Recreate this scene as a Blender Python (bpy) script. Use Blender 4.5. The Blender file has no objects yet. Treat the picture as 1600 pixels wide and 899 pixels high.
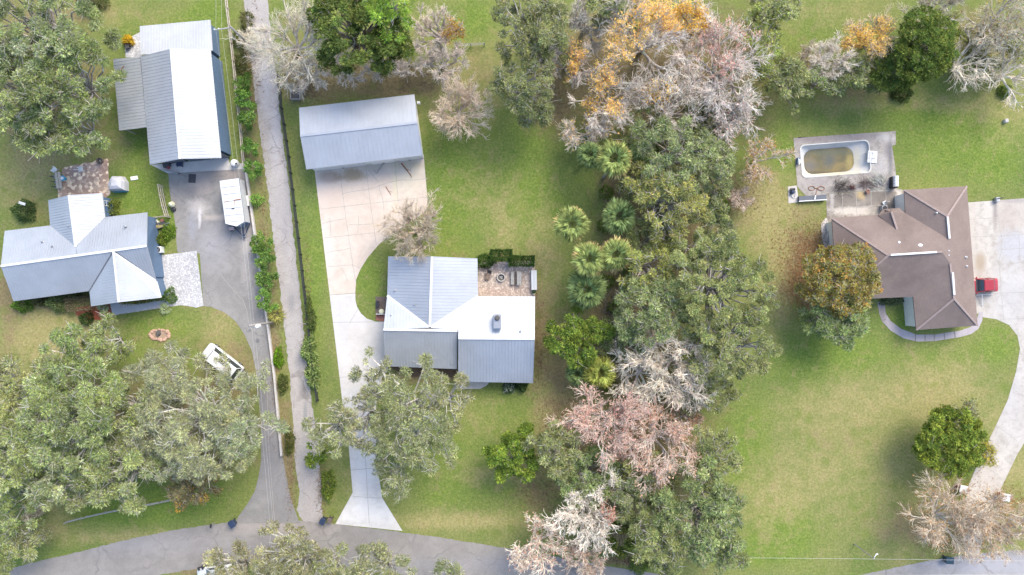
import bpy, bmesh, math, random
import numpy as np
from mathutils import Vector, Matrix, Quaternion

# ------------------------------------------------------------------ camera, sky, sun, exposure
SC = bpy.context.scene
COL = SC.collection
H = 90.7            # drone height (m)
S = 0.085           # metres of ground per photograph pixel
cam = bpy.data.cameras.new("camera"); cam_o = bpy.data.objects.new("camera", cam); COL.objects.link(cam_o)
cam.lens = 24.0; cam.sensor_width = 36.0; cam.clip_start = 0.5; cam.clip_end = 3000
cam_o.location = (0, 0, H); cam_o.rotation_euler = (0, 0, 0)
SC.camera = cam_o
SUN_EL, SUN_AZ = math.radians(46), math.radians(34)      # azimuth measured from +Y towards +X
w = bpy.data.worlds.new("World"); SC.world = w; w.use_nodes = True
nt = w.node_tree; nt.nodes.clear()
wo = nt.nodes.new("ShaderNodeOutputWorld"); bg = nt.nodes.new("ShaderNodeBackground"); sk = nt.nodes.new("ShaderNodeTexSky")
sk.sky_type = 'NISHITA'; sk.sun_disc = False; sk.sun_elevation = SUN_EL; sk.sun_rotation = SUN_AZ
sk.air_density = 1.0; sk.dust_density = 2.0; sk.ozone_density = 1.0
bg.inputs[1].default_value = 0.15
nt.links.new(sk.outputs[0], bg.inputs[0]); nt.links.new(bg.outputs[0], wo.inputs[0])
sd = Vector((math.sin(SUN_AZ) * math.cos(SUN_EL), math.cos(SUN_AZ) * math.cos(SUN_EL), math.sin(SUN_EL)))
sl = bpy.data.lights.new("sun", 'SUN'); sl.energy = 1.3; sl.angle = math.radians(34); sl.color = (1.0, 0.92, 0.77)
so = bpy.data.objects.new("sun", sl); COL.objects.link(so); so.rotation_euler = sd.to_track_quat('Z', 'Y').to_euler()
so.location = sd * 150
SC.view_settings.view_transform = 'Standard'; SC.view_settings.look = 'None'
SC.view_settings.gamma = 1.0; SC.view_settings.exposure = 1.5

rng = np.random.default_rng(7)
R = math.radians

def P(px, py, z=0.0):
    """photograph pixel seen at height z -> world point"""
    k = (H - z) / H
    return Vector(((px - 800) * S * k, (449.5 - py) * S * k, z))

# ------------------------------------------------------------------ object helpers
ORG = {}
def tag(o, label=None, cat=None, group=None, kind=None):
    if label: o['label'] = label
    if cat: o['category'] = cat
    if group: o['group'] = group
    if kind: o['kind'] = kind
    return o

def thing(name, label, cat, loc=(0, 0, 0), group=None):
    o = bpy.data.objects.new(name, None); COL.objects.link(o)
    o.empty_display_size = 0.3
    o.location = loc; ORG[o.name] = Vector(loc)
    return tag(o, label, cat, group)

def origin_of(parent):
    o = parent
    while o is not None:
        if o.name in ORG: return ORG[o.name]
        o = o.parent
    return Vector((0, 0, 0))

def link_mesh(name, me, parent):
    o = bpy.data.objects.new(name, me); COL.objects.link(o)
    if parent is not None: o.parent = parent
    return o

def copy_tree(o, parent=None):
    c = o.copy(); COL.objects.link(c)
    if parent is not None: c.parent = parent
    for ch in list(o.children): copy_tree(ch, c)
    return c

class MB:
    def __init__(s): s.v = []; s.f = []; s.m = []; s.cur = 0
    def add(s, vs, fs):
        b = len(s.v); s.v += [tuple(q) for q in vs]
        for f in fs: s.f.append([b + i for i in f]); s.m.append(s.cur)
    def mat(s, i): s.cur = i; return s
    def box(s, c, size, rz=0.0, M=None):
        hx, hy, hz = size[0] / 2, size[1] / 2, size[2] / 2
        pts = [Vector((x, y, z)) for z in (-hz, hz) for x, y in ((-hx, -hy), (hx, -hy), (hx, hy), (-hx, hy))]
        rot = M if M is not None else Matrix.Rotation(rz, 3, 'Z')
        c = Vector(c); pts = [c + rot @ q for q in pts]
        s.add(pts, [(0, 3, 2, 1), (4, 5, 6, 7), (0, 1, 5, 4), (1, 2, 6, 5), (2, 3, 7, 6), (3, 0, 4, 7)]); return s
    def bbox(s, c, size, rz=0.0, b=0.04):
        """box with chamfered upright and top edges"""
        hx, hy, hz = size[0] / 2, size[1] / 2, size[2] / 2
        def ring(x, y, z, k): return [(-x + k, -y, z), (x - k, -y, z), (x, -y + k, z), (x, y - k, z), (x - k, y, z), (-x + k, y, z), (-x, y - k, z), (-x, -y + k, z)]
        vs = ring(hx, hy, -hz, b) + ring(hx, hy, hz - b, b) + ring(hx - b, hy - b, hz, b * 0.5)
        rot = Matrix.Rotation(rz, 3, 'Z'); c = Vector(c); vs = [c + rot @ Vector(q) for q in vs]
        fs = [tuple(range(7, -1, -1)), tuple(range(16, 24))]
        for k in (0, 8):
            for i in range(8): j = (i + 1) % 8; fs.append((k + i, k + j, k + 8 + j, k + 8 + i))
        s.add(vs, fs); return s
    def bar(s, a, b, w, h):
        a = Vector(a); b = Vector(b); d = b - a; L = d.length
        if L < 1e-4: return s
        d.normalize(); up = Vector((0, 0, 1)) if abs(d.z) < 0.95 else Vector((0, 1, 0))
        x = d.cross(up).normalized(); y = x.cross(d).normalized()
        M = Matrix((x, d, y)).transposed()
        return s.box((a + b) / 2, (w, L, h), M=M)
    def tube(s, pts, r, n=8, cap=True):
        pts = [Vector(q) for q in pts]; rs = r if isinstance(r, (list, tuple)) else [r] * len(pts)
        vs = []; fs = []; prev = None
        for i, q in enumerate(pts):
            d = (pts[min(i + 1, len(pts) - 1)] - pts[max(i - 1, 0)]).normalized()
            if prev is None: x = d.cross(Vector((0, 0, 1)) if abs(d.z) < 0.9 else Vector((1, 0, 0))).normalized()
            else: x = (prev - d * prev.dot(d)).normalized()
            prev = x; y = d.cross(x)
            for k in range(n):
                a = 2 * math.pi * k / n; vs.append(q + (x * math.cos(a) + y * math.sin(a)) * rs[i])
        for i in range(len(pts) - 1):
            for k in range(n):
                j = (k + 1) % n; fs.append((i * n + k, i * n + j, (i + 1) * n + j, (i + 1) * n + k))
        if cap: fs.append(tuple(range(n - 1, -1, -1))); fs.append(tuple(range((len(pts) - 1) * n, len(pts) * n)))
        s.add(vs, fs); return s
    def lathe(s, c, prof, n=20, sx=1, sy=1):
        c = Vector(c); vs = []; fs = []
        for (r, z) in prof:
            for k in range(n):
                a = 2 * math.pi * k / n; vs.append(c + Vector((r * sx * math.cos(a), r * sy * math.sin(a), z)))
        for i in range(len(prof) - 1):
            for k in range(n):
                j = (k + 1) % n; fs.append((i * n + k, i * n + j, (i + 1) * n + j, (i + 1) * n + k))
        fs.append(tuple(range(n - 1, -1, -1))); fs.append(tuple(range((len(prof) - 1) * n, len(prof) * n)))
        s.add(vs, fs); return s
    def prism(s, pts, z0, z1):
        n = len(pts); vs = [(q[0], q[1], z0) for q in pts] + [(q[0], q[1], z1) for q in pts]
        fs = [tuple(range(n - 1, -1, -1)), tuple(range(n, 2 * n))] + [(i, (i + 1) % n, n + (i + 1) % n, n + i) for i in range(n)]
        s.add(vs, fs); return s
    def strip(s, pts, w, z):
        """flat ribbon along a polyline (world xy) at height z"""
        pts = [Vector((q[0], q[1])) for q in pts]; vs = []
        for i, q in enumerate(pts):
            d = (pts[min(i + 1, len(pts) - 1)] - pts[max(i - 1, 0)]).normalized(); nrm = Vector((-d.y, d.x)) * w / 2
            vs += [(q.x + nrm.x, q.y + nrm.y, z), (q.x - nrm.x, q.y - nrm.y, z)]
        s.add(vs, [(2 * i, 2 * i + 1, 2 * i + 3, 2 * i + 2) for i in range(len(pts) - 1)]); return s
    def build(s, name, mats, parent=None, smooth=False, org=None):
        o_ = org if org is not None else origin_of(parent)
        me = bpy.data.meshes.new(name)
        me.from_pydata([(q[0] - o_[0], q[1] - o_[1], q[2] - o_[2]) for q in s.v], [], s.f)
        mats = mats if isinstance(mats, (list, tuple)) else [mats]
        for m in mats: me.materials.append(m)
        me.polygons.foreach_set("material_index", s.m)
        if smooth: me.polygons.foreach_set("use_smooth", [True] * len(s.f))
        bm = bmesh.new(); bm.from_mesh(me); bmesh.ops.recalc_face_normals(bm, faces=bm.faces); bm.to_mesh(me); bm.free()
        me.update()
        o = link_mesh(name, me, parent)
        if parent is None and org is not None: o.location = org; ORG[o.name] = Vector(org)
        return o

def np_mesh(name, V, F, mat, parent, colr=None, org=None, smooth=False):
    o_ = np.array(org if org is not None else origin_of(parent))
    V = np.asarray(V, dtype=np.float32) - o_.astype(np.float32); F = np.asarray(F, dtype=np.int32)
    me = bpy.data.meshes.new(name); k = F.shape[1]
    me.vertices.add(len(V)); me.loops.add(F.size); me.polygons.add(len(F))
    me.vertices.foreach_set("co", V.ravel()); me.loops.foreach_set("vertex_index", F.ravel())
    me.polygons.foreach_set("loop_start", np.arange(0, F.size, k, dtype=np.int32))
    if smooth: me.polygons.foreach_set("use_smooth", np.ones(len(F), dtype=bool))
    if colr is not None:
        at = me.color_attributes.new("Col", 'FLOAT_COLOR', 'POINT')
        c4 = np.ones((len(V), 4), dtype=np.float32); c4[:, :3] = colr; at.data.foreach_set("color", c4.ravel())
    me.materials.append(mat); me.update(calc_edges=True)
    o = link_mesh(name, me, parent)
    if parent is None and org is not None: o.location = org; ORG[o.name] = Vector(org)
    return o

# ------------------------------------------------------------------ materials
def new_mat(name):
    m = bpy.data.materials.new(name); m.use_nodes = True; t = m.node_tree
    b = t.nodes["Principled BSDF"]; return m, t, b
def N(t, typ, **kw):
    n = t.nodes.new(typ)
    for k, v in kw.items(): setattr(n, k, v)
    return n
def noise(t, vec, scale, detail=4, rough=0.55, dist=0.0):
    n = N(t, "ShaderNodeTexNoise"); n.inputs["Scale"].default_value = scale; n.inputs["Detail"].default_value = detail
    n.inputs["Roughness"].default_value = rough; n.inputs["Distortion"].default_value = dist
    t.links.new(vec, n.inputs["Vector"]); return n.outputs["Fac"]
def maprange(t, val, a, b, c=0.0, d=1.0):
    n = N(t, "ShaderNodeMapRange"); n.clamp = True
    for i, x in zip((1, 2, 3, 4), (a, b, c, d)): n.inputs[i].default_value = x
    t.links.new(val, n.inputs[0]); return n.outputs[0]
def math_(t, op, a, b=None):
    n = N(t, "ShaderNodeMath", operation=op)
    for i, x in enumerate((a, b)):
        if x is None: continue
        if hasattr(x, "links"): t.links.new(x, n.inputs[i])
        else: n.inputs[i].default_value = x
    return n.outputs[0]
def mix(t, fac, a, b, mode='MIX'):
    n = N(t, "ShaderNodeMix", data_type='RGBA', blend_type=mode)
    for s_, x in ((n.inputs[0], fac), (n.inputs[6], a), (n.inputs[7], b)):
        if hasattr(x, "links"): t.links.new(x, s_)
        elif isinstance(x, (int, float)): s_.default_value = x
        else: s_.default_value = (*x[:3], 1)
    return n.outputs[2]
def coords(t): return N(t, "ShaderNodeNewGeometry").outputs["Position"]
def objco(t): return N(t, "ShaderNodeTexCoord").outputs["Object"]
def bump(t, b, h, strength=0.3, dist=0.05):
    n = N(t, "ShaderNodeBump"); n.inputs["Strength"].default_value = strength; n.inputs["Distance"].default_value = dist
    t.links.new(h, n.inputs["Height"]); t.links.new(n.outputs[0], b.inputs["Normal"])
def blob(t, pos, px, py, rx, ry, soft=0.5, nz=None, amp=0.5):
    """soft ellipse of wear at a place on the ground (photo px units)"""
    c = P(px, py); v = N(t, "ShaderNodeVectorMath", operation='SUBTRACT'); t.links.new(pos, v.inputs[0]); v.inputs[1].default_value = (c.x, c.y, 0)
    q = N(t, "ShaderNodeVectorMath", operation='MULTIPLY'); t.links.new(v.outputs[0], q.inputs[0]); q.inputs[1].default_value = (1 / (rx * S), 1 / (ry * S), 0)
    l = N(t, "ShaderNodeVectorMath", operation='LENGTH'); t.links.new(q.outputs[0], l.inputs[0]); d = l.outputs["Value"]
    if nz is not None: d = math_(t, 'ADD', d, math_(t, 'MULTIPLY', math_(t, 'SUBTRACT', nz, 0.5), amp * 2))
    return maprange(t, d, 1 + soft, 1 - soft)

def plain(name, c, rough=0.6, metal=0.0, var=0.12, scale=3.0, spec=0.4, bmp=0.0):
    m, t, b = new_mat(name); o = objco(t)
    f = noise(t, o, scale, 5, 0.6)
    dk = tuple(x * (1 - var) for x in c); lt = tuple(min(1, x * (1 + var)) for x in c)
    t.links.new(mix(t, maprange(t, f, 0.3, 0.7), dk, lt), b.inputs["Base Color"])
    b.inputs["Roughness"].default_value = rough; b.inputs["Metallic"].default_value = metal
    b.inputs["Specular IOR Level"].default_value = spec
    if bmp: bump(t, b, noise(t, o, scale * 6, 3), bmp, 0.02)
    return m

def leaf_mat(name, trans=0.3, var=0.2):
    m, t, b = new_mat(name); t.nodes.remove(b)
    out = t.nodes["Material Output"]; a = N(t, "ShaderNodeVertexColor", layer_name="Col")
    f = noise(t, objco(t), 1.3, 3, 0.6); c = mix(t, maprange(t, f, 0.3, 0.7, 1 - var, 1 + var), (0, 0, 0), a.outputs[0])
    vm = N(t, "ShaderNodeVectorMath", operation='SCALE'); t.links.new(a.outputs[0], vm.inputs[0]); t.links.new(maprange(t, f, 0.3, 0.7, 1 - var, 1 + var), vm.inputs[3])
    d = N(t, "ShaderNodeBsdfDiffuse"); tr = N(t, "ShaderNodeBsdfTranslucent"); ms = N(t, "ShaderNodeMixShader"); ms.inputs[0].default_value = trans
    t.links.new(vm.outputs[0], d.inputs[0]); t.links.new(vm.outputs[0], tr.inputs[0])
    t.links.new(d.outputs[0], ms.inputs[1]); t.links.new(tr.outputs[0], ms.inputs[2]); t.links.new(ms.outputs[0], out.inputs[0])
    return m
LEAF = leaf_mat("foliage", 0.46)
def bark_mat():
    m, t, b = new_mat("bark"); a = N(t, "ShaderNodeVertexColor", layer_name="Col")
    f = noise(t, objco(t), 2.5, 4, 0.65); vm = N(t, "ShaderNodeVectorMath", operation='SCALE')
    t.links.new(a.outputs[0], vm.inputs[0]); t.links.new(maprange(t, f, 0.3, 0.7, 0.7, 1.25), vm.inputs[3]); t.links.new(vm.outputs[0], b.inputs["Base Color"])
    b.inputs["Roughness"].default_value = 0.9; b.inputs["Specular IOR Level"].default_value = 0.1
    return m
BARK = bark_mat()

def roof_metal(name, c, rough=0.42, blue=0.0):
    m, t, b = new_mat(name); p = coords(t)
    f1 = noise(t, p, 0.35, 4, 0.6); f2 = noise(t, p, 4.0, 4, 0.7)
    c1 = mix(t, maprange(t, f1, 0.35, 0.65), tuple(x * 0.88 for x in c), c)
    f3 = noise(t, p, 0.9, 6, 0.72, 1.0)
    c2 = mix(t, maprange(t, f2, 0.45, 0.75, 0.0, 0.22), c1, (0.33, 0.31, 0.29)); c2 = mix(t, maprange(t, f3, 0.52, 0.75, 0.0, 0.22), c2, (0.34, 0.32, 0.30))
    t.links.new(c2, b.inputs["Base Color"]); b.inputs["Roughness"].default_value = rough; b.inputs["Metallic"].default_value = 0.35
    b.inputs["Specular IOR Level"].default_value = 0.4
    return m
def shingle_mat():
    m, t, b = new_mat("shingles"); p = coords(t)
    f1 = noise(t, p, 0.25, 5, 0.6); f2 = noise(t, p, 9.0, 3, 0.8); f3 = noise(t, p, 1.4, 4, 0.6)
    c1 = mix(t, maprange(t, f1, 0.35, 0.65), (0.190, 0.147, 0.128), (0.255, 0.200, 0.174))
    c2 = mix(t, maprange(t, f2, 0.3, 0.7, 0.0, 0.6), c1, (0.11, 0.085, 0.08))
    c3 = mix(t, maprange(t, f3, 0.5, 0.75, 0.0, 0.35), c2, (0.25, 0.19, 0.155))
    t.links.new(c3, b.inputs["Base Color"]); b.inputs["Roughness"].default_value = 0.95; b.inputs["Specular IOR Level"].default_value = 0.15
    bump(t, b, f2, 0.4, 0.03); return m

M = {}
M['roof'] = roof_metal("white_metal_roof", (0.395, 0.416, 0.45))
M['roof_grey'] = roof_metal("galvanised_roof", (0.40, 0.415, 0.43), 0.4)
M['roof_lit'] = roof_metal("lit_white_roof", (0.50, 0.50, 0.50))  # paler copy of the roof metal; porch roof's brightness put into its colour
M['shingle'] = shingle_mat()
M['wall_blue'] = plain("blue_grey_siding", (0.10, 0.155, 0.24), 0.6, var=0.1)
M['wall_white'] = plain("white_wall", (0.70, 0.69, 0.66), 0.7, var=0.06)
M['wall_tan'] = plain("tan_wall", (0.42, 0.36, 0.30), 0.8, var=0.08)
M['wall_dark'] = plain("dark_siding", (0.11, 0.12, 0.14), 0.7)
M['glass'] = plain("window_glass", (0.03, 0.04, 0.05), 0.08, var=0.1, spec=0.8)
M['white'] = plain("white_paint", (0.62, 0.62, 0.61), 0.4, var=0.04)
M['whitecap'] = plain("white_trim", (0.58, 0.58, 0.57), 0.5, var=0.05)
M['black'] = plain("black_metal", (0.025, 0.025, 0.03), 0.5)
M['rubber'] = plain("rubber", (0.02, 0.02, 0.02), 0.85)
M['wood'] = plain("weathered_wood", (0.40, 0.35, 0.28), 0.85, var=0.25, scale=5)
M['wood_grey'] = plain("grey_wood", (0.30, 0.29, 0.27), 0.85, var=0.25, scale=5)
M['deck'] = plain("brown_deck", (0.13, 0.10, 0.085), 0.8, var=0.2, scale=4)
M['conc'] = plain("cast_concrete", (0.46, 0.43, 0.40), 0.9, var=0.12, scale=2.5, bmp=0.2)
M['metal'] = plain("grey_metal", (0.35, 0.36, 0.38), 0.4, metal=0.6)
M['red'] = plain("red_paint", (0.30, 0.018, 0.028), 0.25, var=0.05, spec=0.6)
M['navy'] = plain("navy_plastic", (0.025, 0.04, 0.085), 0.45)
M['teal'] = plain("teal_plastic", (0.06, 0.30, 0.42), 0.5)
M['bluebin'] = plain("dark_green_bin", (0.02, 0.05, 0.075), 0.45)
M['brick'] = plain("red_brick", (0.28, 0.12, 0.09), 0.85, var=0.3, scale=8)
M['rust'] = plain("rust", (0.24, 0.10, 0.05), 0.85, var=0.3)
M['canvas'] = plain("grey_canvas", (0.46, 0.45, 0.47), 0.85, var=0.1)
M['mulch_mat'] = plain("brown_mat", (0.17, 0.13, 0.105), 0.95, var=0.25, scale=5, bmp=0.3)
M['lid'] = plain("dark_fabric", (0.06, 0.06, 0.065), 0.9)
M['pole'] = plain("grey_pole_wood", (0.27, 0.25, 0.23), 0.85, var=0.2)
M['wire'] = plain("aluminium_cable", (0.42, 0.42, 0.40), 0.5)
M['orange'] = plain("orange_plastic", (0.6, 0.30, 0.03), 0.5)
M['cream'] = plain("cream_canvas", (0.62, 0.60, 0.42), 0.7)
M['ash'] = plain("ash", (0.09, 0.085, 0.08), 0.95, var=0.4, scale=6)

def ground_sheet_mat(name, c, c2, stain_shade=(), fine=0.12, crackcol=None, tex=1.0, rough=0.9, speck=None, mott=0.45):
    """paving: two-tone mottling, fine grain, and stains with their own place and shape, a few of them painted shadow.  stains: (px,py,rx,ry,col,amt,soft)"""
    m, t, b = new_mat(name); p = coords(t)
    f1 = noise(t, p, 0.28 * tex, 6, 0.62, 0.4); f2 = noise(t, p, 5.5 * tex, 5, 0.75); f3 = noise(t, p, 1.1 * tex, 5, 0.65, 0.6)
    col = mix(t, maprange(t, f1, 0.36, 0.64), c, c2)
    col = mix(t, maprange(t, f3, 0.46, 0.76, 0.0, mott), col, tuple(x * (0.78 if mott < .6 else .55) for x in c))
    for (px, py, rx, ry, sc_, amt, soft) in stain_shade:
        k = blob(t, p, px, py, rx, ry, soft, f3, 0.9); col = mix(t, math_(t, 'MULTIPLY', k, amt), col, sc_)
    col = mix(t, maprange(t, f2, 0.3, 0.7, 0.0, 1.0), col, mix(t, 1.0, col, (1 - fine * 2,) * 3, 'MULTIPLY'))
    if speck is not None:
        v = N(t, "ShaderNodeTexVoronoi"); v.inputs["Scale"].default_value = speck[1]; t.links.new(p, v.inputs["Vector"])
        sp = N(t, "ShaderNodeSeparateColor"); t.links.new(v.outputs["Color"], sp.inputs[0])
        col = mix(t, maprange(t, sp.outputs[0], 0.0, 1.0, 0.0, speck[2]), col, speck[0])
        col = mix(t, maprange(t, sp.outputs[1], 0.6, 1.0, 0.0, speck[2]), col, tuple(min(1, x * 1.7) for x in c2))
    if crackcol is not None:
        ad_ = N(t, "ShaderNodeVectorMath", operation='MULTIPLY_ADD'); nz_ = N(t, "ShaderNodeTexNoise"); nz_.inputs["Scale"].default_value = 0.9; nz_.inputs["Detail"].default_value = 5; t.links.new(p, nz_.inputs["Vector"])
        t.links.new(nz_.outputs["Color"], ad_.inputs[0]); ad_.inputs[1].default_value = (1.6, 1.6, 0); t.links.new(p, ad_.inputs[2])
        vo = N(t, "ShaderNodeTexVoronoi", feature='DISTANCE_TO_EDGE'); vo.inputs["Scale"].default_value = crackcol[1]; t.links.new(ad_.outputs[0], vo.inputs["Vector"])
        k_ = math_(t, 'MULTIPLY', maprange(t, vo.outputs["Distance"], 0.0, 0.022, 1.0, 0.0), maprange(t, f1, 0.42, 0.6)); col = mix(t, math_(t, 'MULTIPLY', k_, crackcol[2]), col, crackcol[0])
    t.links.new(col, b.inputs["Base Color"]); b.inputs["Roughness"].default_value = rough; b.inputs["Specular IOR Level"].default_value = 0.2
    bump(t, b, f2, 0.25, 0.02); return m

# ------------------------------------------------------------------ vegetation builders (numpy)
def kites(c, d, L, W, col, r_, tilt=0.6):
    """leaf sprays: kite-shaped faces from point c along direction d"""
    n = len(c); d = d / np.linalg.norm(d, axis=1, keepdims=True)
    up = np.array([0, 0, 1.0]) + r_.normal(0, tilt, (n, 3)); s = np.cross(d, up); s /= (np.linalg.norm(s, axis=1, keepdims=True) + 1e-6)
    L = np.asarray(L).reshape(-1, 1) * np.ones((n, 1)); W = np.asarray(W).reshape(-1, 1) * np.ones((n, 1))
    V = np.stack([c, c + d * L * 0.45 + s * W / 2, c + d * L, c + d * L * 0.45 - s * W / 2], axis=1).reshape(-1, 3)
    F = np.arange(4 * n).reshape(n, 4)
    return V, F, np.repeat(col, 4, axis=0)

def prisms(p0, p1, r0, r1, col):
    n = len(p0); d = p1 - p0; d = d / (np.linalg.norm(d, axis=1, keepdims=True) + 1e-9)
    a = np.where(np.abs(d[:, 2:3]) < 0.9, np.array([[0, 0, 1.0]]), np.array([[1.0, 0, 0]]))
    x = np.cross(d, a); x /= np.linalg.norm(x, axis=1, keepdims=True); y = np.cross(d, x)
    V = []
    for (p, r) in ((p0, r0), (p1, r1)):
        for k in range(3):
            an = 2 * math.pi * k / 3; V.append(p + (x * math.cos(an) + y * math.sin(an)) * np.asarray(r).reshape(-1, 1))
    V = np.stack(V, axis=1).reshape(-1, 3); b = (np.arange(n) * 6).reshape(-1, 1)
    F = np.concatenate([b + np.array([[k, (k + 1) % 3, 3 + (k + 1) % 3, 3 + k]]) for k in range(3)], axis=0)
    return V, F, np.repeat(col, 6, axis=0)

def join(parts):
    V = []; F = []; C = []; b = 0
    for v, f, c in parts:
        V.append(v); F.append(f + b); C.append(c); b += len(v)
    return np.concatenate(V), np.concatenate(F), np.concatenate(C)

def tinted(base, n, r_, v=0.12, h=0.06):
    base = np.asarray(base, dtype=float); k = r_.normal(1, v, (n, 1)); e = r_.normal(0, h, (n, 3))
    return np.clip(base * np.clip(k, 0.5, 1.7) * (1 + e), 0.004, 0.95)

def spread_points(n, r_, fn):
    """n points far from each other inside the unit disc warped by fn(theta)"""
    pts = []
    for i in range(n):
        best = None; bd = -1
        for _ in range(8):
            a = r_.uniform(0, 2 * math.pi); q = math.sqrt(r_.uniform(0, 1)) * fn(a)
            p = np.array([math.cos(a) * q, math.sin(a) * q])
            dd = min([np.linalg.norm(p - o) for o in pts], default=9)
            if dd > bd: bd = dd; best = p
        pts.append(best)
    return np.array(pts)

# species: leaf colours (weight, rgb), clump radius, leaf length, width, density, moss share, limb colour, flattening
SP = {
 'oak':   dict(cols=[(.35, (.160, .175, .070)), (.25, (.105, .130, .058)), (.28, (.218, .238, .098)), (.12, (.25, .26, .16))], cl=1.25, L=.62, W=.17, den=150, moss=.17, limb=(.34, .32, .28)),
 'pale_oak': dict(cols=[(.40, (.205, .210, .125)), (.25, (.145, .155, .092)), (.35, (.270, .262, .145))], cl=1.15, L=.62, W=.13, den=140, moss=.34, limb=(.42, .40, .35)),
 'drive_oak': dict(cols=[(.40, (.175, .175, .085)), (.30, (.110, .120, .060)), (.30, (.245, .232, .120))], cl=0.95, L=.55, W=.13, den=130, moss=.22, limb=(.40, .38, .33)),
 'dark_oak': dict(cols=[(.45, (.102, .122, .056)), (.3, (.148, .158, .070)), (.25, (.198, .198, .088))], cl=1.1, L=.50, W=.17, den=165, moss=.10, limb=(.30, .28, .25)),
 'round_oak': dict(cols=[(.42, (.112, .132, .058)), (.35, (.160, .172, .074)), (.23, (.215, .212, .092))], cl=1.0, L=.42, W=.15, den=190, moss=.06, limb=(.30, .28, .25)),
 'bright': dict(cols=[(.45, (.095, .125, .026)), (.28, (.148, .168, .032)), (.27, (.055, .086, .020))], cl=1.0, L=.42, W=.19, den=200, moss=.0, limb=(.25, .22, .18)),
 'lime':  dict(cols=[(.5, (.135, .20, .035)), (.3, (.10, .165, .03)), (.2, (.185, .23, .05))], cl=.95, L=.55, W=.15, den=170, moss=.03, limb=(.30, .28, .24)),
 'cedar': dict(cols=[(.5, (.050, .075, .022)), (.3, (.085, .105, .028)), (.2, (.125, .135, .035))], cl=.75, L=.45, W=.14, den=230, moss=.0, limb=(.2, .17, .14)),
 'magnolia': dict(cols=[(.4, (.042, .062, .020)), (.35, (.075, .095, .026)), (.25, (.120, .128, .036))], cl=1.0, L=.40, W=.20, den=190, moss=.0, limb=(.2, .17, .14)),
 'autumn': dict(cols=[(.30, (.180, .140, .040)), (.4, (.130, .130, .045)), (.14, (.215, .125, .042)), (.16, (.19, .18, .10))], cl=1.0, L=.45, W=.17, den=170, moss=.08, limb=(.34, .30, .25)),
 'greygreen': dict(cols=[(.5, (.150, .168, .075)), (.27, (.095, .118, .050)), (.23, (.215, .222, .105))], cl=.95, L=.50, W=.15, den=170, moss=.08, limb=(.28, .26, .22)),
 'olive': dict(cols=[(.42, (.170, .178, .060)), (.33, (.115, .135, .050)), (.25, (.235, .225, .070))], cl=.9, L=.45, W=.14, den=150, moss=.06, limb=(.34, .31, .26)),
 'yellow': dict(cols=[(.5, (.42, .25, .045)), (.3, (.34, .20, .05)), (.2, (.30, .23, .09))], cl=.8, L=.42, W=.13, den=100, moss=.10, limb=(.42, .38, .33)),
 'brown': dict(cols=[(.4, (.135, .115, .060)), (.35, (.10, .10, .055)), (.1, (.36, .20, .035)), (.15, (.17, .15, .10))], cl=.85, L=.40, W=.13, den=170, moss=.05, limb=(.28, .24, .2)),
 'fruit': dict(cols=[(.5, (.060, .110, .028)), (.3, (.095, .150, .035)), (.2, (.14, .19, .05))], cl=.55, L=.36, W=.15, den=300, moss=.0, limb=(.2, .17, .14)),
}
FG = 2.05      # brightens every species' leaf colour, as crowns shade themselves too dark
for _s in SP.values(): _s['cols'] = [(a, tuple(min(.8, x * FG * k) for x, k in zip(c, (.98, 1.02, .93)))) for a, c in _s['cols']]
TREES = []
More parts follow.
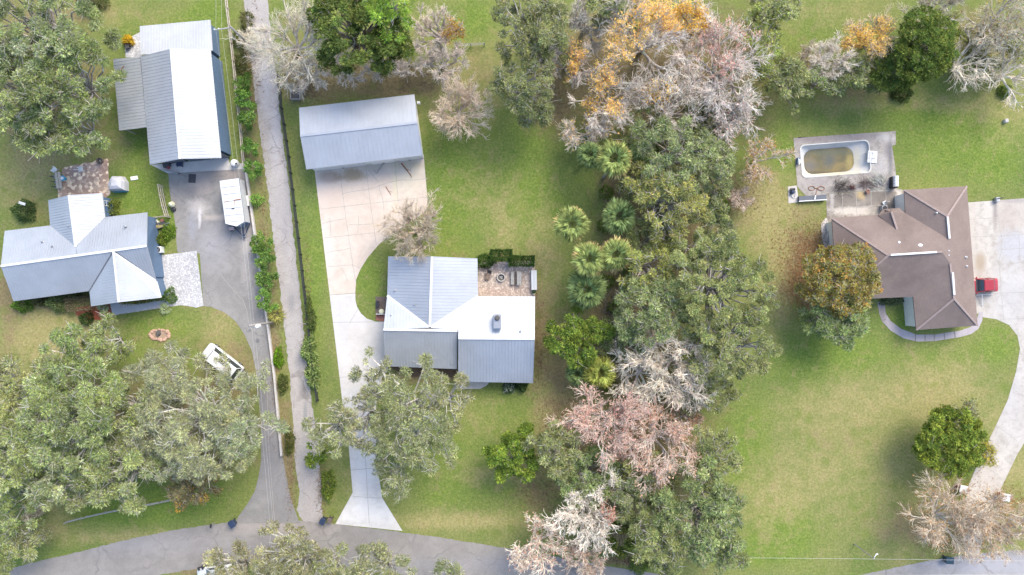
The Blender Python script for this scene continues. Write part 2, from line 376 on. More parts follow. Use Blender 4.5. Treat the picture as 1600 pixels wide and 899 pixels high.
def leafy(name, label, cat, px, py, r, h, sp, group=None, seed=None, ragged_=1.0, sx=1.0, sy=1.0, cover=1.0, rot=0.0, zfrac=0.72):
    sd_ = seed if seed is not None else int(px * 7 + py * 13) % 99991; r_ = np.random.default_rng(sd_); q = SP[sp]
    h = h * (.88 if h > 6 else 1); zc = h * zfrac; r = r * (1.12 if ragged_ == 1.0 else 1.04); c = P(px, py, zc); g0 = P(px, py, 0); base = Vector((c.x * .35 + g0.x * .65, c.y * .35 + g0.y * .65, 0)); RR = r * S * (H - zc) / H
    root = thing(name, label, cat, base, group)
    ph = r_.uniform(0, 6.28, 4); am = r_.uniform(0.05, 0.16, 4)
    fn = lambda a: 1 + sum(am[k] * math.sin((k + 2) * a + ph[k]) for k in range(4)) * ragged_
    cl = min(q['cl'], RR * 0.42) * (1 if ragged_ == 1.0 else .72) * (1 if cover > .65 else .72); n1 = max(6, int((1.45 if ragged_ < 1 else 1.22) * cover * (RR / cl) ** 2)); n2 = int(n1 * 0.45)
    u1 = spread_points(n1, r_, fn) * (1 - 0.55 * cl / RR); u2 = spread_points(n2, r_, fn) * (1 - 0.7 * cl / RR)
    vert = max(0.35 * RR, (h - zc) - cl * 0.4)
    pts = []
    for (u, low) in ((u1, 0), (u2, 1)):
        d = np.clip(np.linalg.norm(u, axis=1), 0, 1.15)
        z = zc + vert * np.sqrt(np.clip(1.25 - d ** 2, 0.02, 1.25)) * 0.9 - (0.55 * vert + cl * 0.5 if low else 0.0) - 0.25 * vert * d
        z += r_.normal(0, 0.35 * cl, len(u))
        ca, sa = math.cos(rot), math.sin(rot); X = u[:, 0] * sx * RR; Y = u[:, 1] * sy * RR
        pts.append(np.stack([c.x + X * ca - Y * sa, c.y + X * sa + Y * ca, z], axis=1))
    C = np.concatenate(pts); C[:, 2] = np.maximum(C[:, 2], 0.3 + cl * 0.5)
    rad = cl * r_.uniform(0.58, 1.32, len(C)); parts = []
    wts = np.array([k for k, _ in q['cols']]); wts = wts / wts.sum(); cc = np.array([v for _, v in q['cols']])
    tree_t = 1 + r_.normal(0, 0.03, 3)
    nl = np.maximum(30, (q['den'] * (2.7 if 'oak' in sp else 1.75) * rad ** 2)).astype(int); idx = np.repeat(np.arange(len(C)), nl); n = len(idx)
    dr = r_.normal(0, 1, (n, 3)); dr[:, 2] = np.abs(dr[:, 2]) * 0.9 - 0.25; dr /= np.linalg.norm(dr, axis=1, keepdims=True)
    k = r_.uniform(0.35, 1.0, n) ** 0.6
    pos = C[idx] + dr * np.array([1, 1, 0.62]) * (rad[idx] * k)[:, None]
    ld = dr * 1.0 + r_.normal(0, 0.55, (n, 3)); ld[:, 2] = ld[:, 2] * 0.34 - 0.02
    # sub-sprigs: pull leaves together so tufts form
    tuft = r_.integers(0, 7, n); off = r_.normal(0, 1, (len(C), 7, 3)); off /= np.linalg.norm(off, axis=2, keepdims=True); off[:, :, 2] = np.abs(off[:, :, 2])
    pull = off[idx, tuft] * rad[idx][:, None] * np.array([.75, .75, .55]) + C[idx]
    pos = pos * 0.45 + pull * 0.55
    tuft_k = r_.choice(len(cc), (len(C), 7), p=wts); leaf_k = r_.choice(len(cc), n, p=wts); use = r_.random(n) < 0.7
    tuft_v = r_.normal(1, .22, (len(C), 7))
    col = np.where(use[:, None], cc[tuft_k[idx, tuft]], cc[leaf_k]) * np.clip(tuft_v[idx, tuft], .55, 1.5)[:, None]
    col = col * r_.normal(1, 0.10, (len(C), 1))[idx] * np.clip(r_.normal(1, 0.20, (n, 1)), 0.5, 1.6) * (1 + r_.normal(0, 0.05, (n, 3))) * tree_t
    ms = r_.random(n) < q['moss']; col[ms] = tinted((.33, .32, .27), ms.sum(), r_, 0.2)
    fine = .76 if 'oak' in sp else 1.0
    L = q['L'] * .82 * fine * r_.uniform(0.6, 1.3, n); W = q['W'] * .72 * fine * r_.uniform(0.6, 1.35, n); W[ms] *= 0.55; L[ms] *= 1.15
    V, F, CC = kites(pos, ld, L, W, np.clip(col, .004, .9), r_, .42)
    np_mesh('crown', V, F, LEAF, root, CC)
    # trunk and limbs
    zt = max(0.5, zc - 0.55 * RR - 0.4) if h > 4 else 0.3
    tr = max(0.05, 0.035 * h)
    bx, by = base.x, base.y; mx, my = bx * .45 + c.x * .55, by * .45 + c.y * .55
    segs = [(np.array([[bx, by, -0.1]]), np.array([[mx, my, zt * .5]]), [tr * 1.35], [tr]), (np.array([[mx, my, zt * .5]]), np.array([[c.x, c.y + .1, zt]]), [tr], [tr * .85])]
    top = np.array([c.x, c.y + .1, zt]); nn = min(len(C), 46); sel = r_.choice(len(C), nn, replace=False)
    a = np.repeat(top[None], nn, 0); e = C[sel] + np.array([0, 0, 0.25]) * rad[sel][:, None]
    m1 = a + (e - a) * 0.38 + r_.normal(0, 0.09 * RR, (nn, 3)) * np.array([1, 1, .4]); m2 = a + (e - a) * 0.72 + r_.normal(0, 0.08 * RR, (nn, 3)) * np.array([1, 1, .4])
    t0 = tr * r_.uniform(.35, .6, nn)
    segs += [(a, m1, t0, t0 * .75), (m1, m2, t0 * .75, t0 * .5), (m2, e, t0 * .5, t0 * .2)]
    ntw = 2 if sp in ('cedar', 'magnolia', 'bright', 'fruit', 'lime') else 9
    for _ in range(ntw):      # bare twigs and moss-hung tips standing out of the clumps
        b0 = m2 + (e - m2) * r_.uniform(0.35, 1.1, (nn, 1)); dd = r_.normal(0, 1, (nn, 3)); dd[:, 2] = np.abs(dd[:, 2]) * .9 + .15; dd /= np.linalg.norm(dd, axis=1, keepdims=True); ln = (rad[sel] * r_.uniform(.7, 1.2, nn))[:, None]
        k1 = b0 + dd * ln * .55; d2 = dd + r_.normal(0, .6, dd.shape); d2[:, 2] *= .4; k2 = k1 + d2 * ln * .45; segs.append((b0, k1, np.full(nn, .035), np.full(nn, .028))); segs.append((k1, k2, np.full(nn, .028), np.full(nn, .016)))
    pp = [prisms(s0, s1, np.asarray(ra), np.asarray(rb), tinted(np.array(q['limb']) * 1.25, len(s0), r_, .16, .03)) for s0, s1, ra, rb in segs]
    V, F, CC = join(pp); np_mesh('trunk', V, F, BARK, root, CC)
    TREES.append(root); return root

def bare(name, label, cat, px, py, r, h, twig=(.52, .48, .45), group=None, seed=None, leaf=None, leaf_n=0, sector=None, limbs=7, dens=1.0, wood=(.40, .37, .34), sx=1.0, sy=1.0, thick=1.0, lean=(0, 0), moss=0.25, lsize=1.0, tw=1.0):
    """leafless tree: trunk, limbs, branches, branchlets, twigs; optional few leaves (leaf colour, count, sector)"""
    sd_ = seed if seed is not None else int(px * 11 + py * 17) % 99991; r_ = np.random.default_rng(sd_)
    h = h * .9; twig = tuple(min(.9, x * 1.34 * k) for x, k in zip(twig, (1.06, 1.0, .90))); wood = tuple(min(.9, x * 1.25 * k) for x, k in zip(wood, (1.04, 1.0, .92)))
    zc = h * 0.74; c = P(px, py, zc); g0 = P(px, py, 0); lean = (lean[0] + (g0.x - c.x) * .6, lean[1] + (g0.y - c.y) * .6); bx = c.x + lean[0]; by = c.y + lean[1]
    RR = r * S * (H - zc) / H; root = thing(name, label, cat, (bx, by, 0), group)
    tr = 0.032 * h * thick; zt = 0.30 * h
    wood_p = []; twig_p = []
    top = np.array([c.x + lean[0] * .35, c.y + lean[1] * .35, zt])
    wood_p.append(prisms(np.array([[bx, by, -.1]]), top[None], np.array([tr * 1.3]), np.array([tr]), tinted(wood, 1, r_)))
    def grow(p, d, L, r0, nseg, wob, up, rend):
        P_ = [p]; D_ = []; L = L.reshape(-1, 1); seg = []
        for k in range(nseg):
            d = d + r_.normal(0, wob, d.shape) * np.array([1, 1, .6]) + np.array([0, 0, up]); d = d / np.linalg.norm(d, axis=1, keepdims=True)
            p1 = P_[-1] + d * L / nseg; ra = r0 * (1 - (1 - rend) * k / nseg); rb = r0 * (1 - (1 - rend) * (k + 1) / nseg)
            seg.append((P_[-1], p1, ra, rb)); P_.append(p1); D_.append(d)
        return np.stack(P_, 1), np.stack(D_, 1), seg
    def kids(Pn, Dn, L, r0, m, lo, ratio, spread, rk, up):
        n, ns = Dn.shape[:2]; m = max(1, int(round(m)))
        t = np.sort(r_.uniform(lo, 1.0, (n, m)), 1); t[:, -1] = 1.0
        s = np.clip((t * ns).astype(int), 0, ns - 1); f = t * ns - s; ii = np.arange(n)[:, None]
        p = Pn[ii, s] * (1 - f[..., None]) + Pn[ii, s + 1] * f[..., None]; d = Dn[ii, s]
        g = r_.normal(0, 1, d.shape); g = g - d * (g * d).sum(-1, keepdims=True); g /= np.linalg.norm(g, axis=-1, keepdims=True)
        sp_ = spread * r_.uniform(.6, 1.3, (n, m, 1)); nd = d + g * sp_ + np.array([0, 0, up]); nd /= np.linalg.norm(nd, axis=-1, keepdims=True)
        Lk = L[:, None] * ratio * r_.uniform(.6, 1.25, (n, m)) * (1.15 - .35 * t); rk_ = r0[:, None] * rk * np.ones((n, m))
        return p.reshape(-1, 3), nd.reshape(-1, 3), Lk.ravel(), rk_.ravel()
    nl = limbs; az = np.arange(nl) * 2 * math.pi / nl + r_.uniform(-.3, .3, nl) + r_.uniform(0, 6)
    el = r_.uniform(.50, .95, nl); rr = np.stack([np.cos(az) * np.cos(el) * sx, np.sin(az) * np.cos(el) * sy, np.sin(el)], 1)
    L0 = RR * r_.uniform(.70, .95, nl); p = np.repeat(top[None], nl, 0)
    Pn, Dn, sg = grow(p, rr, L0, np.full(nl, tr * .62), 4, .16, .02, .45)
    wood_p += [prisms(a, b, x, y, tinted(wood, len(a), r_, .1, .03)) for a, b, x, y in sg]
    p, d, L, ra = kids(Pn, Dn, L0, np.full(nl, tr * .34), 6, .25, .55, .75, .8, .10)
    Pn, Dn, sg = grow(p, d, L, ra, 3, .20, .03, .45); wood_p += [prisms(a, b, x, y, tinted(np.array(wood) * 1.05, len(a), r_, .1, .03)) for a, b, x, y in sg]
    p, d, L, ra = kids(Pn, Dn, L, ra, 5, .2, .60, .65, .42, .06)
    ra = np.clip(ra, .034, .08)
    Pn, Dn, sg = grow(p, d, L, ra, 3, .17, .02, .5); twig_p += [prisms(a, b, x, y, tinted(np.array(wood) * .4 + np.array(twig) * .6, len(a), r_, .14, .03)) for a, b, x, y in sg]
    p, d, L, ra = kids(Pn, Dn, L, ra, 5.6 * dens, .15, .72, .62, .5, .04)
    L = np.clip(L, .35, 2.0); ra = np.full(len(L), .021 * tw) * r_.uniform(.8, 1.35, len(L))
    Pn, Dn, sg = grow(p, d, L, ra, 2, .15, .0, .6)
    tc = tinted(twig, len(p), r_, .16, .03); ms = r_.random(len(p)) < moss; tc[ms] = tinted((.40, .41, .35), ms.sum(), r_, .15, .04)
    twig_p += [prisms(a, b, x, y, tc) for a, b, x, y in sg]
    p2, d2, L2, ra2 = kids(Pn, Dn, L, ra, 2, .2, .62, .8, .8, .02)
    a, b = p2, p2 + d2 * np.clip(L2, .2, .9)[:, None]; ra2 = np.full(len(a), .0135 * tw)
    twig_p.append(prisms(a, b, ra2, ra2 * .7, tinted(np.array(twig) * 1.05, len(a), r_, .16, .03)))
    V, F, CC = join(wood_p); np_mesh('trunk', V, F, BARK, root, CC)
    V, F, CC = join(twig_p); np_mesh('branches', V, F, BARK, root, CC)
    if leaf is not None and leaf_n > 0:
        e = b; sel = np.arange(len(e))
        if sector is not None:      # list of (dx,dy,rad) in crown radii where leaves still hang
            rel = (e[:, :2] - np.array([c.x, c.y])) / RR; keep = np.zeros(len(e), bool)
            for (dx, dy, q) in sector: keep |= np.hypot(rel[:, 0] - dx, rel[:, 1] - dy) < q * r_.uniform(.55, 1.15, len(e))
            sel = np.where(keep)[0]
        if len(sel) > 10:
            sel = r_.choice(sel, min(leaf_n, len(sel) * 3)); n = len(sel)
            ls = np.array(leaf if isinstance(leaf[0], (tuple, list)) else [leaf]); lc = ls[r_.integers(0, len(ls), n)] * np.clip(r_.normal(1, .18, (n, 1)), .5, 1.6)
            V, F, CC = kites(e[sel] + r_.normal(0, .12, (n, 3)), r_.normal(0, 1, (n, 3)), lsize * .30 * r_.uniform(.6, 1.3, n), lsize * .15 * r_.uniform(.7, 1.3, n), lc, r_)
            np_mesh('leaves', V, F, LEAF, root, CC)
    TREES.append(root); return root

def palm(label, px, py, r, h, tone=0, group=None, lean=(0, 0), seed=None, old=.5):
    sd_ = seed if seed is not None else int(px * 3 + py * 5); r_ = np.random.default_rng(sd_)
    c = P(px, py, h); RR = 1.28 * r * S * (H - h) / H; bx, by = c.x + lean[0], c.y + lean[1]
    root = thing('palm_tree', label, 'palm', (bx, by, 0), group)
    mb = MB(); pts = [Vector((bx, by, -.1)) * (1 - t) + Vector((c.x, c.y, h - .3)) * t + Vector((lean[0] * -.25 * math.sin(t * 3.14), 0, 0)) for t in (0, .2, .4, .6, .8, 1)]
    mb.tube(pts, [.24, .19, .18, .18, .19, .24], 10)
    mb.build('trunk', M['pole'], root, True)
    tones = [((.24, .30, .10), (.33, .36, .12)), ((.17, .24, .09), (.24, .30, .12)), ((.30, .34, .08), (.40, .40, .10))][tone]
    parts = []; nf = 38
    for i in range(nf):
        az = i * 2.39996 + r_.uniform(-.15, .15); q = i / nf           # q 0 young (upright) .. 1 old (drooping)
        el = 1.15 - 1.15 * q + r_.normal(0, .08); fl = RR * (.50 + .10 * min(1, q * 2)) * r_.uniform(.9, 1.08)
        d = np.array([math.cos(az) * math.cos(el), math.sin(az) * math.cos(el), math.sin(el)]); base = np.array([c.x, c.y, h])
        bend = np.array([0, 0, -.25 - .15 * q]) * fl * .4; hub = base + d * fl * .85 + bend
        side = np.array([-math.sin(az), math.cos(az), 0])
        isold = q > (1 - old * .5) and r_.random() < .8
        cl0 = np.array((.48, .37, .17)) if isold else (np.array(tones[0]) * (1 - q) + np.array(tones[1]) * q) * r_.uniform(.85, 1.15)
        parts.append(prisms(base[None], hub[None], np.array([.035]), np.array([.02]), (cl0 * .9)[None]))
        m = 17; an = np.linspace(-1.25, 1.25, m) + r_.normal(0, .05, m); dd = d + bend / (fl * .85); dd[2] -= .2; dd /= np.linalg.norm(dd)
        nrm = np.cross(side, dd); ld = dd * np.cos(an)[:, None] + side * np.sin(an)[:, None] - np.array([0, 0, .22]) * (np.abs(an) / 1.75)[:, None]
        L = fl * .72 * (1 - .25 * np.abs(an) / 1.75) * r_.uniform(.85, 1.1, m); st = hub - dd * fl * .16
        lc = np.repeat(cl0[None], m, 0) * np.clip(r_.normal(1, .32, (m, 1)), .4, 1.9); lc[r_.random(m) < .2] *= 1.45
        n = m; ldn = ld / np.linalg.norm(ld, axis=1, keepdims=True); w_ = np.cross(ldn, nrm + r_.normal(0, .25, 3)); w_ /= np.linalg.norm(w_, axis=1, keepdims=True)
        W = .085 * RR / 2.8; s0 = np.repeat(st[None], m, 0); mid = s0 + ldn * L[:, None] * .55; tip = s0 + ldn * L[:, None] + np.array([0, 0, -.22]) * L[:, None]
        V = np.stack([s0, mid + w_ * W, tip, mid - w_ * W], 1).reshape(-1, 3); parts.append((V, np.arange(4 * m).reshape(m, 4), np.repeat(np.clip(lc, .01, .8), 4, 0)))
    parts[:] = [(v, f, cc) for v, f, cc in parts]
    V, F, CC = join(parts); np_mesh('fronds', V, F, LEAF, root, CC)
    TREES.append(root); return root

def shrub(name, label, cat, px, py, r, hgt, cols, group=None, sx=1, sy=1, rot=0, boxy=False, L=.26, W=.13, dens=650, seed=None):
    """low bush: dome (or clipped box) of leaves with short stems"""
    sd_ = seed if seed is not None else int(px * 19 + py * 23); r_ = np.random.default_rng(sd_)
    c = P(px, py, hgt * .6); RR = r * S; root = thing(name, label, cat, (c.x, c.y, 0), group)
    area = RR * RR * sx * sy; n = int(dens * area * (1.8 if boxy else 1) + 200); cc = np.clip(np.array(cols) * 1.35, 0, .8)
    if boxy:
        u = r_.uniform(-1, 1, (n, 3)); ax = r_.choice([0, 1, 2, 2], n); sg = np.where(r_.random(n) < .5, -1, 1); u[np.arange(n), ax] = np.where(ax == 2, 1, sg) * r_.uniform(.8, 1.0, n)
        X = u[:, 0] * RR * sx; Y = u[:, 1] * RR * sy; Z = hgt * (.52 + .46 * u[:, 2]); dr = u * np.array([.5, .5, 1])
    else:
        dr = r_.normal(0, 1, (n, 3)); dr[:, 2] = np.abs(dr[:, 2]); dr /= np.linalg.norm(dr, axis=1, keepdims=True); k = r_.uniform(.45, 1, n) ** .5
        lob = 1 + .22 * np.sin(np.arctan2(dr[:, 1], dr[:, 0]) * 3 + r_.uniform(0, 6)) * r_.uniform(.3, 1) + .12 * np.sin(np.arctan2(dr[:, 1], dr[:, 0]) * 5 + r_.uniform(0, 6))
        k = k * lob * (1 + .12 * np.sin(dr[:, 2] * 9)); X = dr[:, 0] * RR * sx * k; Y = dr[:, 1] * RR * sy * k; Z = .08 + dr[:, 2] * hgt * k * .95
    ca, sa = math.cos(rot), math.sin(rot); pos = np.stack([c.x + X * ca - Y * sa, c.y + X * sa + Y * ca, Z], 1)
    col = cc[r_.integers(0, len(cc), n)] * np.clip(r_.normal(1, .22, (n, 1)), .4, 1.7)
    d = dr + r_.normal(0, .5, (n, 3)); d[:, 2] *= .6
    V, F, CC = kites(pos, d, L * r_.uniform(.6, 1.3, n), W * r_.uniform(.6, 1.3, n), col, r_); np_mesh('leaves', V, F, LEAF, root, CC)
    m = 9; b0 = np.stack([c.x + r_.normal(0, .06, m), c.y + r_.normal(0, .06, m), np.full(m, -.05)], 1)
    e = pos[r_.choice(n, m)] * .8 + b0 * .2; V, F, CC = join([prisms(b0, e, np.full(m, .03), np.full(m, .012), tinted((.2, .16, .12), m, r_))])
    np_mesh('stem', V, F, BARK, root, CC); return root
# ------------------------------------------------------------------ the ground: one sheet, with places of dry, lush and bare cover
DRY = [(330, 330, 40, 40, .2), (60, 250, 60, 40, .6), (150, 22, 90, 30, .5), (150, 215, 60, 40, .5), (60, 520, 70, 70, .9), (40, 300, 60, 60, .5), (130, 520, 60, 40, .7), (270, 520, 40, 20, .3), (350, 510, 40, 50, .7),
       (200, 840, 160, 14, .6), (90, 800, 30, 50, .6), (700, 150, 60, 60, .5), (740, 300, 60, 70, .35), (760, 110, 40, 50, .6), (790, 355, 30, 60, .5), (850, 420, 30, 120, .7), (870, 640, 40, 100, .9), (640, 560, 80, 60, .3), (560, 745, 40, 70, .5),
       (700, 815, 140, 16, .9), (740, 660, 60, 60, .35), (770, 740, 70, 20, .5), (1290, 20, 80, 25, .4), (1300, 160, 120, 20, .5), (1480, 160, 120, 18, .5), (1200, 330, 50, 70, .7), (1260, 400, 60, 70, .8), (1180, 300, 60, 40, .4),
       (1300, 640, 110, 60, .40), (1400, 620, 110, 40, .36), (1380, 720, 110, 60, .36), (1250, 760, 90, 70, .5), (1480, 600, 70, 60, .6), (1560, 680, 30, 60, .6), (1180, 800, 60, 60, .35), (1400, 830, 60, 60, .6), (1570, 190, 60, 50, .4), (1220, 480, 30, 60, .6), (1590, 740, 30, 60, .7)]
LUSH = [(215, 300, 45, 50, 1.), (200, 60, 30, 40, .6), (330, 20, 30, 30, .9), (300, 30, 60, 20, .5), (240, 340, 40, 22, .9), (255, 370, 16, 25, .9), (250, 505, 70, 22, .8), (190, 560, 50, 40, .6), (295, 560, 26, 20, .8), (280, 770, 90, 40, 1.1), (180, 800, 120, 24, .9), (60, 640, 40, 60, .3), (215, 225, 20, 22, .9),
        (490, 420, 22, 150, .8), (720, 330, 90, 90, .75), (700, 240, 50, 90, .55), (830, 220, 60, 70, .7), (850, 330, 60, 60, .8), (740, 30, 40, 40, .9), (580, 440, 22, 50, .8), (710, 690, 70, 50, .7), (720, 770, 90, 40, .6), (800, 640, 60, 40, .5),
        (1260, 60, 70, 40, .5), (1480, 220, 120, 60, .8), (1420, 170, 90, 30, .6), (1560, 260, 60, 40, .6), (1240, 560, 60, 60, .7), (1330, 550, 70, 40, .8), (1470, 560, 60, 30, .6), (1560, 540, 30, 30, .9), (1160, 700, 50, 90, .8), (1230, 820, 60, 50, .8), (1170, 860, 70, 25, .9), (1230, 220, 20, 60, .5), (1410, 500, 20, 20, .9), (1220, 250, 20, 40, .5), (435, 585, 10, 60, .7), (560, 430, 14, 40, .4)]
DIRT = [(135, 15, 25, 20, .8), (60, 210, 80, 60, .5), (30, 60, 90, 90, .7), (100, 140, 80, 80, .6), (15, 455, 25, 60, .9), (60, 475, 70, 14, .6), (10, 600, 14, 80, .5), (190, 640, 160, 90, .45), (300, 660, 110, 90, .6), (375, 560, 34, 60, .5),
        (560, 120, 130, 32, 1.0), (620, 130, 60, 20, .9), (480, 140, 40, 20, .6), (390, 70, 18, 90, .7), (395, 210, 14, 120, .6), (410, 400, 12, 120, .7), (430, 560, 14, 150, .6), (450, 720, 12, 90, .9), (465, 60, 30, 80, .4),
        (865, 150, 36, 60, 1.1), (960, 90, 90, 70, 1.1), (1060, 120, 130, 110, .9), (965, 290, 26, 26, 1.), (840, 530, 16, 80, .5), (870, 560, 22, 90, .5), (890, 660, 40, 50, .45), (840, 770, 40, 40, .6), (1000, 480, 60, 120, 1.1), (955, 520, 40, 60, 1.1), (1010, 380, 60, 90, 1.0), (1060, 330, 90, 80, .7), (1000, 700, 110, 90, 1.), (1020, 830, 110, 50, .9), (1150, 310, 30, 30, .6),
        (720, 400, 12, 10, .4), (660, 590, 90, 14, .7), (835, 480, 12, 60, .5), (1270, 380, 40, 60, .5), (1260, 430, 36, 60, .8), (1290, 110, 120, 30, .5), (1540, 60, 90, 70, .6), (1500, 810, 110, 40, .8), (1480, 830, 90, 26, .6), (1270, 460, 22, 30, .5), (605, 880, 140, 16, .9), (300, 893, 50, 6, 1.1), (990, 876, 60, 6, 1.), (1350, 150, 70, 12, .5), (145, 495, 26, 12, .5), (1170, 60, 40, 60, .4), (1310, 690, 60, 20, .25)]
def ground():
    hx, hy = 76.0, 46.0
    xs = np.unique(np.concatenate([np.array([-900, -500, -300, -180, -120, -90.]), np.arange(-hx, hx + .1, .5), np.array([90, 120, 180, 300, 500, 900.])]))
    ys = np.unique(np.concatenate([np.array([-900, -500, -300, -160, -100, -70, -55.]), np.arange(-hy, hy + .1, .5), np.array([55, 70, 100, 160, 300, 500, 900.])]))
    X, Y = np.meshgrid(xs, ys); V = np.stack([X.ravel(), Y.ravel(), np.zeros(X.size)], 1)
    nx = len(xs); i = np.arange(nx - 1)[None] + np.arange(len(ys) - 1)[:, None] * nx; i = i.ravel()
    F = np.stack([i, i + 1, i + nx + 1, i + nx], 1)
    px = V[:, 0] / S + 800; py = 449.5 - V[:, 1] / S
    fx = px[F].mean(1); fy = py[F].mean(1)
    F = F[~((fx > 1246) & (fx < 1372) & (fy > 214) & (fy < 286) )]       # opening under the pool basin
    C = np.zeros((len(V), 3))
    for ch, lst in enumerate((DRY, LUSH, DIRT)):
        for (x, y, rx, ry, a) in lst: C[:, ch] += a * np.exp(-(((px - x) / rx) ** 2 + ((py - y) / ry) ** 2) * 1.1)
    C = np.clip(C, 0, 1)
    m, t, b = new_mat("grass"); p = coords(t); a = N(t, "ShaderNodeVertexColor", layer_name="Col"); sp = N(t, "ShaderNodeSeparateColor"); t.links.new(a.outputs[0], sp.inputs[0])
    n1 = noise(t, p, .10, 6, .62, .5); n2 = noise(t, p, .55, 6, .68, .6); n3 = noise(t, p, 3.2, 5, .75); n4 = noise(t, p, 1.5, 6, .8, 1.2); n5 = noise(t, p, 9.0, 3, .8)
    def w_(ch, nz, k=.9): return maprange(t, math_(t, 'ADD', math_(t, 'MULTIPLY', sp.outputs[ch], 1.0), math_(t, 'MULTIPLY', math_(t, 'SUBTRACT', nz, .5), k * 2)), .12, .78)
    base = mix(t, maprange(t, n2, .36, .64), GRASS[0], GRASS[1])
    base = mix(t, maprange(t, n1, .40, .60, 0, .8), base, GRASS[2])
    c = mix(t, math_(t, 'MULTIPLY', w_(1, n1, .8), .85), base, mix(t, maprange(t, n4, .4, .62), GRASS[3], GRASS[4]))
    c = mix(t, math_(t, 'MULTIPLY', w_(0, n2, .9), .85), c, mix(t, maprange(t, n4, .36, .62), GRASS[5], GRASS[6]))
    c = mix(t, math_(t, 'MULTIPLY', w_(2, n2, .9), .88), c, mix(t, maprange(t, n4, .38, .64), GRASS[7], GRASS[8]))
    c = mix(t, maprange(t, n4, .60, .78, 0, .45), c, GRASS[6])
    c = mix(t, maprange(t, n3, .28, .72), mix(t, 1., c, (.60, .64, .56), 'MULTIPLY'), mix(t, 1., c, (1.32, 1.28, 1.2), 'MULTIPLY'))
    c = mix(t, maprange(t, n5, .32, .68), mix(t, 1., c, (.76, .79, .73), 'MULTIPLY'), mix(t, 1., c, (1.2, 1.18, 1.14), 'MULTIPLY'))
    vo = N(t, "ShaderNodeTexVoronoi"); vo.inputs["Scale"].default_value = .55; t.links.new(p, vo.inputs["Vector"]); sc_ = N(t, "ShaderNodeSeparateColor"); t.links.new(vo.outputs["Color"], sc_.inputs[0])
    wd = math_(t, 'MULTIPLY', maprange(t, math_(t, 'ADD', vo.outputs["Distance"], math_(t, 'MULTIPLY', n4, .9)), .62, .95, 1, 0), maprange(t, sc_.outputs[0], .55, .75))
    c = mix(t, math_(t, 'MULTIPLY', wd, .38), c, mix(t, sc_.outputs[1], (.085, .135, .022), (.155, .205, .035)))
    sd_ = math_(t, 'MULTIPLY', maprange(t, math_(t, 'ADD', vo.outputs["Distance"], math_(t, 'MULTIPLY', n4, .9)), .62, .95, 1, 0), maprange(t, sc_.outputs[2], .8, .9))
    c = mix(t, math_(t, 'MULTIPLY', maprange(t, noise(t, p, .9, 7, .78, 2.0), .56, .72), .55), c, mix(t, n4, GRASS[5], GRASS[6]))
    t.links.new(c, b.inputs["Base Color"]); b.inputs["Roughness"].default_value = 1.0; b.inputs["Specular IOR Level"].default_value = 0.05
    bump(t, b, math_(t, 'ADD', n3, n5), .5, .06)
    o = np_mesh('ground', V, F, m, None, C); tag(o, kind='structure'); return o
#          mid              green            olive            lush             lush light       straw            tan              leaf litter      bare soil
GRASS = [(.160, .194, .064), (.112, .164, .048), (.208, .210, .088), (.108, .175, .036), (.182, .234, .055), (.270, .240, .105), (.330, .280, .155), (.245, .185, .115), (.180, .142, .092)]
ground()

def smooth_px(pts, it=1, closed=True):
    for _ in range(it):
        out = []
        n = len(pts)
        for i in range(n if closed else n - 1):
            a = pts[i]; b = pts[(i + 1) % n]; out += [(a[0] * .75 + b[0] * .25, a[1] * .75 + b[1] * .25), (a[0] * .25 + b[0] * .75, a[1] * .25 + b[1] * .75)]
        pts = out
    return pts
def ragged(pts, step=8, amp=1.2, seed=1):
    """break long edges (pixels) into short ones with a little wander, for crumbling asphalt and grass edges"""
    r_ = random.Random(seed); out = []; n = len(pts)
    for i in range(n):
        a = Vector(pts[i]); b = Vector(pts[(i + 1) % n]); L = (b - a).length; k = max(1, int(L / step)); nr = Vector((-(b - a).y, (b - a).x)) / max(L, .01)
        for j in range(k):
            q = a + (b - a) * j / k
            if j: q = q + nr * r_.uniform(-amp, amp)
            out.append((q.x, q.y))
    return out
def sheet(name, pts, z, mat, joints=(), jmat=None, jw=.07, kind='structure', thick=0.0, parent=None):
    """flat paved area from pixel outline on the ground; joints: polylines in pixels laid 4 mm above"""
    mb = MB(); q = [P(*p) for p in pts]
    if thick: mb.prism(q, z - thick, z)
    else: mb.add([(v.x, v.y, z) for v in q], [list(range(len(q)))])
    mb.mat(1)
    for k, jl in enumerate(joints):
        mb.strip([P(*p) for p in jl], jw, z + .004 + .0006 * (k % 7))
    o = mb.build(name, [mat] + ([jmat] if jmat else []), parent)
    if kind and parent is None: tag(o, kind=kind)
    return o
def wiggle(pts, n=5, amp=1.5, seed=0):
    r_ = random.Random(seed); out = []
    for i in range(len(pts) - 1):
        for j in range(n):
            f = j / n; out.append((pts[i][0] * (1 - f) + pts[i + 1][0] * f + (r_.uniform(-amp, amp) if j else 0), pts[i][1] * (1 - f) + pts[i + 1][1] * f + (r_.uniform(-amp, amp) if j else 0)))
    out.append(pts[-1]); return out

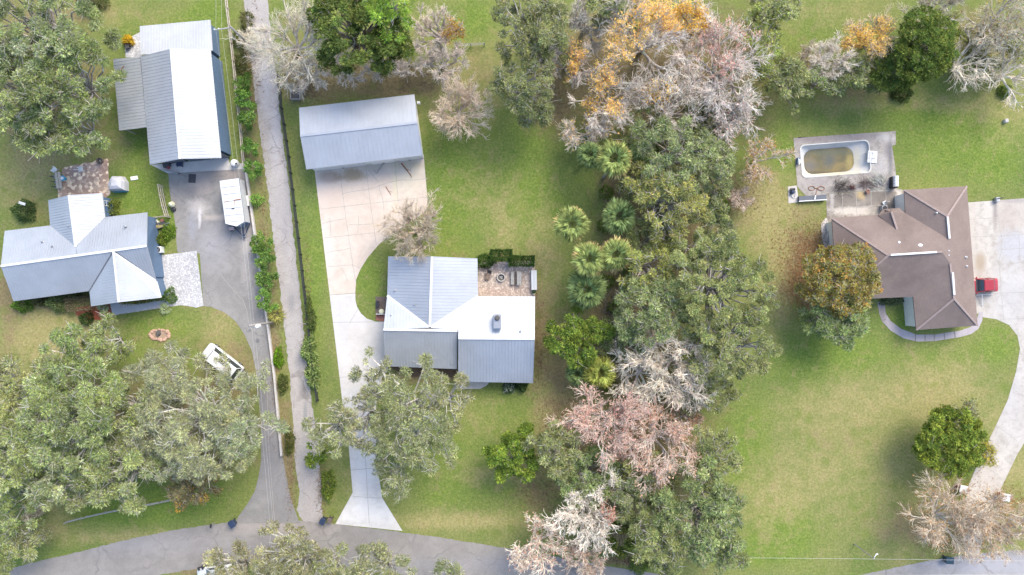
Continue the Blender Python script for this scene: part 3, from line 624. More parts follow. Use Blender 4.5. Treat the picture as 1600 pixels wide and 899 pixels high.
M['asphalt'] = ground_sheet_mat("worn_asphalt", (.240, .222, .204), (.290, .268, .246), fine=.10, crackcol=((.15, .14, .135), .16, .7), stain_shade=[(430, 825, 70, 10, (.42, .37, .34), .5, .6), (200, 850, 160, 14, (.36, .34, .345), .3, .7), (1560, 885, 120, 16, (.40, .40, .44), .6, .7), (760, 880, 160, 10, (.27, .26, .27), .4, .6)])
M['asphalt_drive'] = ground_sheet_mat("grey_asphalt_drive", (.228, .218, .206), (.295, .28, .262), fine=.10, crackcol=((.15, .14, .14), .20, .6), stain_shade=[
    (315, 285, 16, 20, (.42, .36, .32), .7, .6), (310, 325, 16, 12, (.52, .48, .44), .7, .6), (345, 270, 30, 8, (.40, .35, .31), .6, .6), (335, 340, 20, 4, (.52, .45, .38), .6, .6), (312, 340, 2.5, 14, (.62, .6, .58), .8, .5), (298, 300, 8, 8, (.20, .19, .20), .5, .6),
    (385, 395, 7, 40, (.46, .42, .39), .6, .8), (330, 380, 26, 30, (.37, .36, .38), .5, .8), (420, 660, 14, 90, (.22, .21, .225), .5, .7), (402, 533, 3.6, 3.6, (.12, .12, .13), .7, .3), (445, 770, 16, 40, (.22, .21, .22), .4, .7), (332, 265, 20, 5, (.2, .19, .2), .5, .6), (300, 350, 6, 20, (.30, .31, .36), .5, .7), (360, 275, 24, 8, (.24, .21, .2), .5, .6)])
M['lane'] = ground_sheet_mat("old_lane_paving", (.365, .338, .318), (.445, .41, .385), fine=.15, crackcol=((.17, .15, .14), .34, .8), stain_shade=[(415, 130, 8, 40, (.50, .50, .54), .5, .8), (430, 210, 6, 40, (.48, .47, .5), .5, .8), (445, 360, 5, 30, (.29, .28, .29), .5, .7), (455, 475, 5, 14, (.24, .235, .24), .6, .6), (465, 560, 4, 22, (.24, .24, .245), .6, .6), (477, 650, 3, 20, (.24, .24, .25), .7, .5), (485, 770, 9, 30, (.45, .39, .36), .6, .7), (465, 590, 7, 60, (.47, .43, .41), .5, .8), (400, 60, 16, 60, (.42, .39, .37), .5, .8)])
M['conc_top'] = ground_sheet_mat("warm_concrete_slab", (.52, .435, .36), (.60, .515, .44), fine=.05, stain_shade=[
    (515, 277, 18, 9, (.36, .26, .19), .85, .35), (551, 274, 18, 10, (.35, .27, .17), .85, .35), (586, 262, 12, 8, (.40, .37, .30), .5, .5), (640, 258, 24, 6, (.40, .34, .24), .7, .5), (518, 310, 15, 18, (.50, .40, .33), .6, .6), (618, 290, 4, 30, (.55, .50, .30), .4, .8), (640, 280, 22, 20, (.60, .56, .42), .5, .7), (505, 297, 16, 20, (.60, .50, .43), .5, .7), (510, 400, 14, 40, (.62, .60, .55), .4, .8)])
M['conc_low'] = ground_sheet_mat("pale_concrete_slab", (.50, .475, .445), (.575, .55, .52), fine=.05, stain_shade=[(560, 500, 30, 8, (.50, .50, .52), .4, .7), (570, 740, 14, 40, (.66, .66, .70), .4, .8), (530, 520, 10, 60, (.50, .50, .53), .4, .8), (605, 800, 7, 20, (.5, .5, .51), .5, .6), (575, 800, 40, 16, (.74, .72, .69), .5, .6)])
M['joint'] = plain("dark_joint", (.33, .31, .28), .95, var=.2)
M['joint_d'] = plain("dark_crack_filler", (.20, .185, .17), .95, var=.2)  # darker even colour for the front walk joints
M['paver'] = ground_sheet_mat("speckled_pavers", (.44, .43, .43), (.52, .51, .51), fine=.10, speck=((.24, .24, .25), 7.5, .5))
M['walk'] = ground_sheet_mat("blue_grey_path", (.40, .42, .47), (.46, .48, .52), fine=.06, stain_shade=[(190, 475, 20, 10, (.5, .52, .56), .4, .6)])
M['walk2'] = ground_sheet_mat("mauve_concrete_path", (.36, .32, .33), (.43, .39, .39), fine=.07, stain_shade=[(1378, 488, 6, 22, (.22, .20, .20), .8, .6), (1460, 527, 20, 6, (.30, .27, .28), .6, .6)])
M['stone'] = ground_sheet_mat("flagstone_rubble", (.56, .38, .27), (.66, .47, .33), fine=.14, tex=1.6, speck=((.30, .19, .15), 2.8, .8), stain_shade=[(110, 265, 16, 16, (.20, .17, .17), .6, .6), (140, 262, 26, 8, (.36, .31, .31), .6, .6), (130, 296, 40, 8, (.55, .38, .24), .5, .6), (150, 290, 20, 14, (.52, .44, .38), .5, .7)])
M['stone2'] = ground_sheet_mat("mixed_stone_paving", (.40, .335, .285), (.47, .40, .345), fine=.10, tex=2.0, speck=((.24, .19, .16), 6.0, .6), stain_shade=[(770, 418, 26, 7, (.22, .19, .20), .6, .5), (762, 428, 6, 9, (.18, .15, .15), .8, .4), (805, 417, 24, 5, (.30, .29, .31), .6, .5), (790, 455, 40, 7, (.48, .34, .28), .5, .6)])  # dark bands along the top are hedge shadow put into the colour
M['pool_deck'] = ground_sheet_mat("stained_pool_deck", (.35, .315, .28), (.46, .42, .375), fine=.16, tex=1.6, mott=.85, stain_shade=[(1270, 217, 26, 6, (.27, .22, .22), .7, .6), (1340, 213, 40, 6, (.25, .21, .21), .6, .6), (1385, 216, 12, 6, (.55, .52, .49), .7, .6), (1388, 235, 6, 10, (.25, .23, .23), .8, .5), (1391, 250, 3, 30, (.17, .165, .17), .8, .6), (1375, 262, 12, 16, (.47, .45, .44), .6, .7), (1310, 297, 14, 6, (.17, .15, .14), .8, .5), (1330, 294, 8, 6, (.15, .13, .13), .8, .5), (1352, 288, 10, 7, (.18, .15, .15), .8, .5), (1372, 286, 8, 9, (.22, .2, .2), .7, .5), (1275, 285, 22, 5, (.34, .30, .29), .6, .6)])
M['patio_low'] = ground_sheet_mat("grimy_patio", (.235, .205, .175), (.32, .285, .25), fine=.14, tex=1.5, mott=.7, stain_shade=[(1345, 305, 7, 7, (.48, .36, .18), .8, .5), (1320, 310, 16, 10, (.19, .165, .14), .6, .6), (1378, 305, 14, 10, (.18, .155, .135), .7, .6), (1340, 330, 44, 6.5, (.56, .51, .45), .9, .35), (1366, 329, 9, 5, (.27, .24, .20), .6, .6), (1405, 312, 5, 14, (.60, .56, .51), .9, .5), (1345, 297.5, 55, 2, (.5, .47, .43), .7, .5), (1300, 300, 3, 30, (.46, .43, .40), .7, .5)])
M['right_drive'] = ground_sheet_mat("stained_white_concrete", (.42, .38, .33), (.52, .48, .425), fine=.09, mott=.6, stain_shade=[(1578, 340, 22, 24, (.42, .36, .31), .6, .5), (1555, 330, 3, 26, (.24, .21, .19), .7, .6), (1585, 385, 24, 24, (.41, .41, .43), .7, .35), (1580, 460, 30, 50, (.42, .415, .42), .5, .7), (1532, 410, 8, 14, (.33, .26, .18), .75, .45), (1536, 470, 10, 6, (.35, .34, .33), .5, .6), (1520, 350, 4, 60, (.46, .40, .35), .5, .6), (1580, 620, 20, 60, (.44, .43, .44), .4, .8), (1540, 740, 14, 30, (.5, .44, .39), .5, .7), (1585, 313, 22, 4, (.30, .26, .25), .6, .5)])
M['red_mulch'] = ground_sheet_mat("red_mulch", (.30, .09, .05), (.36, .13, .08), fine=.2, tex=3)
M['eave_shade'] = ground_sheet_mat("eave_shade_brown", (.12, .085, .06), (.19, .13, .09), fine=.2, tex=3)  # dark brown that carries the eave shadow below the house front

# road along the bottom, dipping below the frame between x=1050 and 1340
road_top = [(-400, 960), (-120, 920), (0, 893), (60, 877), (130, 861), (200, 843), (280, 827), (350, 817), (400, 813.5), (450, 813), (500, 816), (560, 824), (630, 832), (700, 842), (780, 855), (880, 872), (950, 886), (1050, 900), (1150, 910), (1250, 909), (1340, 900), (1415, 884), (1475, 872), (1540, 864), (1640, 856), (1900, 840)]
road_bot = [(x, y + 66) for x, y in road_top]
mb = MB(); rt_ = smooth_px(road_top, 2, False); rnd_ = random.Random(3); vs_ = []
rt_ = [(rt_[i][0] * (1 - k / 4) + rt_[i + 1][0] * k / 4, rt_[i][1] * (1 - k / 4) + rt_[i + 1][1] * k / 4 + rnd_.uniform(-.7, .7)) for i in range(len(rt_) - 1) for k in range(4)]
for x_, y_ in rt_: a_ = P(x_, y_); b_ = P(x_, y_ + 66 + rnd_.uniform(-.7, .7)); vs_ += [(a_.x, a_.y, .004), (b_.x, b_.y, .004)]
mb.add(vs_, [(2 * i, 2 * i + 1, 2 * i + 3, 2 * i + 2) for i in range(len(rt_) - 1)]); tag(mb.build('road', M['asphalt']), kind='structure')
lane_l = [(376, -60), (380, 0), (385, 40), (393, 100), (403, 190), (412, 250), (422, 330), (430, 400), (437, 450), (445, 520), (452, 580), (457, 650), (461, 720), (468, 770), (466, 790), (463, 797), (474, 815)]
lane_r = [(504, 818), (500, 740), (497, 690), (490, 650), (482, 590), (476, 530), (470, 470), (464, 420), (457, 350), (449, 270), (438, 190), (432, 120), (424, 60), (418, 0), (414, -60)]
sheet('lane', ragged(lane_l + lane_r, 5, 1.3, 5), .008, M['lane'], [wiggle([(438, 430), (466, 425)], 4, 1, 1), wiggle([(443, 505), (478, 506)], 4, 1, 2), [(484, 790), (490, 755)]], M['joint'], .10)
ad = [(262, 262), (383, 262), (395, 350), (410, 455), (423, 570), (441, 712), (452, 770), (468, 818), (366, 818), (372, 808), (385, 790), (398, 768), (404, 745), (408, 720), (408, 660), (404, 600), (394, 550), (383, 525), (368, 502), (350, 488), (330, 480), (318, 478), (312, 396), (277, 394), (273, 345), (264, 290)]
sheet('asphalt_driveway', ragged(ad, 14, .5, 6), .012, M['asphalt_drive'], [[(420, 700), (429, 815)], [(417, 600), (420, 700)], wiggle([(345, 430), (380, 470), (395, 520)], 3, 1.5, 3)], M['joint'], .05)
sheet('workshop_apron', [(236, 258), (356, 246), (360, 258), (384, 254), (385, 264), (315, 268), (262, 271)], .018, M['conc_low'])
sheet('paver_pad', [(245, 400), (307, 392), (318, 478), (306, 481), (293, 478), (282, 477), (262, 480), (176, 493), (172, 477), (250, 462)], .016, M['paver'])
sheet('garden_path', [(171, 474), (186, 472), (188, 480), (262, 468), (262, 477), (177, 492)], .022, M['walk'])
cd = [(491, 262), (662, 243), (668, 312), (667.5, 322), (664, 330), (655, 338), (640, 347.5), (615, 363), (592, 382), (575, 402), (563, 421), (556.5, 437), (555, 458), (515, 461)]
sheet('concrete_driveway', cd, .012, M['conc_top'], [
    [(530, 263), (541, 345), (552, 420), (556, 440)], [(571, 256), (579, 320), (588, 383)], [(617, 250), (622, 315)], [(501, 327), (668, 308)], [(507, 372), (584, 364)], [(512, 417), (550, 414), (563, 419)], [(642, 253), (642, 280)],
    wiggle([(536, 303), (575, 296), (617, 283), (668, 279)], 4, 1, 4), wiggle([(575, 265), (592, 285), (600, 330)], 4, 1.2, 5), wiggle([(560, 337), (559, 365)], 3, 1, 6), wiggle([(503, 350), (540, 342)], 3, 1.2, 7), wiggle([(545, 351), (585, 350)], 3, 1, 8), wiggle([(510, 395), (548, 388)], 3, .8, 9), wiggle([(515, 340), (517, 370)], 3, 1, 10), wiggle([(534, 418), (543, 440)], 3, .8, 11)], M['joint'], .06)
cl = [(515, 461.5), (555, 458.5), (555.5, 470), (558, 480), (564, 490), (573, 498), (586, 502.5), (606, 503.5), (606, 578), (596, 592), (588, 630), (587, 690), (592, 745), (597, 778), (629, 830), (524, 819), (551, 770), (545, 700), (535, 630), (527, 560), (521, 510)]
sheet('concrete_apron', cl, .012, M['conc_low'], [[(520, 504), (600, 503)], [(569, 678), (574, 770), (577, 820)], [(551, 776), (596, 779)], wiggle([(546, 505), (560, 482)], 3, 1, 12), [(548, 735), (590, 731)], [(540, 660), (588, 655)], [(530, 590), (596, 585)]], M['joint'], .06)
# stains left by rain water and rust-coloured leaves are in the slab; three long roots/branches lie on it later
sheet('rubble_patio', ragged([(100, 262), (168, 248), (172, 304), (164, 310), (92, 312), (90, 285)], 6, 1.5, 9), .010, M['stone'])
sheet('stone_patio', [(748, 410), (836, 408), (836, 464), (746, 464)], .020, M['stone2'])
rd = [(1494, 318), (1640, 307), (1760, 300), (1760, 520), (1640, 530), (1660, 600), (1620, 660), (1590, 710), (1566, 760), (1553, 790), (1542, 810), (1530, 868), (1508, 868), (1505, 800), (1513, 760), (1530, 720), (1555, 668), (1575, 625), (1588, 580), (1594, 545), (1590, 525), (1577, 508), (1557, 499), (1536, 496), (1534, 488), (1518, 494)]
sheet('right_driveway', rd, .012, M['right_drive'], [[(1500, 344), (1560, 340)], [(1500, 371), (1566, 369)], wiggle([(1557, 316), (1562, 355), (1566, 380), (1562, 410), (1564, 460), (1569, 498)], 4, 1, 13), [(1566, 369), (1640, 362)], [(1562, 391), (1620, 386)], wiggle([(1540, 425), (1552, 416), (1562, 413), (1600, 410)], 3, .8, 14), [(1530, 460), (1640, 455)], [(1569, 499), (1640, 497)], [(1592, 364), (1594, 410)], [(1583, 614), (1604, 620)], [(1558, 665), (1590, 690)], [(1528, 724), (1560, 742)]], M['joint'], .07)
walk2 = [(1371, 472), (1382, 472), (1384, 490), (1392, 502), (1408, 514), (1432, 523), (1460, 523), (1500, 517), (1517, 511), (1526, 500), (1530, 488), (1536, 488), (1535, 501), (1529, 514), (1518, 522), (1500, 527), (1462, 533), (1434, 534), (1412, 529), (1392, 517), (1378, 502), (1374, 490)]
sheet('front_walk', walk2, .016, M['walk2'], [[(1430.5, 522), (1430.5, 533)], [(1445.5, 523), (1445.5, 533)], [(1460, 523), (1460, 533)], [(1475.5, 521), (1476, 531)], [(1491.5, 518), (1492.5, 528)], [(1378, 502), (1384, 499)]], M['joint_d'], .16)
sheet('entry_step', [(712, 596), (752, 596), (765, 597), (760, 603), (750, 608), (720, 608)], .030, M['conc'], thick=.03)
sheet('eave_shade_strip', [(604, 572), (716, 572), (716, 590), (640, 590)], .006, M['eave_shade'])  # dark strip along the house front; eave shadow put into its colour
sheet('mulch_bed', [(118, 481), (168, 472), (176, 480), (174, 490), (160, 500), (140, 500), (118, 492)], .006, M['red_mulch'])
sheet('deck_pad', [(587, 464), (612, 464), (612, 491), (587, 491)], .05, M['deck'], thick=.05)
sheet('brick_pad', [(587, 492), (612, 492), (612, 503), (594, 502), (587, 500)], .02, M['brick'], thick=.02)
sheet('side_path', [(1283, 350), (1290, 341), (1306, 341), (1308, 388), (1288, 388), (1284, 370)], .014, M['conc'])
sheet('gravel_pad', [(195, 75), (206, 57), (219, 50), (222, 90), (196, 90)], .006, M['paver'])

# pool deck with its opening, pool patio
def ring_sheet(name, outer, inner, z, mat):
    bm = bmesh.new(); es = []
    for loop in (outer, inner):
        vs = [bm.verts.new((P(*p).x, P(*p).y, z)) for p in loop]
        for i in range(len(vs)): es.append(bm.edges.new((vs[i], vs[(i + 1) % len(vs)])))
    bmesh.ops.triangle_fill(bm, use_beauty=True, use_dissolve=False, edges=es)
    bmesh.ops.recalc_face_normals(bm, faces=bm.faces)
    me = bpy.data.meshes.new(name); bm.to_mesh(me); bm.free(); me.materials.append(mat)
    o = link_mesh(name, me, None); tag(o, kind='structure')
    for pl in me.polygons:
        if pl.normal.z < 0: me.flip_normals(); break
    return o
def rr(cx, cy, hw, hh, r, rot, n=5):
    out = []
    for (sx, sy, a0) in ((1, -1, -90), (1, 1, 0), (-1, 1, 90), (-1, -1, 180)):
        for k in range(n + 1):
            a = R(a0 + 90 * k / n); x = sx * (hw - r) + r * math.cos(a); y = sy * (hh - r) + r * math.sin(a)
            out.append((cx + x * math.cos(rot) - y * math.sin(rot), cy + x * math.sin(rot) + y * math.cos(rot)))
    return out
POOLC = (1305.5, 248.5); PROT = R(-4.6)
pool_out = rr(*POOLC, 53.5, 25, 7, PROT)
ring_sheet('pool_deck', [(1240, 216), (1399.5, 205), (1400, 226), (1394, 228), (1399, 262), (1402, 294), (1291, 303), (1290, 308), (1262, 309), (1246, 292)], pool_out, .020, M['pool_deck'])
sheet('pool_patio', [(1291, 303.5), (1402, 294.5), (1414, 298), (1418, 330), (1400, 350), (1295, 350), (1292, 341)], .016, M['patio_low'], [[(1316, 302), (1318, 347)], [(1338, 300), (1339, 346)], [(1361, 298), (1362, 344)], [(1384, 296), (1385, 320)], [(1298, 326), (1385, 320)]], M['joint'], .06)
sheet('equipment_slab', [(1231, 292), (1245, 290), (1248, 316), (1232, 318)], .03, M['conc'], thick=.03)
# ------------------------------------------------------------------ buildings
def ribs(mb, poly, step=.42, w_=.07, h_=.045):
    """standing ribs from eave to ridge on one roof slope (poly: 3D points)"""
    n = Vector((0, 0, 0))
    for i in range(len(poly)):
        a, b = poly[i], poly[(i + 1) % len(poly)]; n += Vector(((a.y - b.y) * (a.z + b.z), (a.z - b.z) * (a.x + b.x), (a.x - b.x) * (a.y + b.y)))
    n.normalize()
    if n.z < 0: n = -n
    s = Vector((0, 0, -1)) - n * (-n.z); s.normalize(); u = n.cross(s).normalized(); c = poly[0]
    q = [((p - c).dot(u), p) for p in poly]; lo = min(a for a, _ in q); hi = max(a for a, _ in q)
    k = int((hi - lo) / step); off = ((hi - lo) - k * step) / 2
    for i in range(k + 1):
        a = lo + off + i * step; hit = []
        for j in range(len(q)):
            (a0, p0), (a1, p1) = q[j], q[(j + 1) % len(q)]
            if (a0 - a) * (a1 - a) < 0: f = (a - a0) / (a1 - a0); hit.append(p0.lerp(p1, f))
        hit.sort(key=lambda p: (p - c).dot(s))
        for e in range(0, len(hit) - 1, 2):
            A, B = hit[e], hit[e + 1]
            if (B - A).length < .3: continue
            x = u * w_ / 2; up = n * h_; dn = n * -.01
            mb.add([A - x + dn, A + x + dn, A + x * .5 + up, A - x * .5 + up, B - x + dn, B + x + dn, B + x * .5 + up, B - x * .5 + up], [(0, 1, 5, 4), (1, 2, 6, 5), (2, 3, 7, 6), (3, 0, 4, 7), (0, 3, 2, 1), (4, 5, 6, 7)])

def slab(mb, poly, t=.14):
    n = len(poly); lo = [p - Vector((0, 0, t)) for p in poly]
    mb.add(list(poly) + lo, [list(range(n)), list(range(2 * n - 1, n - 1, -1))] + [(i, (i + 1) % n, n + (i + 1) % n, n + i) for i in range(n)])

def roof_slopes(parent, slopes, mat, rib=.42, name='roof', lift=0.0):
    """each slope a list of (px,py,z) in the photograph; returns world polygons"""
    mb = MB(); W = [[P(*p) + Vector((0, 0, lift)) for p in sl] for sl in slopes]
    for k, pl in enumerate(W): slab(mb, pl, .13 + .003 * k)
    if rib:
        for pl in W: ribs(mb, pl, rib, h_=.018 if rib > .5 else .030)
    return mb.build(name, mat, parent), W

def cap(parent, segs, mat, w_=.28, name='ridge_cap', h=.05):
    mb = MB()
    for a, b in segs: mb.bar(P(*a) + Vector((0, 0, .03)), P(*b) + Vector((0, 0, .03)), w_, h)
    return mb.build(name, mat, parent)

def walls(parent, blocks, mat, name='wall'):
    """blocks: (ridge_a, ridge_b, L_a, L_b, R_a, R_b) roof corner points (px,py,z); wall block is set in from the eaves"""
    mb = MB()
    for bi, (ra, rb, la, lb, qa, qb, ins, gap) in enumerate(blocks):
        A = [P(*x) for x in (la, ra, qa)]; B = [P(*x) for x in (lb, rb, qb)]
        ax = (B[1] - A[1]); ax.z = 0; ax.normalize(); loA = []; loB = []
        for E, sg, out in ((A, 1, loA), (B, -1, loB)):
            l, r_, q = E; l2 = l.lerp(r_, ins / max((l - r_).length, .1)); q2 = q.lerp(r_, ins / max((q - r_).length, .1))
            for p in (l2, r_, q2): out.append(p + ax * sg * gap - Vector((0, 0, .17 + .004 * bi)))
        vs = []
        for o in (loA, loB):
            vs += [(o[0].x, o[0].y, 0), tuple(o[0]), tuple(o[1]), tuple(o[2]), (o[2].x, o[2].y, 0)]
        mb.add(vs, [(0, 1, 2, 3, 4), (9, 8, 7, 6, 5), (0, 5, 6, 1), (1, 6, 7, 2), (2, 7, 8, 3), (3, 8, 9, 4), (4, 9, 5, 0)])
    return mb.build(name, mat, parent)

def opening(parent, a, b, z0, z1, out, frame, pane, name='window', pname='pane', fw=.09):
    """window or door in a wall: a,b world xy ends along the wall; out = outward direction"""
    a = Vector((a[0], a[1], 0)); b = Vector((b[0], b[1], 0)); o = Vector((out[0], out[1], 0)).normalized() * .03; u = (b - a).normalized()
    mb = MB(); zc = (z0 + z1) / 2
    for p in (a, b): mb.bar(p + o + Vector((0, 0, z0)), p + o + Vector((0, 0, z1)), fw, fw)
    for z in (z0, z1, zc): mb.bar(a + o + u * fw / 2 + Vector((0, 0, z)), b + o - u * fw / 2 + Vector((0, 0, z)), fw * .95, fw * .95)
    f = mb.build(name, frame, parent)
    g = MB(); g.bar(a + u * fw / 2 + o * .8 + Vector((0, 0, zc)), b - u * fw / 2 + o * .8 + Vector((0, 0, zc)), .03, z1 - z0 - fw); g.build(pname, pane, f); return f

def vent(parent, px, py, z, r=.09, h=.4, mat=None, name='roof_vent'):
    c = P(px, py, z); mb = MB(); mb.lathe(c + Vector((0, 0, -.15)), [(r * 1.9, 0), (r * 1.6, .12), (r, .16), (r, h), (r * .8, h + .02)], 10); return mb.build(name, mat or M['metal'], parent)

# ---- the house in the middle (white ribbed metal roof, stepped ridge)
h = thing('house', 'stepped-roof white metal house with a boxed chimney, between the concrete driveway and the palms', 'house', P(715, 510))
zr1, zr2, ze, zw = 4.55, 5.0, 2.75, 4.55
sl = [
    [(605, 462, ze), (670, 512.5, zr1), (599, 515, zr1)],                                            # north, west bit
    [(747, 463, ze), (836, 463.5, ze), (835.5, 529.5, zr2), (716, 528.5, zr2), (716, 516, 4.6), (673, 513, zr1)],
    [(599, 515, zr1), (715, 517, zr1), (714, 577, 2.45), (601, 572.5, 2.45)],
    [(716, 528.5, zr2), (835.5, 529.5, zr2), (833, 599, 2.4), (716, 596.5, 2.4)],
    [(606.5, 401, ze), (675, 401, zw), (671.5, 512.5, zr1), (605, 462, ze)],
    [(675, 401, zw), (746, 404, ze), (747, 463, ze), (671.5, 512.5, zr1)]]
roof_slopes(h, sl, M['roof'], .40)
cap(h, [((599, 515, zr1), (715, 517, zr1)), ((716, 528.5, zr2), (835.5, 529.5, zr2)), ((675, 401, zw), (671.5, 511, zr1)), ((605, 462, ze), (670, 511.5, zr1 - .03)), ((747, 463, ze), (673.5, 511.5, zr1 - .03))], M['whitecap'], .3)
walls(h, [((599, 515, zr1), (716, 517, zr1), (603, 462, ze), (716, 462, ze), (601, 572.5, 2.45), (714, 577, 2.45), .45, .35), ((716, 528.5, zr2), (835.5, 529.5, zr2), (716, 463, ze), (836, 463.5, ze), (716, 596.5, 2.4), (833, 599, 2.4), .5, .3), ((675, 401, zw), (671.5, 505, zr1), (606.5, 401, ze), (604, 505, ze), (746, 404, ze), (746, 505, ze), .45, .4)], M['wall_tan'])
for x0, x1 in ((640, 655), (680, 692), (740, 758), (790, 812)):
    y = 560.5 if x0 < 715 else 582.5
    opening(h, P(x0, y)[:2], P(x1, y)[:2], .9, 2.0, (0, -1), M['white'], M['glass'])
ch = MB(); cc = P(777, 500, 4.9); ch.bbox(cc + Vector((0, -.2, -.1)), (.95, 1.75, 1.5), 0, .03); chim = ch.build('chimney', M['metal'], h)
c2 = MB(); c2.lathe(cc + Vector((0, .25, .64)), [(.34, 0), (.34, .10), (.22, .14), (.22, .34)], 14); c2.build('flue', M['ash'], chim)
ck = MB(); a_ = cc + Vector((0, -1.05, -.35)); ck.add([a_ + Vector((-.5, 0, .35)), a_ + Vector((.5, 0, .35)), a_ + Vector((0, -1.3, -.12)), a_ + Vector((-.5, .0, -.3)), a_ + Vector((.5, .0, -.3)), a_ + Vector((0, -1.3, -.3))], [(0, 1, 2), (0, 2, 5, 3), (1, 4, 5, 2), (3, 5, 4), (0, 3, 4, 1)]); ck.build('saddle', M['roof_grey'], chim)
for px, py, z in ((648, 476, 3.9), (611, 493, 3.7), (617, 454, 3.15), (813, 518, 4.7), (706, 568, 2.7)): vent(h, px, py, z)

# ---- long metal barn north of it
b = thing('garage_barn', 'long pale metal garage barn at the head of the concrete driveway', 'barn', P(560, 215))
ze, zr = 3.3, 4.3
roof_slopes(b, [[(467, 168.5, ze), (647.5, 147.5, ze), (652, 191.5, zr), (469, 212.5, zr)], [(469, 212.5, zr), (652, 191.5, zr), (660.5, 243, ze), (478.5, 265, ze)]], M['roof'], .55)
cap(b, [((469, 212.5, zr), (652, 191.5, zr))], M['roof'], .3)
walls(b, [((469, 212.5, zr), (652, 191.5, zr), (467, 168.5, ze), (647.5, 147.5, ze), (478.5, 265, ze), (660.5, 243, ze), .35, .25)], M['wall_white'])
A = P(478.5, 265, ze); B = P(660.5, 243, ze); u = (B - A).normalized(); u.z = 0; nrm = Vector((u.y, -u.x, 0)); A0 = Vector((A.x, A.y, 0)) - nrm * .30
for k, (f0, f1, mt) in enumerate(((.07, .47, 'white'), (.53, .73, 'wall_white'), (.77, .95, 'white'))):
    L = (Vector((B.x, B.y, 0)) - Vector((A.x, A.y, 0))).length; p0 = A0 + u * L * f0; p1 = A0 + u * L * f1
    d = MB()
    for r_ in range(4): d.bar(p0 + Vector((0, 0, .38 + .68 * r_)) + nrm * .03, p1 + Vector((0, 0, .38 + .68 * r_)) + nrm * .03, .06, .64)
    dr = d.build('garage_door', M[mt], b); hd = MB(); mid = (p0 + p1) / 2; hd.bar(mid + nrm * .1 + Vector((-.15, 0, .35)), mid + nrm * .1 + Vector((.15, 0, .35)), .05, .05); hd.build('handle', M['black'], dr)
mt_ = MB(); mt_.bbox(P(650, 161, 1.4) + Vector((.35, 0, 0)), (.4, .3, .6), 0, .03); mt_.build('meter_box', M['white'], b)

# ---- workshop top left
wk = thing('workshop', 'tall white-roofed workshop with blue side wall and lean-to roofs beside the lane', 'workshop', P(290, 165))
ze, zr = 4.0, 5.4
roof_slopes(wk, [[(219.5, 88, ze), (267, 76, zr), (281, 248.5, zr), (234, 257.5, ze)], [(267, 76, zr), (329, 78, ze), (345.5, 247, ze), (281, 248.5, zr)]], M['roof'], .40)
roof_slopes(wk, [[(218, 41, 3.25), (328.5, 31, 3.25), (332, 79, 3.85), (220, 85.5, 3.85)]], M['roof_lit'], .36, 'porch_roof')
roof_slopes(wk, [[(176.5, 92.5, 3.1), (219, 89.5, 3.85), (229, 199, 3.85), (186, 204, 3.1)]], M['roof_grey'], .40, 'shed_roof')
cap(wk, [((267, 76, zr), (281, 248.5, zr))], M['whitecap'], .3)
walls(wk, [((267, 76, zr), (280, 235, zr), (219.5, 88, ze), (233, 245, ze), (329, 78, ze), (344, 235, ze), .25, .2)], M['wall_blue'])
wb = MB()
for q in (((220, 43, 3.2), (327, 33, 3.2), (329, 76, 3.3), (222, 84, 3.3)),):
    pts = [P(*p) for p in q]; cx = sum(p.x for p in pts) / 4; cy = sum(p.y for p in pts) / 4
    wb.prism([(p.x + (cx - p.x) * .04, p.y + (cy - p.y) * .05) for p in pts], 0, 3.1)
wb.build('wall', M['wall_blue'], wk)
for px, py in ((180, 95), (183, 148), (190, 201)):
    c = P(px, py, 3.0); pm = MB(); pm.bar((c.x + .2, c.y, 0), (c.x + .2, c.y, 2.95), .12, .12); pm.build('post', M['wood'], wk)
A = P(233, 247, ze); B = P(344, 236, ze); u = (B - A); u.z = 0; L = u.length; u.normalize(); nrm = Vector((u.y, -u.x, 0)); A0 = Vector((A.x, A.y, 0)) 
for f0, f1 in ((.06, .34), (.38, .66), (.70, .96)):  # dark panels standing in for the shade inside the open bays
    d = MB(); p0 = A0 + u * L * f0; p1 = A0 + u * L * f1
    for r_ in range(4): d.bar(p0 + Vector((0, 0, .40 + .70 * r_)) + nrm * .04, p1 + Vector((0, 0, .40 + .70 * r_)) + nrm * .04, .05, .66)
    dr = d.build('dark_bay', M['wall_dark'], wk); hd = MB(); hd.bar((p0 + p1) / 2 + nrm * .1 + Vector((0, 0, .3)) - u * .15, (p0 + p1) / 2 + nrm * .1 + Vector((0, 0, .3)) + u * .15, .05, .05); hd.build('handle', M['metal'], dr)
brk = MB(); brk.tube(wiggle([(187, 113), (193, 103)], 3, .6, 4) and [P(187, 113, 3.42), P(190, 108, 3.5), P(193.5, 103, 3.55)], [.10, .08, .04], 6); br = brk.build('fallen_branch', M['rust'], None, org=P(190, 108, 3.42)); tag(br, 'short brown broken branch lying on the grey shed roof of the workshop', 'branch')

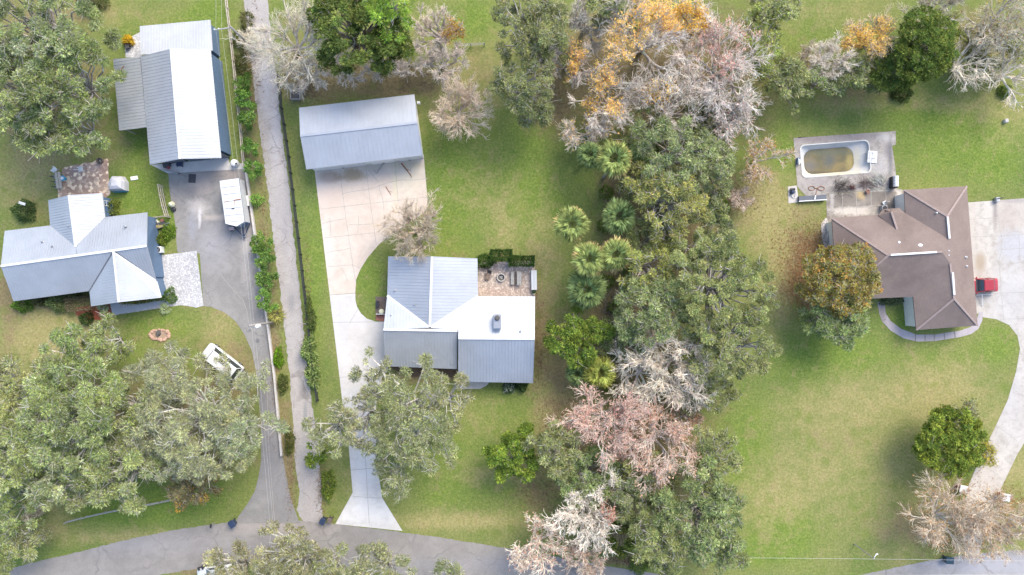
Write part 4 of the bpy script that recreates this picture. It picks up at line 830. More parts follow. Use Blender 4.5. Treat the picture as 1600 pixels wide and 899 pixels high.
# ---- cross-gabled house at left
lh = thing('house', 'cross-gabled house with white metal roof beside the paver pad and asphalt driveway', 'house', P(120, 400))
ze, zr = 2.8, 4.9
sl = [[(7, 361, ze), (78, 352.5, ze), (118, 386, 4.3), (119, 399.5, zr), (1, 416, zr)],
      [(164, 339.5, ze), (230, 332, ze), (229, 384.5, zr), (120, 399.5, zr), (118.5, 386, 4.3)],
      [(1, 416, zr), (176, 391.8, zr), (139.5, 455, ze), (21, 471, ze)],
      [(178, 391.5, zr), (229, 384.5, zr), (243, 437, 2.85)],
      [(75, 313, ze), (107.5, 305, 4.3), (118, 386, 4.3), (78, 352.5, ze)], [(107.5, 305, 4.3), (159.5, 302, ze), (164, 339.5, ze), (118, 386, 4.3)],
      [(177, 392.5, zr - .03), (185.5, 472.5, 4.75), (142, 479, ze), (139.5, 455, ze)], [(177, 392.5, zr - .03), (243, 437, 2.85), (250.5, 465.5, ze), (185.5, 472.5, 4.75)]]
roof_slopes(lh, sl, M['roof'], .34)
cap(lh, [((1, 416, zr), (229, 384.5, zr)), ((107.5, 305, 4.3), (118, 386, 4.3)), ((177, 392.5, zr), (185.5, 472.5, 4.75))], M['whitecap'], .28)
vm = MB(); vm.bar(P(177, 392.5, zr) + Vector((0, 0, .02)), P(139.5, 455, ze) + Vector((0, 0, .02)), .16, .04); vm.build('valley_flashing', M['wall_dark'], lh)
walls(lh, [((1, 416, zr), (229, 384.5, zr), (7, 361, ze), (230, 332, ze), (21, 471, ze), (243, 437, ze), .45, .3), ((107.5, 305, 4.3), (117, 380, 4.3), (75, 313, ze), (82, 380, ze), (159.5, 302, ze), (166, 375, ze), .4, .35), ((177, 396, zr), (185.5, 472.5, 4.75), (133, 400, ze), (142, 479, ze), (232, 396, ze), (250.5, 465.5, ze), .45, .35)], M['wall_blue'])
for px, py, z in ((66, 378, 3.8), (82, 385, 4.1), (195, 354, 3.8), (107, 354, 3.9)): vent(lh, px, py, z)
for y0, y1 in ((312, 320), (326, 334)):
    opening(lh, (P(159.0, y0, 2.7).x - .25, P(159, y0, 2.7).y), (P(160.2, y1, 2.7).x - .25, P(160, y1, 2.7).y), .9, 2.0, (1, 0), M['white'], M['glass'])
for y0, y1 in ((342, 352), (364, 374)):
    opening(lh, (P(230, y0, 2.7).x - .22, P(230, y0, 2.7).y), (P(230, y1, 2.7).x - .22, P(230, y1, 2.7).y), .9, 2.0, (1, 0), M['white'], M['glass'])
gt = MB(); gt.bar(P(244, 440, 2.7) + Vector((.05, 0, 0)), P(251, 465, 2.7) + Vector((.05, 0, 0)), .12, .10); gt.build('gutter', M['whitecap'], lh)

# ---- brown hipped house at right
rh = thing('house', 'brown shingled hip-roofed house between the empty pool and the concrete driveway', 'house', P(1420, 410))
ze, zr, zm = 2.7, 4.6, 5.15
sl = [[(1413, 297, ze), (1511, 291, ze), (1480, 338, zr)],
      [(1413, 297, ze), (1480, 338, zr), (1483, 374, zr), (1415, 333, ze)],
      [(1511, 291, ze), (1528, 509, ze), (1491, 467, zr), (1485, 412, zr), (1472, 393.5, zm), (1483, 374, zr), (1480, 338, zr)],
      [(1300, 341, ze), (1415, 333, ze), (1483, 374, zr), (1472, 393.5, zm), (1388, 399, zm)],
      [(1300, 341, ze), (1388, 399, zm), (1309, 469, ze)],
      [(1388, 399, zm), (1472, 393.5, zm), (1485, 412, zr), (1427, 464, ze), (1309, 469, ze)],
      [(1485, 412, zr), (1491, 467, zr), (1432, 516, ze), (1427, 464, ze)],
      [(1491, 467, zr), (1528, 509, ze), (1432, 516, ze)]]
roof_slopes(rh, sl, M['shingle'], 0)
roof_slopes(rh, [[(1380, 327, 2.7), (1393, 326, 2.75), (1393, 331, 3.55), (1402, 359, 3.6), (1372, 337, 2.8)], [(1393, 326, 2.75), (1405, 325, 2.7), (1415, 334, 2.8), (1402, 359, 3.6), (1393, 331, 3.55)]], M['shingle'], 0, 'entry_roof', .04)
M['ridge_sh'] = plain("ridge_shingles", (.27, .21, .19), .95, var=.15, scale=5)
cap(rh, [((1413, 297, ze), (1480, 338, zr)), ((1511, 291, ze), (1480, 338, zr)), ((1300, 341, ze), (1388, 399, zm)), ((1388, 399, zm), (1309, 469, ze)), ((1491, 467, zr), (1432, 516, ze)), ((1491, 467, zr), (1528, 509, ze)), ((1388, 399, zm), (1472, 393.5, zm)), ((1480, 338, zr), (1483, 374, zr)), ((1485, 412, zr), (1491, 467, zr)), ((1393, 331, 3.62), (1402, 359, 3.66))], M['ridge_sh'], .26, 'hip_cap', .03)
for s_ in (((1391, 398.6, zm), (1463, 394, zm)), ((1480, 339, zr), (1483, 373, zr)), ((1488, 426, zr), (1490.5, 461, zr))):
    v_ = MB(); v_.bar(P(*s_[0]) + Vector((0, 0, .09)), P(*s_[1]) + Vector((0, 0, .09)), .24, .12); v_.build('ridge_vent', M['white'], rh)
for px, py, z, r_, hh in ((1404, 379, 4.3, .16, .35), (1462, 333, 4.0, .1, .5), (1482, 392, 4.6, .08, .3), (1482, 399, 4.6, .08, .3), (1510, 402, 3.4, .08, .3), (1511, 416, 3.4, .08, .3)): vent(rh, px, py, z, r_, hh, M['white'])
vd = MB(); vd.lathe(P(1438, 386, 4.65) - Vector((0, 0, .15)), [(.42, 0), (.42, .18), (.38, .26), (.25, .32), (.05, .35)], 18); vd.build('roof_turbine', M['white'], rh)
mb = MB()
def inset(pts, k):
    cx = sum(p.x for p in pts) / len(pts); cy = sum(p.y for p in pts) / len(pts); out = []
    for p in pts:
        d = Vector((p.x - cx, p.y - cy)); out.append((cx + d.x * (1 - k / max(abs(d.x), abs(d.y), .5)), cy + d.y * (1 - k / max(abs(d.x), abs(d.y), .5))))
    return out
mb.prism(inset([P(*p) for p in ((1300, 341, ze), (1480, 335, ze), (1480, 466, ze), (1309, 469, ze))], .5), 0, 2.5)
mb.prism(inset([P(*p) for p in ((1413, 297, ze), (1511, 291, ze), (1528, 509, ze), (1432, 516, ze))], .42), 0, 2.505)
mb.build('wall', M['wall_white'], rh)
for x0, x1 in ((1445, 1462), (1490, 1508)): opening(rh, (P(x0, 0, 0).x * .97, P(0, 512.4, 2.7).y + .46), (P(x1, 0, 0).x * .97, P(0, 512.4, 2.7).y + .46), .9, 2.0, (0, -1), M['white'], M['glass'])
# ------------------------------------------------------------------ swimming pool
pl = thing('swimming_pool', 'drained white swimming pool with murky green water left in the bottom', 'pool', P(1305, 249))
def loopw(pts, z): return [Vector((P(*p).x, P(*p).y, z)) for p in pts]
n = len(pool_out)
inner = []
for i, p in enumerate(pool_out):     # barrel-shaped lower edge of the shell
    dx, dy = p[0] - POOLC[0], p[1] - POOLC[1]
    q = (POOLC[0] - 6 + dx * .78, POOLC[1] + .5 + dy * .84); t = abs(dx) / 53
    inner.append((q[0], POOLC[1] + .5 + (q[1] - POOLC[1] - .5) * (1.0 - .26 * t * t)))
inner = rr(POOLC[0] - 5, POOLC[1] + .5, 39.5, 19.5, 14, PROT)
cop = rr(POOLC[0], POOLC[1], 54.5, 26, 7.5, PROT); lip = rr(POOLC[0], POOLC[1], 53, 24.5, 7, PROT)
mb = MB(); L = [loopw(cop, .07), loopw(lip, .07), loopw(lip, -.25), loopw(inner, -.95), loopw([(POOLC[0] - 6 + (p[0] - POOLC[0]) * .6, POOLC[1] + (p[1] - POOLC[1]) * .6) for p in pool_out], -1.5), loopw(cop, .0)]
vs = [v for l in (L[5], L[0], L[1], L[2], L[3], L[4]) for v in l]
fs = [(k * n + i, k * n + (i + 1) % n, (k + 1) * n + (i + 1) % n, (k + 1) * n + i) for k in range(5) for i in range(n)] + [tuple(range(5 * n, 6 * n))]
M['pool'] = ground_sheet_mat("pool_plaster", (.54, .53, .51), (.62, .61, .58), fine=.06, stain_shade=[(1300, 270, 40, 5, (.70, .60, .38), .6, .6), (1343, 248, 5, 18, (.66, .58, .36), .5, .6), (1266, 262, 5, 10, (.5, .42, .30), .6, .6)])
mb.add(vs, fs); mb.build('shell', M['pool'], pl)
def water_mat():
    m, t, b = new_mat("murky_water"); p = coords(t); f = noise(t, p, .55, 5, .65, .8); f2 = noise(t, p, 2.2, 5, .7)
    c = mix(t, maprange(t, f, .38, .62), (.125, .112, .055), (.22, .165, .065)); k = blob(t, p, 1301, 247, 9, 14, .6, f, .9); c = mix(t, math_(t, 'MULTIPLY', k, .8), c, (.095, .105, .095))
    for (x, y, rx, ry, cc, a) in ((1270, 257, 10, 10, (.14, .13, .12), .8), (1264, 240, 8, 4, (.10, .10, .08), .7), (1333, 250, 5, 14, (.34, .27, .09), .8), (1285, 268, 22, 2.5, (.09, .08, .05), .7), (1300, 236, 40, 4, (.12, .13, .08), .7)):
        c = mix(t, math_(t, 'MULTIPLY', blob(t, p, x, y, rx, ry, .6, f2, 1.0), a), c, cc)
    t.links.new(mix(t, maprange(t, f2, .55, .75, 0, .5), c, (.20, .165, .07)), b.inputs["Base Color"]); b.inputs["Roughness"].default_value = .12; b.inputs["Specular IOR Level"].default_value = .35
    bump(t, b, f2, .05, .02); return m
mb = MB(); ww = rr(POOLC[0] - 5, POOLC[1] + .5, 39, 19, 14, PROT)
mb.add(loopw(ww, -.93), [tuple(range(n))]); mb.build('water', water_mat(), pl)
lt = MB(); lt.bbox(P(1363, 245.5, .10), (1.25, 1.6, .10), PROT, .03)
for k in range(3): lt.box(P(1359.5 + k * 4, 245.5, .17), (.08, 1.35, .05), PROT)
st = lt.build('step_unit', M['white'], pl)
rl = MB(); q0 = P(1357, 240, 0); q1 = P(1357, 247, 0)
for q in (P(1355.5, 241, 0), P(1356.5, 249, 0)): rl = MB(); rl.tube([q + Vector((.5, 0, .05)), q + Vector((.45, 0, .75)), q + Vector((.2, 0, .95)), q + Vector((-.3, 0, .8)), q + Vector((-.5, 0, .0))], .025, 6); rl.build('ladder_rail', M['metal'], pl)

# diving stand: white triangular board with a dark base
t = thing('diving_board', 'white wedge diving board on a dark stand at the left end of the pool', 'diving board', P(1250, 252))
mb = MB(); a, b_, c_ = P(1247.5, 247.5, .55), P(1248.5, 258, .55), P(1253.5, 251.5, .55); mb.prism([a, b_, c_], .45, .55); mb.build('board', M['white'], t)
mb = MB(); mb.bbox(P(1247, 251.5, .22), (.35, .8, .42), PROT, .03); mb.build('stand', M['wall_blue'], t)

t = thing('pool_pump', 'pool pump with dark motor on the small slab left of the pool deck', 'pump', P(1238, 297))
mb = MB(); c = P(1238, 297, .3); mb.tube([c + Vector((-.25, .05, 0)), c + Vector((.35, .1, 0))], .17, 12); mb.build('motor', M['black'], t)
mb = MB(); mb.lathe(P(1237, 301, .03), [(.24, 0), (.26, .3), (.24, .5), (.1, .58)], 14); mb.build('filter_tank', M['navy'], t)
mb = MB(); mb.tube([P(1236, 305, .1), P(1239, 309, .1), P(1242, 309, .1), P(1242, 305, .1), P(1246, 303, .1)], .05, 8); mb.tube([P(1241, 296, .15), P(1244, 299, .15), P(1243, 305, .15)], .05, 8); mb.build('pipe', M['whitecap'], t)

t = thing('planter_trough', 'long dark trough with white rim along the lower left pool deck edge', 'trough', P(1268, 312))
mb = MB(); ang = R(3.5); c = P(1269, 309.5, .25); mb.box(c, (3.6, .62, .46), ang); mb.build('basin', M['wall_dark'], t)
mb = MB(); d = Matrix.Rotation(ang, 3, 'Z') @ Vector((1, 0, 0)); nn = Vector((-d.y, d.x, 0))
mb.bar(c - d * 1.85 - nn * .36 + Vector((0, 0, .2)), c + d * 1.85 - nn * .36 + Vector((0, 0, .2)), .12, .12); mb.build('rim', M['white'], t)
mb = MB(); mb.bar(c + d * .2 - nn * .28 + Vector((0, 0, .28)), c + d * .35 + nn * .3 + Vector((0, 0, .28)), .16, .1); mb.build('bracket', M['white'], t)

t = thing('hose', 'brown garden hose coiled in two loops on the pool deck above the trough', 'hose', P(1275, 296))
mb = MB(); pts = []
for k in range(46):
    a = k / 45 * 4 * math.pi; cx = 1268.5 if k < 23 else 1283.5; pts.append(P(cx + math.cos(a) * 5 * (1 if k < 23 else -1), 294.5 + math.sin(a) * 3.2, .06 + .001 * k))
pts += [P(1276, 299, .06), P(1275, 304, .06)]; mb.tube(pts, .035, 6); mb.build('coil', M['rust'], t)

t = thing('gas_grill', 'silver steel grill cart at the lower right corner of the pool deck', 'grill', P(1394, 286))
mb = MB(); c = P(1394, 286, .0); mb.bbox(c + Vector((0, 0, .42)), (.75, 1.5, .80), R(-3), .04); mb.build('cabinet', M['black'], t)
mb = MB(); mb.tube([c + Vector((0, .78, .88)), c + Vector((0, -.62, .88))], .34, 14); mb.build('hood', M['whitecap'], t)
mb = MB(); [mb.bar(c + Vector((-.4, y, 1.12)), c + Vector((.36, y, 1.12)), .04, .04) for y in (.5, .15, -.2)]; mb.bar(c + Vector((-.42, .6, .9)), c + Vector((-.42, -.5, .9)), .05, .05); mb.build('handle', M['black'], t)

t = thing('chair', 'overturned white chair on the pool patio beside the entry roof', 'chair', P(1382.5, 317))
mb = MB(); c = P(1382.5, 317, .25); mb.bbox(c, (.5, .45, .06), .5, .01); mb.build('seat', M['white'], t); mb = MB(); mb.bar(c + Vector((.22, .1, 0)), c + Vector((.28, .14, .45)), .42, .05); mb.build('backrest', M['white'], t)
mb = MB(); [mb.bar(c + Vector((x, y, -.25)), c + Vector((x, y, 0)), .04, .04) for x in (-.18, .18) for y in (-.16, .16)]; mb.build('leg', M['white'], t)
t = thing('air_conditioner', 'grey condenser unit on the patio against the entry roof', 'air conditioner', P(1378, 326))
mb = MB(); c = P(1378, 326, 0); mb.bbox(c + Vector((0, 0, .38)), (.7, .7, .74), .05, .03); mb.build('casing', M['metal'], t); mb = MB(); mb.lathe(c + Vector((0, 0, .755)), [(.29, 0), (.29, .02), (.08, .03)], 16); mb.build('fan_grille', M['black'], t)
t = thing('air_conditioner', 'white two-fan condenser in the corner beside the shingled roof', 'air conditioner', P(1408, 320))
mb = MB(); c = P(1409, 318, 0); mb.bbox(c + Vector((0, 0, .45)), (.62, 1.7, .88), .05, .03); mb.build('casing', M['white'], t)
for k in (-.42, .42):
    mb = MB(); mb.lathe(c + Vector((0, k, .89)), [(.25, 0), (.25, .02), (.06, .03)], 14); mb.build('fan_grille', M['black'], t)
t = thing('flower_pot', 'dark red pot on the upper edge of the grimy patio', 'pot', P(1354, 300))
mb = MB(); mb.lathe(P(1354, 300, .02), [(.16, 0), (.24, .35), (.26, .36), (.22, .37), (.2, .3)], 14); mb.build('pot', M['brick'], t); mb = MB(); mb.lathe(P(1354, 300, .3), [(.2, 0), (.05, .05)], 12); mb.build('soil', M['ash'], t)
t = thing('bench', 'narrow grey bench on the path left of the brown house', 'bench', P(1293, 372))
mb = MB(); c = P(1293.5, 372, 0); mb.bbox(c + Vector((0, 0, .45)), (.42, 1.9, .06), R(-5), .01); mb.build('seat', M['wood_grey'], t)
for k in (-.75, .75):
    mb = MB(); mb.box(c + Vector((0, k, .21)), (.36, .08, .42)); mb.build('leg', M['wood_grey'], t)
# brush dumped on the pool patio
def brush(name, label, cat, px, py, r, n, col, z=.03, L=(.5, 1.4), rad=.022, seed=1, dirn=None):
    r_ = np.random.default_rng(seed); c = P(px, py); root = thing(name, label, cat, c)
    a = r_.uniform(0, 6.28, n) if dirn is None else r_.normal(dirn, .5, n); p = np.stack([c.x + r_.normal(0, r * S * .5, n), c.y + r_.normal(0, r * S * .5, n), r_.uniform(z, z + .25, n)], 1)
    q = p + np.stack([np.cos(a), np.sin(a), r_.uniform(-.1, .25, n)], 1) * r_.uniform(*L, n)[:, None]; q[:, 2] = np.maximum(q[:, 2], z)
    V, F, C = prisms(p, q, np.full(n, rad), np.full(n, rad * .5), tinted(col, n, r_, .25)); np_mesh('twigs', V, F, BARK, root, C)
    b = q + r_.normal(0, .05, q.shape); V, F, C = prisms(p * .5 + q * .5, b + r_.normal(0, .25, q.shape) * np.array([1, 1, .3]), np.full(n, rad * .6), np.full(n, rad * .3), tinted(col, n, r_, .25)); np_mesh('twigs', V, F, BARK, root, C)
    return root
brush('brush_pile', 'dark dead brush heaped on the pool deck above the patio edge', 'brush', 1310, 293, 14, 70, (.10, .085, .07), seed=2, dirn=.4)
brush('brush_pile', 'pale grey dry branches lying beside the silver grill', 'brush', 1376, 287, 10, 60, (.42, .44, .40), seed=3, dirn=2.3)
brush('brush_pile', 'small clump of dark twigs at the centre of the pool deck edge', 'brush', 1352, 287, 6, 40, (.12, .09, .08), seed=4)
brush('brush_pile', 'small reddish dark debris heap on the pool deck by the patio edge', 'brush', 1331, 293, 3, 30, (.14, .07, .06), seed=5, L=(.2, .6))

# ------------------------------------------------------------------ fences and rails
def post_rail(name, label, pts, hgt, mat, step, rails=3, pw=.12, rw=.05, rh=.12, cat='fence', group=None, cap_=None):
    w_ = [P(*p) for p in pts]; root = thing(name, label, cat, w_[0], group)
    seg = [(w_[i + 1] - w_[i]).length for i in range(len(w_) - 1)]; tot = sum(seg); k = max(1, int(round(tot / step))); pos = []
    for j in range(k + 1):
        d = tot * j / k; i = 0
        while i < len(seg) - 1 and d > seg[i]: d -= seg[i]; i += 1
        pos.append(w_[i].lerp(w_[i + 1], min(1, d / seg[i])))
    for p in pos:
        mb = MB(); mb.bbox(p + Vector((0, 0, hgt / 2)), (pw, pw, hgt + .1), 0, .02)
        if cap_: mb.bbox(p + Vector((0, 0, hgt + .07)), (pw * 1.5, pw * 1.5, .05), 0, .01)
        mb.build('post', mat, root)
    mb = MB()
    for j in range(len(pos) - 1):
        for r_ in range(rails): z = hgt * (r_ + .75) / (rails - .1); mb.bar(pos[j] + Vector((0, 0, z)), pos[j + 1] + Vector((0, 0, z)), rw, rh)
    mb.build('rail', mat, root); return root
post_rail('rail_fence', 'long black three-rail fence between the lane and the concrete driveway', [(438, 120), (442, 170), (452, 235), (461, 310), (469.5, 380), (478, 455), (485, 512), (492, 575), (498, 625)], 1.25, M['black'], 2.2, 3, .15, .07, .13)
post_rail('wooden_fence', 'tan wooden rail fence between the workshop and the lane', [(354, -40), (356, 0), (361, 40), (367, 90), (373, 150), (379, 205), (384, 262)], 1.1, M['wood'], 2.4, 2, .14, .12, .10)
post_rail('board_fence', 'short weathered board fence at the left edge of the driveway beside the green grass', [(255, 291), (259, 315), (266, 340)], 1.5, M['wood'], 1.3, 3, .12, .06, .14)
post_rail('board_fence', 'low weathered fence running from the house corner to the short board fence', [(236, 342), (266, 338)], 1.1, M['wood'], 1.3, 2, .1, .05, .1)
post_rail('split_rail_fence', 'grey split-rail fence slanting across the lawn above the road', [(107, 814), (150, 803), (200, 793), (245, 785), (282, 777)], .95, M['wood_grey'], 2.6, 2, .14, .10, .10)
post_rail('wooden_fence', 'old grey wooden fence in the undergrowth at the lower left edge', [(42, 766), (48, 790), (56, 826)], 1.2, M['wood'], 2.2, 3, .13, .08, .12)
post_rail('wooden_fence', 'end of a grey fence at the left picture edge beside the tan lawn', [(-6, 555), (2, 573)], 1.2, M['wood_grey'], 2.0, 3, .12, .07, .12)
post_rail('gate', 'low wire gate with a dark latch post across the grass strip at the top', [(715, 73), (742, 72), (757, 71)], 1.0, M['wood_grey'], 1.9, 3, .10, .04, .05, cat='gate')
mb = MB(); w_ = [P(*p) for p in ((385, 264), (390, 300), (399, 365), (410, 440), (420, 512), (430, 590), (441, 712))]
for i in range(len(w_) - 1):
    mb.bar(w_[i] + Vector((0, 0, .22)), w_[i + 1] + Vector((0, 0, .22)), .26, .44)
o = mb.build('retaining_wall', M['conc'], None, org=w_[0]); tag(o, 'low pale concrete edging wall along the right side of the asphalt driveway', 'wall')

# ------------------------------------------------------------------ utility poles and cables
def pole(label, px, py, z, base=None, arm=None, lamp=False):
    c = P(px, py, z); root = thing('utility_pole', label, 'pole', (c.x, c.y, 0)); mb = MB(); mb.tube([(c.x, c.y, -.2), (c.x, c.y, z * .5), (c.x, c.y, z + .3)], [.17, .15, .12], 12); mb.build('post', M['pole'], root, True)
    if arm:
        mb = MB(); a = P(*arm[0], z); b2 = P(*arm[1], z); mb.bar(a, b2, .12, .12); ar = mb.build('crossarm', M['wood_grey'], root)
        for f in (.05, .3, .95):
            mb = MB(); mb.lathe(a.lerp(b2, f) + Vector((0, 0, .06)), [(.05, 0), (.09, .05), (.05, .1), (.08, .15), (.03, .2)], 8); mb.build('insulator', M['white'], ar)
    return root
pole('brown utility pole with a long side crossarm beside the workshop roof', 361, 43, 8.3, arm=((334, 47), (362, 43)))
p2 = pole('utility pole with a white transformer leaning over the asphalt driveway', 391, 509, 8.4)
mb = MB(); c = P(402, 510, 7.7); mb.lathe(c + Vector((.05, 0, -.5)), [(.2, 0), (.26, .05), (.26, .75), (.2, .85), (.06, .88)], 14); mb.build('transformer', M['white'], p2)
mb = MB(); mb.bar(P(391, 509, 8.2), P(396, 513, 7.9), .08, .08); mb.lathe(P(390.5, 516, 7.6), [(.1, 0), (.12, .3), (.05, .4)], 10); mb.build('bracket', M['metal'], p2)
def cable(label, a, b_, sag=.5, r=.022, group=None, mat=None):
    a = Vector(a); b_ = Vector(b_); pts = [a.lerp(b_, t) - Vector((0, 0, sag * 4 * t * (1 - t))) for t in [i / 16 for i in range(17)]]
    mb = MB(); mb.tube(pts, r, 5, False); o = mb.build('power_cable', mat or M['wire'], None, org=a); tag(o, label, 'cable', group); return o
PC = 'cables strung along the lane'
A1, A2 = P(337, 46.5, 8.5), P(346, 46, 8.5); B1, B2 = P(393, 509, 8.5), P(397, 510, 8.4)
cable('outer thin cable running past the workshop down to the transformer pole', A1, B1, .5, .009, PC); cable('inner thin cable running past the workshop down to the transformer pole', A2, B2, .5, .009, PC)
cable('outer thin cable leaving the top crossarm towards the upper picture edge', P(333, -90, 8.5), A1, .3, .009, PC); cable('inner thin cable leaving the top crossarm towards the upper picture edge', P(341, -90, 8.5), A2, .3, .009, PC)
cable('left one of two thin cables over the lower asphalt driveway and road', B1, P(436, 1010, 8.5), .4, .009, PC); cable('right one of two thin cables over the lower asphalt driveway and road', B2, P(442, 1010, 8.4), .4, .009, PC)
cable('bright thick cable crossing the lower right lawn just above the road', P(700, 905, 8.6) if False else P(560, 906, 8.6), P(1900, 894, 8.6), -.2, .02, 'cables along the road'); 
cable('faint upper cable crossing the lower right lawn', P(1040, 871, 7.0), P(1800, 880, 7.0), .2, .014, 'cables along the road')
cable('lowest thin cable grazing the bottom picture edge over the road', P(1000, 903, 8.4), P(1900, 900, 8.4), 0, .018, 'cables along the road')
t = thing('street_lamp', 'white street lamp with curved arm at the lawn edge by the lower cables', 'street lamp', P(1369, 867))
c = P(1368, 875, 5.3); c.z = 0; mb = MB(); mb.tube([c, c + Vector((0, 0, 5.0))], [.07, .05], 8); mb.build('post', M['pole'], t); mb = MB()
mb.tube([c + Vector((0, 0, 5.0)), c + Vector((-.12, .1, 5.25)), c + Vector((-.12, .4, 5.35)), c + Vector((.1, .6, 5.3))], .045, 8); mb.build('arm', M['white'], t)
mb = MB(); mb.bbox(c + Vector((.2, .66, 5.25)), (.34, .16, .09), .3, .03); mb.build('lamp_head', M['white'], t)

# ------------------------------------------------------------------ vehicles
def wheel(parent, c, r, w_, axis, hub=None):
    a = Vector(axis).normalized(); mb = MB(); mb.tube([c - a * w_ / 2, c - a * w_ * .35, c + a * w_ * .35, c + a * w_ / 2], [r * .86, r, r, r * .86], 18); wl = mb.build('wheel', M['rubber'], parent, False)
    mb = MB(); mb.tube([c - a * (w_ / 2 + .01), c + a * (w_ / 2 + .01)], r * .55, 12); mb.build('rim', hub or M['metal'], wl); return wl
# white enclosed cargo trailer
A = P(345, 284, 2.5); 
def tp(px, py): return P(px, py, 2.5)
roofp = [tp(343.2, 283.2), tp(372.5, 279), tp(381.5, 346), tp(369.5, 353.6), tp(352.5, 349.5)]
t = thing('cargo_trailer', 'white enclosed cargo trailer with v-nose parked on the asphalt driveway', 'trailer', P(368, 318))
ctr = sum(roofp, Vector((0, 0, 0))) / 5
mb = MB(); mb.prism([(p.x, p.y) for p in roofp], .55, 2.42); mb.build('body', plain('shaded_white_panel', (.47, .47, .48), .45, var=.08), t)  # sides greyer than the white roof, their shade put into the colour
mb = MB(); q = [(ctr.x + (p.x - ctr.x) * 1.012, ctr.y + (p.y - ctr.y) * 1.008) for p in roofp]; mb.prism(q, 2.423, 2.5); rf = mb.build('roof', M['white'], t)
u = (roofp[2] - roofp[1]).normalized(); v = (roofp[1] - roofp[0]).normalized(); mb = MB()
for f in (.165, .33, .50, .665, .83, .985): a = roofp[0].lerp(roofp[4], f * .985) + v * .1; b_ = roofp[1].lerp(roofp[2], f) - v * .1; mb.bar(a + Vector((0, 0, .004)), b_ + Vector((0, 0, .004)), .075, .03)
mb.build('roof_bow', M['metal'], rf)
mb = MB(); mb.bar(roofp[1] + v * .03 + Vector((0, 0, -.05)), roofp[2] + v * .03 + Vector((0, 0, -.05)), .05, .12); mb.bar(roofp[0] - v * .03 + Vector((0, 0, -.05)), roofp[4] - v * .03 + Vector((0, 0, -.05)), .05, .12); mb.build('added_edge_rail', M['metal'], rf)  # added grey line that sets the sides off from the roof, for missing shade
mb = MB(); a = roofp[0].lerp(roofp[4], .50); b_ = roofp[1].lerp(roofp[2], .48)
mb.bar(a + v * .15 + Vector((0, 0, .02)), a.lerp(b_, .33) + Vector((0, 0, .02)), .07, .03); mb.bar(a.lerp(b_, .6) + Vector((0, 0, .02)), b_ - v * .05 + Vector((0, 0, .02)), .13, .03); mb.bar(a.lerp(b_, .62) + Vector((0, 0, .021)), a.lerp(b_, .62) + u * .75 + Vector((0, 0, .021)), .05, .03)
mb.build('rust_stain', M['rust'], rf)
mb = MB(); q = a.lerp(b_, .5) + u * 1.05; mb.bbox(q + Vector((0, 0, .03)), (.38, .12, .08), math.atan2(v.y, v.x), .02); mb.build('roof_vent', M['black'], rf)
mb = MB(); mb.bar(Vector((roofp[2].x, roofp[2].y, 1.2)) + u * .03, Vector((roofp[3].x, roofp[3].y, 1.2)) + u * .06, .05, 1.3); mb.build('nose_panel', M['wall_blue'], t)
fr = (roofp[3] + u * 1.25); mb = MB()
for p in (roofp[2], roofp[4]): mb.bar(Vector((p.x, p.y, .5)), Vector((fr.x, fr.y, .5)), .1, .12)
mb.bar(Vector((roofp[3].x, roofp[3].y, .5)), Vector((fr.x, fr.y, .5)) + u * .2, .1, .1); mb.build('hitch_frame', M['navy'], t)
mb = MB(); mb.tube([Vector((fr.x, fr.y, .02)) + v * .15, Vector((fr.x, fr.y, .85)) + v * .15], .05, 8); mb.build('jack', M['metal'], t)
for f in (.42, .55):
    a = roofp[1].lerp(roofp[2], f); wheel(t, Vector((a.x, a.y, .34)) + v * .04, .34, .2, v); a = roofp[0].lerp(roofp[4], f); wheel(t, Vector((a.x, a.y, .34)) - v * .04, .34, .2, v)
mb = MB(); a = roofp[1].lerp(roofp[2], .36); b_ = roofp[1].lerp(roofp[2], .61); mb.bar(Vector((a.x, a.y, .78)) + v * .16, Vector((b_.x, b_.y, .78)) + v * .16, .26, .05); mb.build('fender', M['whitecap'], t)
mb = MB(); mb.bbox(P(381, 343, 2.2), (.12, .12, .12), 0, .02); mb.build('marker_light', M['black'], t)
t = thing('storage_box', 'small pinkish box on a dark stand at the front of the cargo trailer', 'box', P(362, 358))
mb = MB(); mb.bbox(P(362, 357.5, .45), (.75, .42, .3), .15, .03); mb.build('box', plain("faded_pink_plastic", (.42, .31, .29), .6), t); mb = MB(); mb.bbox(P(360, 359, .15), (.35, .35, .3), .15, .02); mb.build('base', M['black'], t)

